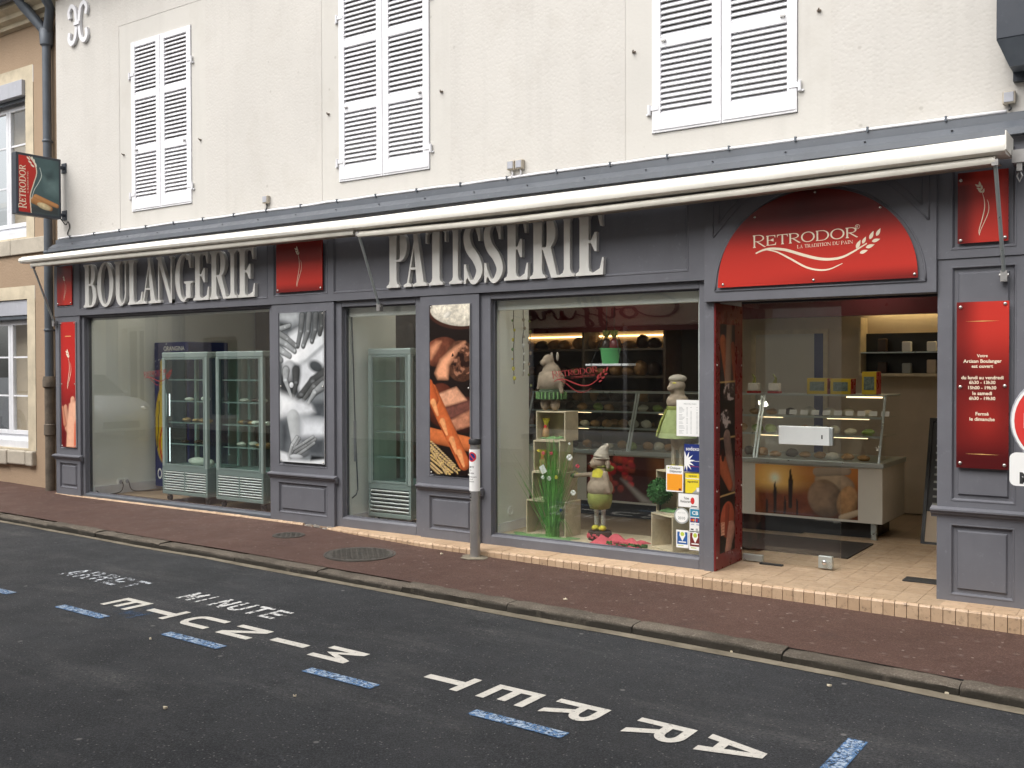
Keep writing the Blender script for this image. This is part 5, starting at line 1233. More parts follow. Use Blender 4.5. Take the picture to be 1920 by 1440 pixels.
for x0 in (-23.2, -21.55, -20.5):
    m = MB(); m.box(x0, x0+.42, YO, YO+.07, -.4, 3.0)
    for za, zb in ((.3, 1.15), (1.3, 1.65), (1.8, 2.8)): m.box(x0+.10, x0+.32, YO+.07, YO+.09, za, zb)
    m.build('door_pilaster', 'roller_grey', ob, bevel=.006)
m = MB(); m.prism([(YO-.05, 5.9), (YO+.25, 6.0), (YO+.35, 6.15), (YO-.05, 6.15)], -34, 8, 'yz'); m.prism([(YO+.45, 6.15), (YO+.45, 6.2), (YO-4, 7.8), (YO-4, 7.7)], -34, 8, 'yz'); m.build('cornice', 'stone_cream', ob)
# script word (reads normally from the street, so it shows mirrored in the glass): facing +y, reading towards -x
scr = dict(C=[(.95, .80), (.80, .98), (.45, 1.0), (.12, .72), (.05, .35), (.25, .02), (.70, .05), (1.05, .35)], o=[(.0, .22), (.10, .45), (.32, .45), (.40, .22), (.22, .0), (.04, .12), (.10, .40), (.35, .42), (.55, .36)],
    i=[(.0, .36), (.10, .45), (.10, .10), (.20, .02), (.36, .25)], f=[(.0, .2), (.25, .65), (.30, .95), (.18, 1.0), (.10, .6), (.08, -.2), (.0, -.38), (-.06, -.2), (.15, .12), (.38, .25)],
    u=[(.0, .40), (.08, .10), (.20, .02), (.34, .2), (.38, .42), (.38, .10), (.48, .02), (.60, .25)], r=[(.0, .25), (.12, .50), (.16, .38), (.30, .38), (.28, .10), (.38, .02), (.50, .22)], e=[(.0, .20), (.30, .32), (.28, .46), (.12, .44), (.06, .18), (.20, .02), (.50, .18), (.75, .30)])
m = MB(); x = 0.0
for ch, adv in zip('Coiffure', (1.0, .52, .34, .36, .38, .58, .48, .7)):
    pz = ribbon(crom([(x+a*1.05, b) for a, b in scr[ch]], 7), lambda t: .045+.055*math.sin(math.pi*t)**2); 
    m.prism(pz, 0, .02)
    if ch == 'i': m.prism(arc(x+.12, .66, .05, .05, 0, 330, 8), 0, .02)
    x += adv
sc_ = 3.35/x; m.v = [(-10.43+.0+(v[0])*sc_*1.0, YO+.07+v[1], 2.42+v[2]*.38) for v in m.v]
# mirror so that it reads correctly when one faces the shop (viewer looks towards -y: right hand is -x)
m.v = [(-10.43-7.06-(v[0]), v[1], v[2]) for v in m.v]; m.f = [f[::-1] for f in m.f]
m.build('script_lettering', 'dark_print', sg)
# white hatchback parked across the street, its nose seen mirrored in the left window
car = thing('parked_car', 'white hatchback parked across the street, mirrored in the left shop window', 'car', (-20.35, -5.35, road(-20.35, -5.35)))
mat('car_paint', (.72, .74, .76), .22, 0, var=.02, spec=.6); mat('car_trim', (.02, .02, .022), .5)
L2 = 1.98; side = [(-1.98, .32), (-1.97, .62), (-1.90, .86), (-1.70, .98), (-1.42, 1.38), (-1.15, 1.47), (-.2, 1.50), (.35, 1.43), (1.02, 1.00), (1.45, .93), (1.80, .80), (1.95, .62), (1.98, .42), (1.93, .26), (1.55, .22), (-1.6, .22), (-1.9, .25)]
def sect(y):                                               # half-width fraction -> side profile pulled in
    k = abs(y)/.84; return [(px_*(1-.05*k**6), z*(1-(.045 if z > .95 else .0)*k**2)) for px_, z in side]
m = MB(); yy = [-.84, -.80, -.62, -.3, 0, .3, .62, .80, .84]; n_ = len(side)
for y in yy:
    for px_, z in sect(y):
        tum = 1-.18*max(0, (z-.9)/.6) if z > .9 else 1
        m.v.append((px_, y*tum, z if abs(y) < .84 else .22+(z-.22)*.985))
for i in range(len(yy)-1):
    for j in range(n_): m.f.append((i*n_+j, i*n_+(j+1) % n_, (i+1)*n_+(j+1) % n_, (i+1)*n_+j))
m.f.append(tuple(range(n_))); m.f.append(tuple((len(yy)-1)*n_+j for j in range(n_))[::-1])
m.build('body', 'car_paint', car, smooth=True, angle=35, local=True)
for sgn in (-1, 1):
    m = MB(); ypl = sgn*.80
    gl_ = [(-1.35, 1.02), (-1.22, 1.36), (-.25, 1.43), (.30, 1.37), (.88, 1.03)]
    m.v = [(a, sgn*(.845-.30*max(0, b-.9)), b) for a, b in gl_]+[(a, sgn*(.835-.30*max(0, b-.9)), b) for a, b in gl_]; m.f = [(0, 1, 2, 3, 4), (9, 8, 7, 6, 5)]+[(i, (i+1) % 5, (i+1) % 5+5, i+5) for i in range(5)]
    m.build('side_window', 'dark_gloss', car, local=True)
    for wx in (-1.22, 1.25):
        m = MB(); m.lathe([(.0, sgn*.70), (.20, sgn*.70), (.29, sgn*.71), (.31, sgn*.74), (.31, sgn*.83), (.29, sgn*.86), (.20, sgn*.865)], (wx, 0, .31), 24, 'y'); wv = m.build('wheel', 'rubber', car, smooth=True, angle=40, local=True)
        m = MB(); m.lathe([(.19, sgn*.862), (.17, sgn*.872), (.05, sgn*.868), (0, sgn*.875)], (wx, 0, .31), 20, 'y'); m.build('hubcap', 'alu', wv, local=True)
        m = MB(); m.lathe([(.36, sgn*.846), (.31, sgn*.848)], (wx, 0, .31), 24, 'y'); m.build('wheel_arch', 'car_trim', car, local=True)
    m = MB(); m.ell((1.72, sgn*.64, .70), (.20, .15, .085), 14, 8); m.build('headlight', 'chrome', car, smooth=True, local=True)
    m = MB(); m.ell((.72, sgn*.93, 1.02), (.07, .10, .07), 10, 8); m.build('door_mirror', 'car_paint', car, smooth=True, local=True)
m = MB(); m.add([(.42, -.62, 1.42), (.42, .62, 1.42), (1.04, .70, 1.02), (1.04, -.70, 1.02)], [(3, 2, 1, 0)]); m.v = [(x+.012, y, z+.012) for x, y, z in m.v]; m.build('windscreen', 'dark_gloss', car, local=True)
m = MB(); m.box(1.93, 1.992, -.42, .42, .32, .46); m.build('grille', 'car_trim', car, bevel=.01, local=True)
m = MB(); m.box(1.985, 1.999, -.26, .26, .48, .59); m.build('number_plate', 'white_print', car, local=True)
# ================================================================== SHOP INTERIOR SHELL
def sbox(name, bx, m_, lab=None):
    m = MB(); m.box(*bx); return struct(m.build(name, m_), lab)
n = N('shop_floor'); br = n.n('TexBrick'); br.offset = 0; br.inputs['Scale'].default_value = 1.0; br.inputs['Brick Width'].default_value = .149; br.inputs['Row Height'].default_value = .149; br.inputs['Mortar Size'].default_value = .002
br.inputs['Color1'].default_value = (.30, .21, .13, 1); br.inputs['Color2'].default_value = (.34, .24, .15, 1); br.inputs['Mortar'].default_value = (.12, .09, .06, 1); n.l(n.co(), br.inputs[0])
n.bsdf(n.mix(n.mapr(n.noise(3, 5), .3, .7, 0, .4), br.outputs[0], (.2, .15, .1)), .4, 0)
sbox('interior_floor', (-11.3, -1.1, .05, 4.2, -.3, -.013), 'shop_floor', 'beige tiled floor inside the shop')
sbox('interior_wall_left', (-11.25, -11.068, .091, 4.1, -.0125, 2.62), 'white_wall', 'white side wall behind the drinks window')
sbox('interior_wall_right', (-1.25, -1.1, .062, 4.1, -.0125, 2.62), 'wall_beige')
sbox('interior_wall_back', (-11.06, -1.26, 4.0, 4.1, -.0125, 2.62), 'wall_brown')
sbox('ceiling', (-11.3, -1.1, .052, 4.2, 2.62, 2.7), 'ceiling_white')
sbox('interior_lintel', (-11.06, -3.05, .0915, .14, 2.135, 2.62), 'white_wall')
sbox('interior_wall_front', (-7.80, -6.80, .0915, .13, -.0125, 2.134), 'white_wall'); 
sbox('interior_wall_front', (-5.852, -5.03, .0915, .13, -.0125, 2.134), 'white_wall')
sbox('partition', (-6.865, -6.800, .131, .80, -.0125, 2.134), 'white_wall', 'white partition beside the single display fridge')
sbox('partition', (-5.10, -5.030, .131, .62, -.0125, 2.134), 'white_wall', 'white partition beside the decorated window')
sbox('window_platform', (-5.028, -3.07, .093, .72, -.0125, .078), 'wood_pale', 'pale platform of the decorated shop window')
m = MB(); m.box(-11.0, -6.7, 2.6, 2.65, -.0125, 2.6); struct(m.build('interior_screen', 'wall_brown'), 'dark partition behind the display fridges')
for bx, nm in (((-11.06, -11.045, .10, 1.0, -.01, .10), 'skirting'), ((-6.799, -6.787, .13, .79, -.01, .10), 'skirting'), ((-5.029, -5.018, .13, .6, .079, .16), 'skirting')): sbox(nm, bx, 'paint_white')
for x0, x1, sb in ((-5.012, -3.070, .05), (-6.785, -5.855, .03)):          # pale inner lining round the panes
    m = MB(); m.box(x0+.001, x1-.001, .0925, .17, 2.04, 2.134); m.box(x1-sb, x1-.001, .0925, .15, .09, 2.04); o = struct(m.build('window_lining', 'white_wall'))
# door recess: reveal, head, glazing
rv = thing('door_reveal', 'red side panel of the doorway with four bread pictures', 'wall panel', (-2.98, .25, 0))
m = MB(); m.box(-3.055, -2.942, .0905, .52, -.010, 2.10); m.build('core', 'white_wall', rv)
m = MB(); m.box(-2.941, -2.930, -.028, .515, .002, 2.015); m.build('panel', 'red_panel', rv, bevel=.002)
c = Canvas(1, 6.4, 60, (22, 14, 12)); K = lambda x, y: ((x-60)/76, (y-135)/1215*6.4)
c.poly([K(60, 135), K(136, 135), K(136, 440), K(60, 440)], (48, 38, 36), .02); c.cap(*K(75, 230), *K(95, 430), .22, .15, (168, 92, 56), .7, .1, .2); c.cap(*K(108, 130), *K(100, 450), .20, .22, (150, 118, 98), .6, .1, .2); c.cap(*K(125, 250), *K(135, 430), .14, .12, (140, 66, 40), .6, .1, .2)
c.ell(*K(112, 495), .52, .28, -8, (58, 42, 40), .6, .06)
fb = c.fbm(7, 4, 3); c.put(np.clip((fb-.50)*9, 0, 1)*(np.hypot((c.X-.68)/.46, (c.Y-1.90)/.24) < 1)*.85, np.array(srgb(190, 172, 162)))
c.ell(*K(90, 640), .42, .30, 0, (54, 38, 36), .6, .06, .5); c.put(np.clip((c.fbm(8, 4, 6)-.49)*9, 0, 1)*(np.hypot((c.X-.39)/.38, (c.Y-2.66)/.26) < 1)*.85, np.array(srgb(192, 176, 168)))
for y in (441, 740, 1045): c.poly([K(60, y), K(136, y-4), K(136, y+2), K(60, y+5)], (214, 176, 110), .02)
c.cap(*K(95, 740), *K(125, 1000), .24, .22, (132, 104, 92), .6, .08, .6, 3, 5); c.cap(*K(72, 880), *K(112, 1000), .30, .18, (176, 92, 58), .65, .08, .2); c.ell(*K(75, 830), .12, .2, 0, (48, 16, 14), .5, .1)
c.ell(*K(98, 1180), .48, .52, 8, (176, 84, 56), .6, .05, .25)
for k_ in range(9): c.cap(*K(66, 1190+k_*8), *K(120, 1196+k_*7), .018, .018, (226, 168, 138), .2, .4)
c.cap(*K(98, 1120), *K(92, 1240), .16, .14, (142, 60, 40), .5, .2); c.cap(*K(118, 1240), *K(100, 1345), .26, .2, (176, 128, 110), .6, .08, .3)
zt, zb = XP(1360, 608, -2.928)[1], XP(1365, 1040, -2.928)[1]
c.mesh('picture_strip', (-2.9292, .055, zt), (0, .30, 0), (0, 0, -(zt-.12)), 'print_satin', rv)
s0 = None
for y in (.0, .49):
    for z in (.10, .60, 1.08, 1.55):
        if s0 is None: m = MB(); m.lathe([(.008, 0), (.006, .004), (0, .005)], (-2.930, y, z), 8, 'x'); s0 = m.build('screw', 'screw', rv); q0 = (y, z)
        else: inst(s0, 'screw', rv, (0, y-q0[0], z-q0[1]))
sbox('door_recess_ceiling', (-2.94, -1.2, .0915, .60, 2.10, 2.18), 'paint_dark')
sbox('door_jamb', (-1.36, -1.252, .062, .55, -.0125, 2.09), 'dark_red')
dr = thing('glass_door', 'frameless glass door leaf with steel handle plate', 'door', (-2.5, .5, 0))
xd0, xd1 = -2.915, P(1577, 800, .5)[0]
m = MB(); m.box(xd0, xd1, .495, .505, .012, 2.03); m.build('pane', 'glass_clear', dr)
hx0, hz1 = P(1461, 798, .49); hx1, hz0 = P(1556, 836, .49)
m = MB(); m.box(hx0, hx1, .475, .494, hz0, hz1); h = m.build('handle_plate', 'alu_light', dr, bevel=.003)
m = MB(); m.box(hx1+.002, hx1+.028, .465, .494, hz0+.003, hz1-.003); m.build('grip', 'alu', h, bevel=.003)
m = MB(); m.box(hx1-.06, hx1-.05, .4735, .475, hz0+.05, hz0+.08); m.build('keyhole', 'black', h)
m = MB(); m.box(xd0, xd0+.16, .485, .515, .008, .06); m.build('pivot_fitting', 'alu', dr, bevel=.003)
lx, lz = P(1547, 1056, .49); m = MB(); m.box(lx-.05, lx+.055, .483, .517, .012, .105); lk = m.build('lock_fitting', 'alu', dr, bevel=.003)
m = MB(); m.lathe([(.017, 0), (.017, -.02), (.010, -.024), (0, -.024)], (lx, .483, .058), 14, 'y'); m.build('lock_cylinder', 'chrome', lk, smooth=True, angle=40)
m = MB(); m.box(-2.925, -1.36, .48, .52, 2.035, 2.099); m.build('top_rail', 'paint_dark', dr)
d2 = thing('glass_door', 'second glass door leaf folded open inside the doorway', 'door', (-1.4, .9, 0))
m = MB(); m.box(-1.378, -1.368, .53, 1.28, .012, 2.03); m.build('pane', 'glass_clear', d2); m = MB(); m.box(-1.395, -1.352, .53, .68, .004, .06); m.build('pivot_fitting', 'alu', d2)
m = MB(); m.box(-1.40, -1.346, 1.16, 1.18, 1.0, 1.25); m.build('handle_plate', 'alu_light', d2)
def mat_(name, label, x0, x1, y0, y1, mm='rubber'):
    m = MB(); m.box(x0, x1, y0, y1, .0005, .012); tag(m.build(name, mm, bevel=.003), label, 'mat')
mat('mat_brown', (.028, .022, .018), .95, var=.3, vs=20, bump=.5, bs=300)
mat_('door_mat', 'wide dark brown mat before the sales counter', -3.55, -2.245, 1.02, 1.80, 'mat_brown')
mat_('threshold_plate', 'dark floor plate at the foot of the right pilaster inside the doorway', -1.69, -1.40, .40, .54); mat_('threshold_plate', 'small dark floor plate by the glass door pivot', -2.76, -2.58, .43, .475)
# ================================================================== DISPLAY FRIDGES
def louvre(parent, x0, x1, z0, z1, y, nn, first=None):
    p = (z1-z0)/nn
    for i in range(nn):
        z = z0+(i+.5)*p
        if first is None: m = MB(); m.obox((0, 0, 0), ((x1-x0)/2, 0, 0), (0, .010, -p*.22), (0, .002, p*.13)); first = m.build('slat', 'alu_light', parent, local=True); first.location = Vector(((x0+x1)/2, y, z))
        else: inst(first, 'slat', parent, ((x0+x1)/2, y, z))
    return first
led = emis('led_white', (.9, .97, 1.0), 1.5)
def fridge(label, x0, x1, y0, dep, cols, lamp=False):
    W = x1-x0; H = 1.745; t = thing('display_fridge', label, 'display fridge', (x0, y0, -.0125)); L = dict(local=True)
    m = MB(); pt = .042
    for a in (0, W-pt):
        for b in (0, dep-pt): m.box(a, a+pt, b, b+pt, .40, 1.68)
    m.build('posts', 'alu_post', t, bevel=.006, **L)
    m = MB(); m.box(0, W, 0, dep, 1.68, H); m.build('top', 'alu_post', t, bevel=.012, **L)
    m = MB(); m.box(0, W, 0, dep, .36, .42); m.box(0, W, 0, dep, .085, .125); m.box(0, .03, 0, dep, .125, .36); m.box(W-.03, W, 0, dep, .125, .36); m.box(.03, W-.03, .06, dep, .125, .36)
    b = m.build('base', 'alu_green', t, bevel=.005, **L)
    k2 = MB(); k2.box(.031, W-.031, .030, .058, .126, .359); k2.build('grille_recess', 'black', b, local=True)
    cw = (W-.06-.02*(cols-1))/cols; f = None
    for k_ in range(cols): f = louvre(b, .03+k_*(cw+.02), .03+k_*(cw+.02)+cw, .128, .358, .012, 8 if cols == 2 else 6, f)
    if cols == 2: m = MB(); m.box(.03+cw, .05+cw, .0, .03, .125, .36); m.build('grille_post', 'alu_green', b, local=True)
    f2 = None
    for i in range(8):
        z = .128+.23*(i+.5)/8; m = MB()
        if f2 is None: m.box(W-.002, W+.003, .05, dep-.05, -.008, .008); f2 = m.build('side_slat', 'alu_green', b, local=True); f2.location = (0, 0, z)
        else: inst(f2, 'side_slat', b, (0, 0, z))
    g = .006
    for nm, bx in (('front_pane', (pt, W-pt, .012, .012+g, .42, 1.68)), ('back_pane', (pt, W-pt, dep-.02, dep-.02+g, .42, 1.68)), ('side_pane', (.012, .012+g, pt, dep-pt, .42, 1.68)), ('side_pane', (W-.018, W-.012, pt, dep-pt, .42, 1.68))):
        m = MB(); m.box(*bx); m.build(nm, 'glass_green', t, **L)
    m = MB(); fr = .022
    for bx in ((pt, pt+fr, .42, 1.68), (W-pt-fr, W-pt, .42, 1.68), (pt+fr, W-pt-fr, .42, .42+fr), (pt+fr, W-pt-fr, 1.68-fr, 1.68)): m.box(bx[0], bx[1], -.004, .010, bx[2], bx[3])
    m.build('door_frame', 'alu_green', t, bevel=.003, **L)
    for z in (.67, .92, 1.17, 1.42):
        m = MB(); m.box(.05, W-.05, .06, dep-.05, z, z+.008); s = m.build('shelf', 'glass_green', t, **L)
        m = MB(); m.box(.05, W-.05, .055, .060, z-.004, z+.012); m.build('shelf_edge', 'alu_green', s, local=True)
    for a in (.06, W-.06):
        for b_ in (.06, dep-.06):
            m = MB(); m.lathe([(.0, -.014), (.036, -.014), (.038, 0), (.036, .014), (0, .014)], (a, b_, .038), 14, 'y'); cst = m.build('castor', 'rubber', t, smooth=True, angle=40, **L)
            m = MB(); m.box(a-.02, a+.02, b_-.018, b_+.018, .055, .085); m.build('castor_fork', 'steel', cst, local=True)
    if lamp: m = MB(); m.tube([(.075, .05, .46), (.075, .05, .86)], .005, 8); m.build('lamp_tube', led, t, **L); m = MB(); m.tube([(.075, .05, 1.0), (.075, .05, 1.26)], .006, 8); m.build('lamp_tube', led, t, **L)
    return t
xa, xb = P(304, 800, .30)[0], P(388, 800, .30)[0]
fridge('glass display fridge on castors next to the blue drinks cooler, with a lit tube', xa, xb, .30, .50, 2, True)
xc, xe = P(404.5, 800, .30)[0], P(493, 800, .30)[0]
fridge('glass display fridge on castors close to the kneading photo pilaster', xc, xe, .30, .50, 2)
xf, xg = P(690, 800, .30)[0], P(770, 800, .30)[0]
fridge('empty narrow glass display fridge standing alone between the two photo panels', xf, xg, .30, .52, 1)
mat('pastry', (.45, .25, .10), .6, var=.35, vs=30, rand=.4); mat('cream_cake', (.72, .68, .60), .6, var=.12, vs=30); mat('choc', (.05, .025, .015), .5, var=.3); mat('green_icing', (.30, .42, .10), .5, var=.2, vs=20)
def cake(name, label, cat, x, y, z, r, mm, seed=0, grp=None, amp=.06):
    m = MB(); m.ell((x, y, z+r[2]*.86), r, 12, 8, seed, amp); m.v = [(a, b, max(c_, z)) for a, b, c_ in m.v]
    return tag(m.build(name, mm, smooth=True, org=(x, y, z)), label, cat, grp)
q = random.Random(31); S0 = -.0125
TONE = dict(pastry='golden brown', cream_cake='cream coloured', choc='dark chocolate', green_icing='green iced')
for fx0, fx1, rows, frn in ((xa, xb, ((.92, 4), (.67, 3), (1.17, 2)), 'lit display fridge'), (xc, xe, ((.92, 5), (1.17, 3), (.67, 4)), 'fridge beside the kneading photo')):
    for z, k_ in rows:
        for i in range(k_):
            x = fx0+.12+(fx1-fx0-.24)*(i+.5)/k_; mt = q.choice(['pastry', 'cream_cake', 'choc']); cake('cake', 'small %s cake on the %s shelf of the %s' % (TONE[mt], {.67: 'lowest', .92: 'second', 1.17: 'third'}[z], frn), 'cake', x, .45+q.uniform(0, .12), S0+z+.0085, (.055, .055, q.uniform(.018, .028)), mt, i, 'cakes in the display fridges')
x = xa+.38; cake('log_cake', 'long white frosted log cake at the bottom of the lit fridge', 'cake', x+.02, .5, S0+.421, (.17, .055, .05), 'cream_cake', 3)
cake('log_cake', 'short white frosted cake beside the long log cake', 'cake', x+.27, .46, S0+.421, (.06, .05, .045), 'cream_cake', 5)
# blue drinks cooler
dc = thing('drinks_cooler', 'dark blue drinks cooler with a yellow bottle picture by the white side wall', 'fridge', (-10.68, 1.0, -.0125))
X0, X1, Y0 = -11.0, -10.32, .93
m = MB(); m.box(X0, X1, Y0, Y0+.62, .03, 1.88); m.build('body', 'navy_print', dc, bevel=.01)
c = Canvas(.68, 1.85, 60, (16, 26, 96))
c.ell(.16, 1.05, .16, .50, 0, (226, 190, 20), .35, .06); c.cap(.16, .62, .15, .25, .07, .035, (226, 190, 20), .3, .15); c.ell(.20, 1.30, .12, .26, 0, (206, 40, 24), .2, .08); c.ell(.205, 1.29, .095, .22, 0, (232, 200, 30), .2, .08); c.cap(.09, .75, .05, 1.35, .010, .010, (10, 14, 40), .1, .3)
rg = np.random.default_rng(3)
for k_ in range(150):
    x_, y_ = rg.random()*.34, rg.random()*1.1; 
    if abs(x_-.15) > .02+.12*y_: c.ell(x_, y_, .007, .007, 0, (236, 240, 246), .1, .4)
c.mesh('print', (X0+.004, Y0-.0012, 1.875), (.672, 0, 0), (0, 0, -1.84), 'print_satin', dc)
m = MB(); text_on(m, 'ORANGINA', X0+.40, 1.80, Y0-.003, width=.42, bold=.02); text_on(m, 'ORANGINA', X0+.36, .20, Y0-.003, width=.62, height=.14, bold=.02); m.build('lettering', 'white_print', dc)
m = MB(); m.box(X0+.25, X1-.03, Y0-.02, Y0-.004, .32, 1.70); dd_ = m.build('door', 'dark_gloss', dc, bevel=.004); m = MB(); m.box(X0+.255, X0+.28, Y0-.045, Y0-.02, .8, 1.3); m.build('handle', 'alu', dd_)
for a in (X0+.08, X1-.08):
    m = MB(); m.lathe([(.025, -.0125), (.025, .031)], (a, Y0+.08, 0), 10); m.build('foot', 'rubber', dc)
# sockets and cables
for py, px in ((903, 232),):
    y, z = XP(px, py, -11.06)
    t = thing('wall_socket', 'white double socket on the side wall near the floor', 'socket', (-11.06, y, z))
    for k_ in (-.045, .045):
        m = MB(); m.box(-11.0675, -11.052, y+k_-.04, y+k_+.04, z-.04, z+.04); o = m.build('plate', 'white_print', t, bevel=.004); m = MB(); m.lathe([(.026, 0), (.022, .003), (0, .003)], (-11.0518, y+k_, z), 14, 'x'); m.build('outlet', 'roller_grey', o)
    m = MB(); m.tube(crom([(-11.03, y-.04, z), (-11.0, y-.05, z-.05), (-10.99, y-.1, .01), (-10.95, y-.3, .002), (-10.98, .16, .003), (-11.04, .12, .05)], 6), .006, 6); m.build('cable', 'black', t, smooth=True)
    m = MB(); m.tube(crom([(-11.03, y+.05, z), (-10.99, y+.07, .02), (-10.95, y+.2, -.004), (-10.85, .98, -.004), (-10.8, 1.1, .05)], 6), .006, 6); m.build('cable', 'black', t, smooth=True)
t = thing('wall_conduit', 'thin grey cable trunking bent down the white partition beside the lone fridge', 'conduit', (-6.79, .2, 1.2))
m = MB(); m.tube([(-6.793, .135, 2.12), (-6.793, .155, 1.7), (-6.793, .18, 1.0), (-6.793, .215, .34), (-6.793, .19, .29), (-6.793, .134, .262)], .0065, 7); m.build('pipe', 'zinc_pipe', t, smooth=True)
m = MB(); m.box(-6.80, -6.786, .165, .19, .62, 1.02); m.build('sleeve', 'roller_grey', t)
y, z = XP(957, 958, -5.03); t = thing('wall_socket', 'single round white socket on the partition of the decorated window', 'socket', (-5.03, y, z)); m = MB(); m.lathe([(.045, 0), (.042, .008), (.03, .010), (.024, .004), (0, .004)], (-5.0298, y, z), 16, 'x'); m.build('plate', 'white_print', t, smooth=True, angle=40)
m = MB(); y_ = XP(935, 800, -5.03)[0]; m.tube([(-5.02, y_, 2.1), (-5.02, y_, 1.0)], .004, 6); m.tube([(-5.02, y_, 1.0), (-5.02, y_, .52)], .009, 6); tag(m.build('blind_cord', 'white_print'), 'thin white blind cord hanging down the partition of the decorated window', 'cord')
# ================================================================== WRITING ON THE GLASS
mat('decal_red', (.25, .022, .022), .5, var=.05)
def decal(label, px0, px1, py0, py1, y=.0490):
    o = thing('window_decal', label, 'sticker', (P((px0+px1)/2, py1, y)[0], y, P(px0, py1, y)[1]))
    xL, zt_ = P(px0, py0, y); xR, _ = P(px1, py0, y); zb_ = P((px0+px1)/2, py1, y)[1]; zt_ = P((px0+px1)/2, py0, y)[1]
    logo(o, y, lambda u, v: (xL+(u-345)/1150*(xR-xL), zt_-(v-300)/400*(zt_-zb_)), 'decal_red', reg=False, sub=True); return o
decal('red wheat and name decal on the glass in front of the drinks cooler', 270, 322, 690, 722); decal('red wheat and name decal on the glass of the decorated window', 1036, 1140, 684, 735)
YG = .0485
def sticker(label, px0, px1, py0, py1, fn, col='white_print', rot=0, cat='sticker', name='window_sticker'):
    x0, z1 = P(px0, py0, YG); x1 = P(px1, py0, YG)[0]; z0 = P((px0+px1)/2, py1, YG)[1]; z1 = P((px0+px1)/2, py0, YG)[1]
    o = thing(name, label, cat, ((x0+x1)/2, YG, z0)); m = MB(); m.box(x0, x1, YG, YG+.0012, z0, z1); m.build('sheet', col, o)
    w_, h_ = x1-x0, z1-z0
    def rect(u0, v0, u1, v1, mt, dy=.0004, nm='field'):
        m = MB(); m.add([(x0+u0*w_, YG-dy, z1-v1*h_), (x0+u1*w_, YG-dy, z1-v1*h_), (x0+u1*w_, YG-dy, z1-v0*h_), (x0+u0*w_, YG-dy, z1-v0*h_)], [(0, 1, 2, 3)]); m.build(nm, mt, o)
    def tx(s_, u, v, ww, mt, hh=None, dy=.0008, bold=.01):
        m = MB(); text_on(m, s_, x0+u*w_, z1-v*h_, YG-dy, width=ww*w_, height=hh*h_ if hh else None, bold=bold); m.build('lettering', mt, o)
    def pg(pts, mt, dy=.0006, nm='shape'):
        P_ = [(x0+u*w_, z1-v*h_) for u, v in pts]
        a = sum(P_[i][0]*P_[(i+1) % len(P_)][1]-P_[(i+1) % len(P_)][0]*P_[i][1] for i in range(len(P_)))
        if a < 0: P_ = P_[::-1]
        m = MB(); m.add([(a_, YG-dy, b_) for a_, b_ in P_], [tuple(range(len(P_)))]); m.build(nm, mt, o)
    fn(rect, tx, pg); return o
def f_price(rect, tx, pg):
    tx('PRIX DU PAIN', .55, .11, .5, 'grey_print', .035)
    q = random.Random(1)
    for r_ in range(22):
        v = .20+r_*.034
        for u0, u1 in ((.10, .10+q.uniform(.12, .24)), (.40, .46), (.56, .62), (.80, .86)):
            if q.random() > .15: rect(u0, v, u1, v+.010, 'grey_print')
sticker('white printed price list taped inside the shop window', 1268.5, 1315, 750, 818, f_price, name='price_list', cat='notice')
def f_star(rect, tx, pg):
    tx('sodexo', .52, .16, .82, 'white_print', .14); c_ = (.12, .62); pts = []
    for k_ in range(14):
        a = R(-100+k_*200/13); r_ = (.62, .26)[k_ % 2]; pts.append((c_[0]+r_*math.cos(a)*.9, c_[1]+r_*math.sin(a)*.62))
    pts = [(max(0.01, u), min(.98, max(.02, v))) for u, v in pts]; pg([(0.01, .30)]+pts+[(0.01, .95)], 'white_print'); tx('Pass Restaurant', .70, .60, .5, 'white_print', .04); tx('solutions de motivation', .66, .80, .6, 'red_print', .03)
sticker('dark blue sticker with a white star on the shop window', 1283, 1313, 833, 885, f_star, 'navy_print')
def f_cheque(rect, tx, pg): rect(.05, .32, .95, .95, 'orange_print'); tx('Chèque', .52, .10, .6, 'dark_print', .11); tx('Déjeuner', .57, .23, .7, 'dark_print', .11); rect(.74, .86, .88, .94, 'maroon_print', .0008); rect(.10, .06, .18, .12, 'lime_print')
sticker('orange and white meal voucher sticker on the shop window', 1249, 1281, 873, 922, f_cheque)
def f_ap(rect, tx, pg): tx('apetiz', .5, .13, .55, 'dark_print', .11); tx('apetiz', .5, .42, .72, 'dark_print', .14); rect(0, .24, 1, .28, 'white_print'); pg([(.45, 1), (1, .60), (1, 1)], 'grey_print'); rect(.76, .70, .95, .90, 'white_print', .0008)
sticker('yellow sticker under the dark blue star sticker', 1285, 1313, 888, 925, f_ap, 'yellow_print')
def f_tr(rect, tx, pg): pg([(.70+.16*math.cos(t)*.6, .50+.16*math.sin(t)*1.9*.85) for t in np.linspace(0, 6.1, 20)], 'red_print'); tx('Ticket', .40, .34, .26, 'dark_print', .18); tx('Restaurant', .36, .58, .5, 'dark_print', .18); rect(.62, .88, .92, .94, 'dark_print')
sticker('white meal ticket sticker with a red dot', 1272, 1310, 926, 951, f_tr)
def f_cb(rect, tx, pg):
    rect(.06, .04, .94, .36, 'teal_print'); tx('CB', .5, .20, .55, 'white_print', .16, bold=.03); rect(.06, .40, .48, .60, 'navy_print'); rect(.52, .40, .94, .60, 'navy_print')
    for u, mt in ((.20, 'red_print'), (.34, 'orange_print'), (.66, 'red_print'), (.80, 'blue_print')): pg([(u+.10*math.cos(t), .50+.055*math.sin(t)) for t in np.linspace(0, 6, 14)], mt, .0009)
    tx('VISA', .27, .68, .3, 'blue_print', .05); tx('VISA', .73, .68, .3, 'blue_print', .05); rect(.1, .86, .36, .92, 'dark_print'); rect(.55, .84, .75, .93, 'grey_print')
sticker('white bank card sticker with blue emblem on the shop window', 1293, 1314, 953, 998, f_cb)
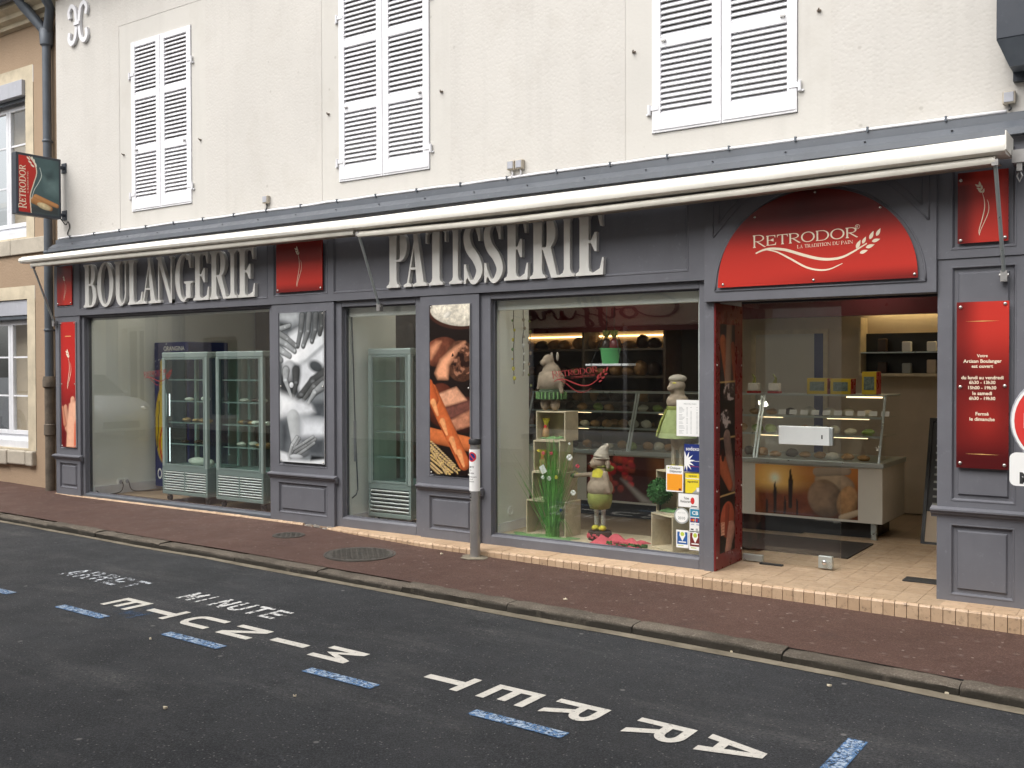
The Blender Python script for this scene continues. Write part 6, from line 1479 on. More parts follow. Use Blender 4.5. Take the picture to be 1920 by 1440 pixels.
def f_guide(mt):
    def f(rect, tx, pg):
        rect(.08, .10, .92, .80, mt); pg([(.5, .62), (.26, .30), (.30, .10), (.5, .02), (.70, .10), (.74, .30)], 'white_print', .0008); pg([(.5+.16*math.cos(t), .22+.12*math.sin(t)) for t in np.linspace(0, 6, 14)], 'lime_print', .0011); rect(.2, .64, .8, .70, 'white_print', .0008); rect(.15, .86, .6, .90, 'lime_print')
    return f
sticker('blue pin sticker low on the shop window', 1268, 1291, 994, 1027, f_guide('blue_print')); sticker('dark red pin sticker low on the shop window', 1292, 1315, 996, 1032, f_guide('maroon_print'))
x, z = P(1278, 967, YG); o = thing('window_sticker', 'round grey sticker beside the bank card sticker', 'sticker', (x, YG, z))
m = MB(); m.lathe([(.063, .001), (.063, 0), (0, -.0001)], (x, YG, z), 28, 'y'); m.build('sheet', 'grey_print', o); m = MB(); m.lathe([(.052, 0), (0, -.0001)], (x, YG-.0004, z), 28, 'y'); m.build('field', 'white_print', o)
m = MB(); text_on(m, 'PETIT FUTE', x, z+.022, YG-.0009, width=.06); text_on(m, '2010', x, z-.018, YG-.0009, width=.06, bold=.03); m.build('lettering', 'grey_print', o)
# ================================================================== WINDOW DECORATION
ZP = .0785
def crate(label, x, y, z, w, h, d, rz=0):
    t = thing('wooden_crate', label, 'crate', (x, y, z), rz); th = .012
    for nm, bx in (('bottom_board', (-w/2, w/2, 0, d, 0, th)), ('top_board', (-w/2, w/2, 0, d, h-th, h)), ('side_board', (-w/2, -w/2+th, .0005, d, th, h-th)), ('side_board', (w/2-th, w/2, .0005, d, th, h-th)), ('back_board', (-w/2+th, w/2-th, d-th, d, th, h-th))):
        m = MB(); m.box(*bx); m.build(nm, 'wood_pale', t, bevel=.003, local=True)
    return t
def cratepx(label, pl, pr_, y, zb_, h, d): xl, xr = P(pl, 900, y)[0], P(pr_, 900, y)[0]; return crate(label, (xl+xr)/2, y, zb_, xr-xl, h, d)
cratepx('large pale wooden crate standing upright behind the grass plant', 986, 1060, .22, ZP, .305, .26)
cratepx('pale wooden crate second from the bottom of the tall crate stack', 997, 1056, .24, ZP+.3055, .245, .24)
cratepx('pale wooden crate holding a ribboned sweet bag, third up the crate stack', 1000, 1050, .24, ZP+.551, .275, .22)
cratepx('pale wooden crate on top of the tall crate stack, under the plush', 1005, 1060, .24, ZP+.8265, .255, .22)
cr1 = crate('open pale crate turned sideways behind the stickers', -3.47, .17, ZP, .30, .285, .30, R(-30))
cr2 = crate('pale crate with green moss ball and cloth on the turned crate', -3.44, .20, ZP+.2855, .30, .345, .28, R(-30))
def plush(label, x, y, z, parts, body, sc=1.0, vox=.008):
    t = thing('plush_toy', label, 'plush toy', (x, y, z)); m = MB()
    for cpos, r_ in body:
        if len(r_) == 3 and len(cpos) == 3: m.ell(cpos, r_, 14, 10)
        else: pass
    o = m.build('body', 'plush', t, smooth=True, local=True); md = o.modifiers.new('remesh', 'REMESH'); md.mode = 'VOXEL'; md.voxel_size = vox; md.use_smooth_shade = True
    sm_ = o.modifiers.new('smooth', 'SMOOTH'); sm_.factor = .6; sm_.iterations = 5
    for nm, mt, f in parts: k_ = MB(); f(k_); k_.build(nm, mt, t, smooth=True, angle=60, local=True)
    return t
mat('plush', (.36, .28, .21), .95, var=.15, vs=30, bump=.4, bs=500); mat('plush_light', (.46, .40, .33), .95, var=.1, vs=30, bump=.3, bs=500); mat('cloth_green', (.17, .32, .12), .85, var=.2, vs=12); mat('cloth_olive', (.26, .28, .07), .85, var=.2, vs=20)
mat('cloth_lime', (.33, .38, .16), .85, var=.2, vs=20); mat('cloth_yellow', (.66, .58, .06), .8, var=.15, vs=20); mat('cloth_dark', (.05, .08, .04), .85, var=.3, vs=20); mat('cloth_pink', (.62, .10, .13), .85, var=.15, vs=10); mat('stump_brown', (.055, .035, .026), .9, var=.4, vs=20, bump=.5, bs=80)
n = N('cloth_stripe'); wv = n.n('TexWave'); wv.inputs['Scale'].default_value = 38; wv.bands_direction = 'Z'; n.l(n.co(), wv.inputs[0]); n.bsdf(n.mix(n.mapr(wv.outputs[1], .4, .6), (.62, .60, .52), (.05, .05, .045)), .9)
# centre figure on the stump
xc_, zc_ = P(1126, 1000, .34)
xs_ = xc_; t = thing('display_stump', 'dark brown round stump under the centre plush', 'stump', (xs_, .33, ZP)); m = MB(); m.lathe([(.10, 0), (.105, .03), (.10, .07), (.09, .076), (0, .078)], (0, 0, 0), 18); m.build('stump', 'stump_brown', t, smooth=True, angle=50, local=True)
m = MB()
for k_ in range(26): a = k_*2.4; m.ell((.075*math.cos(a), .06*math.sin(a)-.06, .03+.012*(k_ % 3)), (.014, .014, .01), 6, 4)
m.build('pink_flowers', 'cloth_pink', t, local=True)
def legs(mt): 
    def f(k_):
        for sx_ in (-.032, .032): k_.tube([(sx_, 0, .045), (sx_*1.05, 0, .11), (sx_, 0, .20)], [.020, .019, .022], 10)
    return ('legs', mt, f)
plush('plush animal with striped legs and a soft cap standing on the brown stump', xs_, .33, ZP+.0785,
      [legs('cloth_stripe'), ('shoes', 'cloth_yellow', lambda k_: [k_.ell((sx_, -.018, .022), (.030, .045, .024), 10, 7) for sx_ in (-.034, .034)]),
       ('shorts', 'cloth_olive', lambda k_: k_.lathe([(.045, .18), (.085, .19), (.105, .25), (.108, .30), (.10, .315)], (0, 0, 0), 18)),
       ('bib', 'cloth_yellow', lambda k_: k_.lathe([(.072, .455), (.062, .50), (.045, .535)], (0, 0, 0), 16)),
       ('scarf', 'cloth_olive', lambda k_: [k_.ell((.0, -.0, .545), (.062, .058, .022), 14, 6), k_.ell((.075, .02, .53), (.05, .02, .03), 8, 6)]),
       ('cap', 'plush_light', lambda k_: [k_.tube(crom([(.012, .0, .612), (.018, .01, .645), (.03, .02, .685), (.055, .02, .715), (.06, .015, .735)], 4), [.072, .071, .068, .064, .060, .056, .052, .047, .042, .037, .031, .026, .022, .021, .02, .016, .012], 14), k_.ell((.012, 0, .612), (.077, .07, .016), 14, 6)]),
       ('eyes', 'black', lambda k_: [k_.ell((-.045+sx_, -.062, .59), (.007, .006, .008), 8, 6) for sx_ in (-.012, .03)]), ('nose', 'stump_brown', lambda k_: k_.ell((-.058, -.085, .568), (.012, .009, .009), 8, 6)), ('ear', 'plush', lambda k_: k_.tube([(.06, .0, .60), (.082, -.01, .575), (.088, -.015, .53)], [.016, .024, .012], 8)),
       ('mitten', 'cloth_dark', lambda k_: k_.ell((-.235, -.045, .455), (.030, .02, .02), 10, 6)), ('cuff', 'cloth_yellow', lambda k_: k_.ell((-.195, -.04, .46), (.012, .022, .022), 8, 6))],
      [((0, 0, .36), (.118, .10, .095)), ((0, 0, .44), (.085, .07, .075)), ((0, 0, .50), (.06, .055, .06)), ((-.01, -.01, .575), (.068, .060, .050)), ((-.035, -.045, .565), (.040, .040, .034)), ((0, 0, .24), (.09, .08, .05))]
      + [((-.06-.0215*i, -.015-.0045*i, .475-.0025*i), (.021, .021, .021)) for i in range(8)] + [((.075+.004*i, -.03, .49-.022*i), (.021, .021, .022)) for i in range(8)])
# left figure seated on the crate stack
xl_, zl_ = P(1034, 770, .34)
plush('plush animal in a dark green fringed skirt on top of the crate stack', xl_, .34, ZP+1.082,
      [('skirt', 'cloth_dark', lambda k_: k_.lathe([(.125, .10), (.128, .13), (.118, .17), (.10, .19)], (0, 0, 0), 20)),
       ('fringe', 'cloth_green', lambda k_: [k_.box(.128*math.cos(a)-.006, .128*math.cos(a)+.006, .128*math.sin(a)-.006, .128*math.sin(a)+.006, .105, .165) for a in np.linspace(0, 6.0, 22)]),
       ('ears', 'plush_light', lambda k_: [k_.ell((.02+sx_, .02, .475), (.014, .012, .04), 8, 6) for sx_ in (-.03, .03)])],
      [((0, 0, .26), (.128, .11, .11)), ((0, 0, .34), (.085, .075, .08)), ((-.01, -.01, .395), (.055, .05, .05)), ((-.02, -.02, .44), (.052, .05, .055)), ((-.045, -.05, .42), (.034, .04, .032)), ((-.05, -.02, .06), (.042, .05, .06)), ((.05, -.02, .06), (.042, .05, .06)), ((0, 0, .15), (.10, .085, .07))]
      + [((.095+.004*i, -.03, .32-.022*i), (.02, .02, .022)) for i in range(8)] + [((-.09-.004*i, -.03, .32-.02*i), (.02, .02, .022)) for i in range(7)])
# right figure behind the price list
xr_, zr_ = P(1274, 870, .32)
plush('plush animal in a light green dress on the moss ball crate behind the price list', -3.40, .32, ZP+.631,
      [('dress', 'cloth_lime', lambda k_: k_.lathe([(.155, .26), (.135, .34), (.10, .44), (.075, .50)], (0, 0, 0), 20)),
       ('belt', 'cloth_olive', lambda k_: [k_.lathe([(.082, .485), (.086, .50), (.080, .515)], (0, 0, 0), 18), k_.tube([(-.075, -.04, .49), (-.12, -.06, .38), (-.15, -.07, .27)], .012, 7)]),
       ('shoes', 'cloth_yellow', lambda k_: [k_.ell((sx_, -.018, .022), (.030, .045, .024), 10, 7) for sx_ in (-.034, .034)]), legs('plush_light'), ('hat', 'plush_light', lambda k_: [k_.ell((0, 0, .735), (.075, .07, .035), 12, 8)]), ('bow', 'cloth_yellow', lambda k_: [k_.ell((.0, -.06, .70), (.02, .01, .008), 8, 5)])],
      [((0, 0, .25), (.06, .055, .09)), ((0, 0, .38), (.075, .07, .08)), ((0, 0, .55), (.095, .085, .07)), ((0, 0, .62), (.06, .055, .05)), ((0, -.01, .68), (.07, .062, .055)), ((-.03, -.055, .66), (.035, .04, .03)), ((0, 0, .46), (.065, .06, .06))])
# moss ball
m = MB(); q = random.Random(8)
for k_ in range(900):
    a, b_ = q.uniform(0, 6.283), math.acos(q.uniform(-1, 1)); r_ = q.uniform(.075, .105); cx_, cy_, cz_ = r_*math.sin(b_)*math.cos(a), r_*math.sin(b_)*math.sin(a), r_*math.cos(b_)*1.05
    u_ = Vector((q.uniform(-1, 1), q.uniform(-1, 1), q.uniform(-1, 1))).normalized()*.012; w_ = u_.orthogonal().normalized()*.006; p0 = Vector((cx_, cy_, cz_)); m.add([p0-u_, p0+w_, p0+u_, p0-w_], [(0, 1, 2, 3)])
m.ell((0, 0, 0), (.085, .085, .088), 12, 9, 3, .05); mat('moss', (.035, .13, .025), .8, var=.4, vs=40)
o = tag(m.build('moss_ball', 'moss', local=True), 'dark green leafy moss ball in the upper turned crate', 'decoration'); o.location = (-3.52, .245, ZP+.2855+.013+.16)
t = bpy.data.objects.new('x', None); bpy.data.objects.remove(t)
m = MB(); m.lathe([(.008, -.16), (.008, -.07)], (0, 0, 0), 8); st_ = m.build('stem', 'stump_brown', o, local=True)
def cloth(name, label, x, y, z, w, d, mt, amp, seed, rz=0, cat='cloth'):
    q = random.Random(seed); m = MB(); nx, ny = 16, 10; ph = [q.uniform(0, 6) for _ in range(4)]
    for s_ in (0, 1):
        for i in range(nx+1):
            for j in range(ny+1):
                u, v = i/nx, j/ny; e = min(u, 1-u, v, 1-v)
                hgt = .003+amp*(1+math.sin(u*9+ph[0]+3*v)*math.sin(v*7+ph[1]))*min(1, e*5+.15)
                m.v.append((x+(u-.5)*w*(1+.1*math.sin(7*v+ph[2])), y+(v-.5)*d*(1+.1*math.sin(6*u+ph[3])), z+hgt-(0 if s_ else .0025)))
    k_ = (nx+1)*(ny+1)
    for i in range(nx):
        for j in range(ny): a = i*(ny+1)+j; m.f += [(k_+a, k_+a+ny+1, k_+a+ny+2, k_+a+1), (a, a+1, a+ny+2, a+ny+1)]
    return tag(m.build(name, mt, smooth=True), label, cat)
cloth('draped_cloth', 'crumpled pink cloth on the window platform', -3.87, .22, ZP+.0005, .42, .24, 'cloth_pink', .035, 2)
cloth('draped_cloth', 'flat green cloth around the foot of the grass plant', -4.60, .19, ZP+.0005, .62, .16, 'cloth_green', .006, 3)
cloth('draped_cloth', 'green cloth in the top crate of the stack', P(1032, 800, .33)[0]+.03, .33, ZP+.8265+.0125, .18, .14, 'cloth_green', .012, 4)
cloth('draped_cloth', 'light green cloth inside the moss ball crate', -3.42, .28, ZP+.2855+.0125, .2, .13, 'cloth_green', .014, 5, R(-30))
m = MB(); q = random.Random(15)
for k_ in range(70): m.ell((-3.92+q.uniform(-.02, .34), .118+q.uniform(-.012, .03), ZP+.012+q.uniform(0, .02)), (.012, .012, .008), 6, 4)
struct(tag(m.build('flower_bed', 'moss'), 'low strip of artificial greenery in front of the pink cloth', 'greenery'), None, 'stuff')
m = MB()
for k_ in range(16): m.ell((-3.90+q.uniform(0, .16), .112, ZP+.03+q.uniform(-.008, .01)), (.011, .008, .010), 6, 4)
struct(tag(m.build('pink_blossoms', 'cloth_pink'), 'small pink blossoms in front of the pink cloth', 'flowers'), None, 'stuff')
# grass plant with flowers
gp = thing('grass_plant', 'tall artificial grass bunch with white and pink flowers in the window', 'plant', (P(1036, 1010, .19)[0], .19, ZP+.003))
m = MB(); q = random.Random(5); mat('grass_green', (.13, .36, .07), .55, var=.4, vs=14); mat('grass_pale', (.24, .38, .13), .55, var=.2)
for k_ in range(300):
    a = q.uniform(0, 6.283); sp = abs(q.gauss(0, .15)); hh = q.uniform(.42, .95)*(1-.3*sp); x0_, y0_ = q.gauss(0, .020), q.gauss(0, .015)
    ex, ey = math.cos(a)*sp, math.sin(a)*sp*.42; bend = q.uniform(.0, .45); wv_ = q.uniform(.003, .0050); pv = None
    for j in range(6):
        t_ = j/5; p0 = Vector((x0_+ex*(t_+bend*t_*t_*.8), y0_+ey*(t_+bend*t_*t_), hh*(t_-.22*bend*t_**3))); s_ = Vector((math.cos(a+1.3), math.sin(a+1.3), 0))*wv_*(1-t_*.85)
        i0 = len(m.v); m.v += [tuple(p0-s_), tuple(p0+s_)]
        if pv is not None: m.f.append((pv, pv+1, i0+1, i0))
        pv = i0
for k_ in range(16):                                        # blades splayed at the foot
    a = q.uniform(0, 6.283); pv = None
    for j in range(5):
        t_ = j/4; p0 = Vector((math.cos(a)*.20*t_, math.sin(a)*.07*t_, .16*math.sin(t_*3.0)+.008)); s_ = Vector((-math.sin(a), math.cos(a), 0))*.004*(1-t_*.8); i0 = len(m.v); m.v += [tuple(p0-s_), tuple(p0+s_)]
        if pv is not None: m.f.append((pv, pv+1, i0+1, i0))
        pv = i0
struct(m.build('leaves', 'grass_green', gp, local=True), None, 'stuff')
for px, py, mt, r_ in ((1068, 858, 'white_print', .030), (1083, 874, 'cloth_pink', .020), (1075, 924, 'white_print', .026), (1030, 897, 'white_print', .022), (1018, 895, 'white_print', .018), (1043, 895, 'cloth_yellow', .018), (1019, 850, 'cloth_pink', .018), (1034, 850, 'cloth_pink', .016), (1052, 957, 'navy_print', .016), (1068, 832, 'white_print', .012), (1010, 845, 'cloth_yellow', .014)):
    x, z = P(px, py, .16); m = MB()
    for k_ in range(6): a = k_*1.047; m.ell((x+r_*.55*math.cos(a), .16-.004*(k_ % 2), z+r_*.55*math.sin(a)), (r_*.45, r_*.28, r_*.45), 7, 5)
    o = m.build('flower', mt, gp); m = MB(); rt = ORG[gp.name]; m.tube(crom([(rt.x, .18, rt.z+.15), ((x+rt.x)/2, .17, (z+rt.z+.1)/2+.05), (x, .165, z)], 5), .0022, 5); m.build('stalk', 'grass_pale', o)
x, z = P(1018, 880, .15); m = MB(); m.obox((x, .15, z), (.018, 0, -.030), (0, .001, 0), (.022, 0, .014)); m.build('price_tag', 'white_print', gp)
# hanging shelf with bucket
xa_, xb_ = P(1105, 683, .34)[0], P(1185, 683, .34)[0]; zs_ = P(1145, 686, .34)[1]
hsf = thing('hanging_shelf', 'small white shelf hung on dark cords in the window', 'shelf', ((xa_+xb_)/2, .34, zs_)); m = MB(); m.box(xa_, xb_, .27, .41, zs_, zs_+.018); m.build('board', 'paint_white', hsf, bevel=.003)
xm = (xa_+xb_)/2
for x in (xa_+.06, xb_-.06):
    m = MB(); m.tube([(x, .265, zs_-.004), (x, .265, zs_+.02), (x+(xm-x)*.75, .34, zs_+.32), (x+(xm-x)*.75, .34, 2.62)], .003, 5); m.tube([(x, .415, zs_-.004), (x, .415, zs_+.02), (x+(xm-x)*.75, .34, zs_+.32)], .003, 5); m.build('cord', 'black', hsf)
bk = thing('green_bucket', 'bright green bucket filled with wrapped sweets on the hanging shelf', 'bucket', (xm, .34, zs_+.0185)); m = MB(); m.lathe([(0, 0), (.068, 0), (.084, .115), (.088, .118), (.088, .130), (.082, .130), (.066, .008), (0, .008)], (0, 0, 0), 22); mat('bucket_green', (.11, .38, .14), .35, var=.05); m.build('pail', 'bucket_green', bk, smooth=True, angle=40, local=True)
for k_, (dx, mt) in enumerate(((-.038, 'choc'), (.036, 'maroon_print'))):
    x, z = xm+dx, zs_+.10; t = thing('sweet_bag', ('clear bag of brown sweets with a yellow ribbon in the green bucket', 'dark red wrapped egg with a yellow ribbon in the green bucket')[k_], 'sweets', (x, .34, z)); m = MB(); m.ell((0, 0, .06), (.042, .04, .075), 12, 8, k_, .05); m.build('bag', mt, t, smooth=True, local=True)
    m = MB()
    for j in range(9): a = j*.7; m.tube([(0, 0, .13), (.025*math.cos(a), .02*math.sin(a), .165), (.032*math.cos(a+.5), .025*math.sin(a+.5), .195), (.012*math.cos(a), .01, .185)], .006, 5)
    m.build('ribbon', 'cloth_olive', t, local=True)
for k_, (px, py, zz, lab) in enumerate(((1024, 818, ZP+.8265+.0125, 'clear sweet bag with yellow ribbon in the top crate of the stack'), (1018, 872, ZP+.551+.0125, 'clear sweet bag with yellow ribbon half hidden by flowers in the third crate'))):
    x = P(px, py, .32)[0]; t = thing('sweet_bag', lab, 'sweets', (x, .32, zz)); m = MB(); m.lathe([(.028, 0), (.038, .03), (.030, .08), (.012, .11), (.0, .112)], (0, 0, 0), 14); m.build('bag', 'pastry', t, smooth=True, local=True)
    m = MB()
    for j in range(10): a = j*.65; m.tube([(0, 0, .105), (.02*math.cos(a), .015*math.sin(a), .145), (.034*math.cos(a+.4), .02*math.sin(a+.4), .175), (.014*math.cos(a), .01, .165)], .006, 5)
    m.build('ribbon', 'cloth_yellow', t, local=True); m = MB(); m.ell((0, -.014, .10), (.016, .008, .022), 8, 6); m.build('label', 'red_print', t, local=True)
# garlands
for px, ln, seed in ((963, 720, 1), (981, 705, 2), (994, 735, 3)):
    y = .20+.1*seed; x, zt_ = P(px, 590, y); z0_ = P(px, ln, y)[1]; t = thing('egg_garland', ('hanging garland with yellow and green beads beside the partition', 'hanging garland with white eggs and a small bird', 'thin hanging twig garland nearest the plush')[seed-1], 'garland', (x, y, z0_)); q = random.Random(seed)
    m = MB(); m.tube([(x, y, 2.62), (x, y, zt_)]+[(x+q.uniform(-.008, .008), y, zt_-(zt_-z0_)*k_/8) for k_ in range(1, 9)], .0035, 5); m.build('string', 'stump_brown', t)
    for k_ in range(7):
        z = zt_-(zt_-z0_)*(k_+.6)/7.2; m = MB(); rr_ = q.uniform(.010, .02); m.ell((x+q.uniform(-.015, .015), y, z), (rr_*.8, rr_*.8, rr_), 8, 6); m.build('bead', q.choice([['cloth_yellow', 'cloth_green'], ['white_print', 'white_print', 'plush_light'], ['plush', 'cloth_olive']][seed-1]), t, smooth=True)
# ================================================================== COUNTER AND BACK OF THE SHOP
CY, CX0, CX1, CZ0, CZ1 = 2.0, -6.1, -2.222, .148, .642
ct = thing('sales_counter', 'long white sales counter with sunset wheat picture and glass pastry case', 'counter', (-4.1, 2.3, -.0125))
m = MB(); m.box(CX0, CX1, CY, CY+.82, CZ0, CZ1); m.build('body', 'counter_white', ct, bevel=.004) if 'counter_white' in MATS else None
if 'counter_white' not in MATS: mat('counter_white', (.60, .57, .50), .4, var=.04); m.build('body', 'counter_white', ct, bevel=.004)
m = MB(); m.box(CX0+.1, CX1-.12, CY+.12, CY+.75, -.0125, CZ0); m.build('plinth', 'roller_dark' if 'roller_dark' in MATS else 'black', ct)
m = MB(); m.box(CX1-.105, CX1-.06, CY+.03, CY+.07, -.0125, CZ0); m.build('leg', 'alu', ct)
m = MB(); m.box(CX0-.01, CX1+.012, CY-.018, CY+.84, CZ1, CZ1+.045); m.build('worktop', 'alu', ct, bevel=.004)
xp0, xp1 = P(1416, 900, CY)[0], P(1609, 900, CY)[0]; zp1, zp0_ = CZ1-.012, CZ0+.022
c = Canvas(xp1-xp0, zp1-zp0_, 110, (196, 120, 52)); W_, H_ = c.w, c.h; u, v = c.X/W_, c.Y/H_
c.a = mixc(np.array(srgb(206, 132, 66)), np.array(srgb(92, 48, 24)), np.clip(v*1.25-.15+u*.35, 0, 1))
c.put(np.exp(-(((u-.20)/.22)**2+((v-.27)/.42)**2)), np.array(srgb(252, 200, 110))); c.put(np.exp(-(((u-.20)/.055)**2+((v-.27)/.12)**2)*1.3), np.array(srgb(240, 246, 222)))
c.poly([(0, .5*H_), (.55*W_, .5*H_), (.6*W_, H_), (0, H_)], (118, 58, 30), .05, .6, 3, 14)
for x_, h_, k_ in ((.20, .34, 1.0), (.355, .06, 1.25), (.30, .62, .7), (.12, .70, .6), (.42, .66, .6)):
    c.cap(x_*W_, h_*H_, x_*W_+.004*W_, (h_+.22*k_)*H_, .004*W_, .022*k_*W_, (48, 32, 20), .35, .3, .5, 4, 24); c.cap(x_*W_+.004*W_, (h_+.2*k_)*H_, x_*W_, min(.98, h_+.62*k_)*H_, .022*k_*W_, .016*k_*W_, (44, 28, 18), .35, .3, .5, 5, 24)
c.ell(.78*W_, .30*H_, .20*W_, .22*H_, 10, (184, 158, 130), .6, .1, .4, 2, 14); c.ell(.69*W_, .62*H_, .17*W_, .40*H_, -15, (156, 126, 100), .7, .1, .5, 3, 12); c.ell(.90*W_, .66*H_, .10*W_, .34*H_, 12, (176, 134, 92), .6, .1, .6, 4, 16); c.cap(.62*W_, .1*H_, .9*W_, .06*H_, .05*W_, .04*W_, (176, 156, 134), .5, .2); c.cap(.85*W_, .98*H_, 1.0*W_, .85*H_, .035*W_, .03*W_, (190, 168, 140), .5, .2)
c.mesh('sunset_picture', (xp0, CY-.0015, zp1), (xp1-xp0, 0, 0), (0, 0, -(zp1-zp0_)), 'print_satin', ct)
xt0, xt1 = P(1100, 900, CY)[0], P(1246, 900, CY)[0]
c = Canvas(xt1-xt0, zp1-zp0_, 80, (70, 30, 26)); W_, H_ = c.w, c.h; c.a *= (1+1.0*(c.fbm(6, 4, 7)-.5))[..., None]; rg = np.random.default_rng(2)
for k_ in range(46): c.ell(rg.random()*W_*.55+.05*W_, rg.random()*H_*.8, .035+.025*rg.random(), .03+.02*rg.random(), rg.random()*90, (176+int(rg.random()*50), 42+int(rg.random()*40), 58), .6, .2, .3, k_)
c.poly([(.45*W_, .5*H_), (.52*W_, .55*H_), (.86*W_, H_), (.72*W_, H_)], (172, 166, 160), .02); c.poly([(.86*W_, 0), (W_, 0), (W_, H_), (.92*W_, H_)], (150, 96, 52), .1, .3)
c.mesh('flower_picture', (xt0, CY-.0015, zp1), (xt1-xt0, 0, 0), (0, 0, -(zp1-zp0_)), 'print_satin', ct)
ZC = CZ1+.045; ZT = 1.27
for k_, (a, b) in enumerate(((CX0+.05, -4.75), (-4.74, -3.40), (-3.39, CX1-.03))):
    y0_, y1_ = CY+.03, CY+.25; m = MB(); nx_, nz_ = 0, .006
    m.add([(a, y0_, ZC), (b, y0_, ZC), (b, y1_, ZT), (a, y1_, ZT), (a, y0_+.006, ZC), (b, y0_+.006, ZC), (b, y1_+.006, ZT), (a, y1_+.006, ZT)], [(0, 1, 2, 3), (7, 6, 5, 4), (0, 4, 5, 1), (1, 5, 6, 2), (2, 6, 7, 3), (3, 7, 4, 0)]); m.build('front_glass', 'glass_clear', ct)
    m = MB()
    for x in (a, b-.018): m.add([(x, y0_-.004, ZC), (x+.018, y0_-.004, ZC), (x+.018, y1_-.004, ZT), (x, y1_-.004, ZT), (x, y0_-.02+.03, ZC), (x+.018, y0_+.01, ZC), (x+.018, y1_+.01, ZT), (x, y1_+.01, ZT)], [(0, 1, 2, 3), (7, 6, 5, 4), (0, 4, 5, 1), (1, 5, 6, 2), (2, 6, 7, 3), (3, 7, 4, 0)])
    m.build('glass_frame', 'alu', ct)
m = MB(); m.box(CX0+.05, CX1-.03, CY+.24, CY+.78, ZT, ZT+.014); m.build('case_top', 'alu', ct)
m = MB(); m.add([(CX1-.036, CY+.04, ZC), (CX1-.036, CY+.78, ZC), (CX1-.036, CY+.78, ZT), (CX1-.036, CY+.26, ZT), (CX1-.03, CY+.04, ZC), (CX1-.03, CY+.78, ZC), (CX1-.03, CY+.78, ZT), (CX1-.03, CY+.26, ZT)], [(3, 2, 1, 0), (4, 5, 6, 7)]); m.build('end_glass', 'glass_clear', ct)
warm = emis('case_lamp', (1.0, .72, .38), 2.2)
for z, y0_ in ((.90, CY+.17), (1.07, CY+.22)):
    m = MB(); m.box(CX0+.06, CX1-.05, y0_, CY+.70, z, z+.010); m.build('shelf', 'glass_green', ct); m = MB(); m.box(CX0+.06, CX1-.05, y0_-.008, y0_-.001, z-.006, z+.014); m.build('shelf_edge', 'alu', ct)
    for a, b in ((-3.42, -3.2), (-2.78, -2.40), (-5.6, -5.3), (-4.5, -4.25)): m = MB(); m.box(a, b, y0_+.02, y0_+.028, z-.013, z-.008); m.build('lamp_strip', warm, ct)
m = MB(); m.box(-2.62, -2.30, CY+.30, CY+.312, ZT-.016, ZT-.004); m.build('lamp_strip', warm, ct)
q = random.Random(77)
for z, nn, y_ in ((ZC, 26, CY+.17), (.9105, 24, CY+.30), (1.0805, 20, CY+.34)):
    for i in range(nn):
        x = CX0+.15+(CX1-CX0-.3)*(i+.5)/nn+q.uniform(-.01, .01); mt = q.choice(['pastry', 'pastry', 'choc', 'cream_cake', 'green_icing']); sh_n = {ZC: 'floor', .9105: 'middle shelf', 1.0805: 'top shelf'}[z]; wh = 'over the sunset picture' if x > -3.45 else 'over the flower picture' if -5.3 < x < -4.25 else 'away from the pictures'
        cake('pastry', '%s pastry on the case %s of the sales counter, %s' % (TONE[mt], sh_n, wh), 'pastry', x, y_+q.uniform(0, .12), z, (.058, .05, q.uniform(.026, .046)), mt, i, 'pastries in the counter case', .10)
for i in range(10):
    x = -3.2+i*.105; m = MB(); m.obox((x, CY+.225, 1.115), (.035, 0, 0), (0, .001, 0), (0, .008, .022)); tag(m.build('price_card', 'white_print'), 'small white price card in the counter case', 'price card', 'price cards in the counter case')
def box_y(px0, px1, py0, py1, label, side=.0):
    y = CY+.34; x0, z1_ = P(px0, py0, y); x1, _ = P(px1, py0, y); z0_ = ZT+.0145; t = thing('gift_box', label, 'box', ((x0+x1)/2, y, z0_)); d = .16
    m = MB(); m.box(x0, x1, y, y+d, z0_, z1_); m.build('carton', 'yellow_box', t, bevel=.003)
    m = MB(); m.box(x1, x1+.004, y+.002, y+d-.002, z0_, z1_-.002); m.build('red_side', 'red_sheet', t)
    w_, h_ = x1-x0, z1_-z0_; m = MB(); m.box(x0+w_*.14, x1-w_*.14, y-.002, y, z0_+h_*.2, z1_-h_*.22); m.build('window', 'teal_grey', t)
mat('yellow_box', (.55, .40, .02), .5, var=.08); mat('teal_grey', (.14, .19, .17), .25, var=.6, vs=30)
box_y(1513, 1551, 709, 748, 'yellow gift box with grey window on the counter case'); box_y(1557, 1595, 710, 749, 'yellow gift box with red side, middle of three on the counter'); box_y(1616, 1643, 697, 750, 'tall yellow gift box with broad red side on the counter case')
for px, lab in ((1411, 'small red and white figurine box on the counter next to the red reveal'), (1450, 'small red and green figurine box on the counter behind the door glass')):
    y = CY+.36; x = P(px, 740, y)[0]; t = thing('figurine', lab, 'figurine', (x, y, ZT+.0145)); z = ZT+.0145; m = MB(); m.box(x-.06, x+.06, y, y+.08, z, z+.022); m.build('base', 'red_sheet', t, bevel=.003); m = MB(); m.box(x-.055, x+.055, y+.01, y+.07, z+.022, z+.10); m.build('pack', 'cream_cake', t, bevel=.01); m = MB(); m.tube([(x, y+.04, z+.10), (x+.01, y+.04, z+.15), (x-.02, y+.04, z+.19)], [.02, .012, .003], 7); m.build('bow', 'cloth_olive', t)
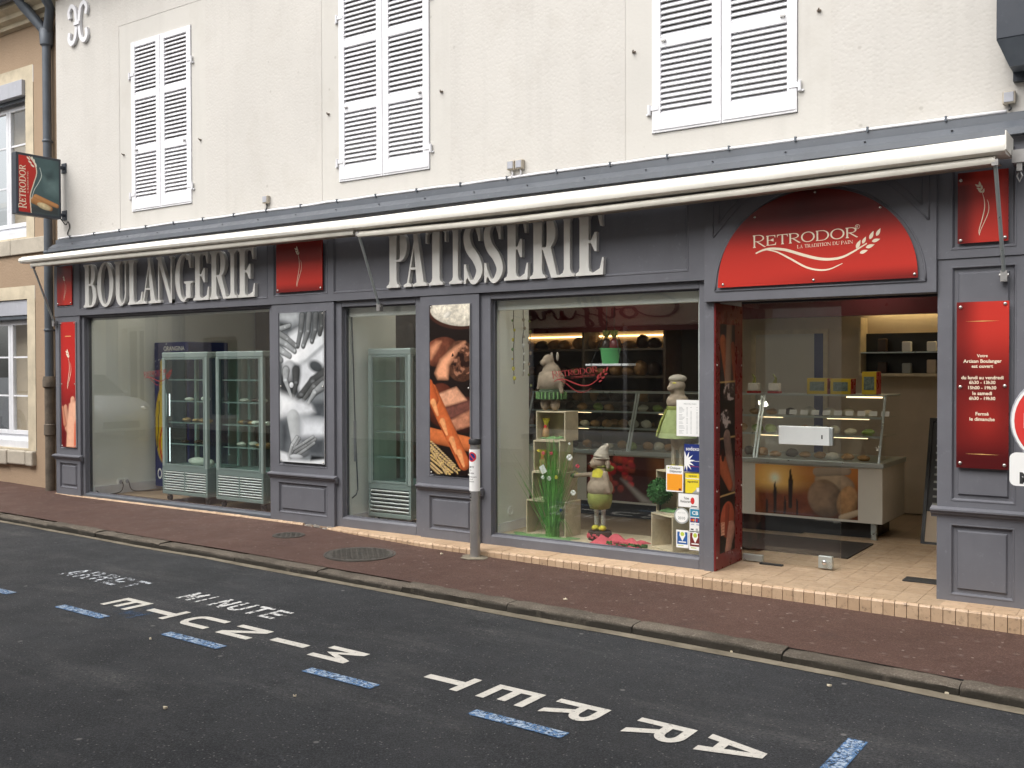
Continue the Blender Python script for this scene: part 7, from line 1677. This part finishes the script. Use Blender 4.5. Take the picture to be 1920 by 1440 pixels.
# rear: red bulkhead, lit niche, shelving
sbox('bulkhead', (-4.6, -1.252, 3.25, 3.35, 2.06, 2.619), 'dark_red', 'dark red bulkhead over the back of the shop')
sbox('back_panel', (-4.55, -1.255, 3.93, 3.998, .0, 2.60), 'wall_beige', 'beige rear wall of the shop')
nc_ = thing('wall_cabinet', 'dark glazed wall cabinet with packets under a warm light', 'cabinet', (-2.1, 3.8, 1.5))
xa_, zt_ = P(1612, 625, 3.7); xb_, zb_ = -1.262, P(1757, 700, 3.7)[1]
m = MB(); m.box(xa_, xb_, 3.66, 3.929, zb_-.03, zb_); m.box(xa_, xa_+.02, 3.66, 3.929, zb_, 2.06); m.box(xa_+.02, xb_, 3.905, 3.929, zb_, zt_); m.build('case', 'wood_pale', nc_)
m = MB(); m.box(xa_+.02, xb_, 3.88, 3.9, zb_, zt_); m.build('back', 'black', nc_); m = MB(); m.box(xa_+.02, xb_, 3.68, 3.88, (zb_+zt_)/2, (zb_+zt_)/2+.012); m.build('shelf', 'alu', nc_)
m = MB(); m.box(xa_+.05, xb_-.05, 3.84, 3.86, 2.15, 2.165); m.build('lamp_strip', emis('niche_lamp', (1.0, .75, .36), 9.0), nc_)
q = random.Random(12)
for row in (zb_, (zb_+zt_)/2+.012):
    for i in range(6):
        x = xa_+.10+(xb_-xa_-.16)*(i+.5)/6; m = MB(); m.box(x-.045, x+.045, 3.72, 3.79, row+.0005, row+.10+q.uniform(0, .04)); tag(m.build('packet', q.choice(['grey_print', 'white_print', 'choc', 'wall_beige']), bevel=.012), 'small packet in the glazed wall cabinet', 'packet', 'packets in the wall cabinet')
m = MB(); m.box(-2.0, -1.262, 2.9, 3.3, .74, .86); m.box(-2.0, -1.262, 2.95, 3.3, -.0125, .74); tag(m.build('side_cabinet', 'wall_beige', bevel=.004), 'low beige side cabinet behind the counter end', 'cabinet')
m = MB(); m.box(-2.0, -1.3, 2.892, 2.899, .76, .84); 
# rear doorway seen through the glass door
x0_, z1_ = P(1418, 628, 3.93); x1_ = P(1545, 628, 3.93)[0]; dz_ = thing('rear_door', 'pale rear door with dark blue edge strip behind the counter', 'door', ((x0_+x1_)/2, 3.9, 0)); m = MB(); m.box(x0_, x1_, 3.915, 3.929, 0, z1_); m.build('leaf', 'counter_white', dz_); m = MB(); m.box(x1_-.10, x1_, 3.905, 3.914, 0, z1_); m.build('edge_strip', 'navy_print', dz_); m = MB(); m.box(x0_-.05, x0_, 3.90, 3.929, 0, z1_+.05); m.box(x1_, x1_+.05, 3.90, 3.929, 0, z1_+.05); m.box(x0_, x1_, 3.90, 3.929, z1_, z1_+.05); m.build('frame', 'wood_pale', dz_)
# bread shelving behind the decorated window
sv = thing('bread_shelving', 'dark bread shelving with a warm light strip behind the counter', 'shelving', (-6.1, 3.8, 0))
SX0, SX1 = -7.3, -5.05
m = MB()
for x in (SX0, (SX0+SX1)/2, SX1-.03): m.box(x, x+.03, 3.55, 3.99, -.0125, 2.2)
m.build('uprights', 'wall_brown', sv)
for z in (.75, 1.10, 1.42, 1.75): m = MB(); m.box(SX0+.03, SX1-.03, 3.56, 3.98, z, z+.025); m.build('shelf', 'wall_brown', sv)
m = MB(); m.box(SX0+.03, SX1-.03, 3.95, 3.985, 1.78, 2.15); m.build('back_board', 'wall_beige', sv)
zl = P(1100, 631, 3.9)[1]; m = MB(); m.box(SX0+.05, SX1-.05, 3.925, 3.945, zl-.008, zl+.008); m.build('lamp_strip', emis('shelf_lamp', (1.0, .62, .26), 4.0), sv)
sbox('bulkhead', (-7.4, -4.62, 3.5, 3.56, zl+.035, 2.619), 'dark_red', 'dark red bulkhead over the bread shelving')
q = random.Random(41)
for z in (.7755, 1.1255, 1.4455, 1.7755):
    for i in range(11):
        x = SX0+.14+(SX1-SX0-.28)*(i+.5)/11; mt = q.choice(['pastry', 'pastry', 'choc']); cake('loaf', '%s loaf on the %s of the dark bread shelving' % ({'pastry': 'golden', 'choc': 'dark'}[mt], {.7755: 'lowest shelf', 1.1255: 'second shelf', 1.4455: 'third shelf', 1.7755: 'top shelf'}[z]), 'bread', x, 3.72+q.uniform(0, .08), z, (q.uniform(.07, .095), .11, q.uniform(.05, .10)), mt, i, 'loaves on the bread shelving', .05)
# leaning chalkboard
cb = thing('chalkboard', 'black framed menu chalkboard leaning beside the right pilaster', 'menu board', (-1.7, 2.1, -.0125)); lean = math.atan2(.38, 1.1)
def lean_box(m, x0, x1, t0, t1, d0, d1):                    # along the leaning face
    vs = []
    for d in (d0, d1):
        for x, t_ in ((x0, t0), (x1, t0), (x1, t1), (x0, t1)): vs.append((x, 2.10+t_*math.sin(lean)+d*math.cos(lean), -.0125+t_*math.cos(lean)-d*math.sin(lean)))
    m.add(vs, [(0, 1, 2, 3), (7, 6, 5, 4), (0, 4, 5, 1), (1, 5, 6, 2), (2, 6, 7, 3), (3, 7, 4, 0)])
X0, X1 = G(1725, 1016, 0)[0]+.02, -1.32
m = MB(); lean_box(m, X0, X0+.03, 0, 1.15, -.012, .015); lean_box(m, X1-.03, X1, 0, 1.15, -.012, .015); lean_box(m, X0+.03, X1-.03, 0, .03, -.012, .015); lean_box(m, X0+.03, X1-.03, 1.12, 1.15, -.012, .015); m.build('frame', 'black', cb)
m = MB(); lean_box(m, X0+.03, X1-.03, .03, 1.12, .0, .012); m.build('board', 'dark_print', cb); m = MB(); lean_box(m, X0+.03, X1-.03, .032, .30, -.002, -.0005); m.build('picture', 'wall_beige', cb)
m = MB(); q = random.Random(2)
for k_ in range(11):
    t_ = .36+k_*.066; xx_ = X0+.07
    while xx_ < X1-.12: w_ = q.uniform(.02, .06); lean_box(m, xx_, xx_+w_, t_, t_+.018, -.0022, -.0006); xx_ += w_+.02
struct(m.build('chalk_lines', 'grey_print', cb), None, 'stuff')
# lamps: one small pendant seen through the decorated window, unseen ceiling lights added to brighten the shop
lens = emis('added_downlight_lens', (1.0, .92, .78), 60.0)
cx_, zc_ = P(1270, 565, 2.6)
t = thing('pendant_lamp', 'small lit flat pendant lamp above the counter behind the decorated window', 'lamp', (cx_, 2.6, zc_))
m = MB(); m.lathe([(.085, 0), (.085, .014), (.02, .03), (.006, .034), (.006, 2.62-zc_)], (0, 0, 0), 20); m.build('shade', 'alu', t, local=True, smooth=True, angle=40)
m = MB(); m.lathe([(0, -.0021), (.078, -.002)], (0, 0, 0), 20); m.build('lens', emis('pendant_lens', (1.0, .70, .28), 3.0), t, local=True)
for i, (x, y, nr) in enumerate(((-10.4, .60, 'behind the lit display fridge'), (-8.4, 1.0, 'behind the fridge near the kneading photo'), (-6.2, 1.1, 'behind the lone narrow fridge'), (-4.2, .50, 'over the decorated window platform'), (-3.0, 1.3, 'before the sunset picture'), (-1.75, 1.6, 'by the chalkboard'), (-2.6, 3.0, 'behind the gift boxes'), (-5.6, 3.1, 'before the bread shelving'))):
    t = thing('added_downlight', 'small lit round downlight in the shop ceiling '+nr, 'lamp', (x, y, 2.598)); m = MB(); m.lathe([(.075, .0), (.075, .022), (.06, .022), (.058, .006)], (0, 0, 0), 20); m.build('ring', 'alu', t, local=True); m = MB(); m.lathe([(0, -.0021), (.057, -.002)], (0, 0, 0), 20); m.build('lens', lens, t, local=True)
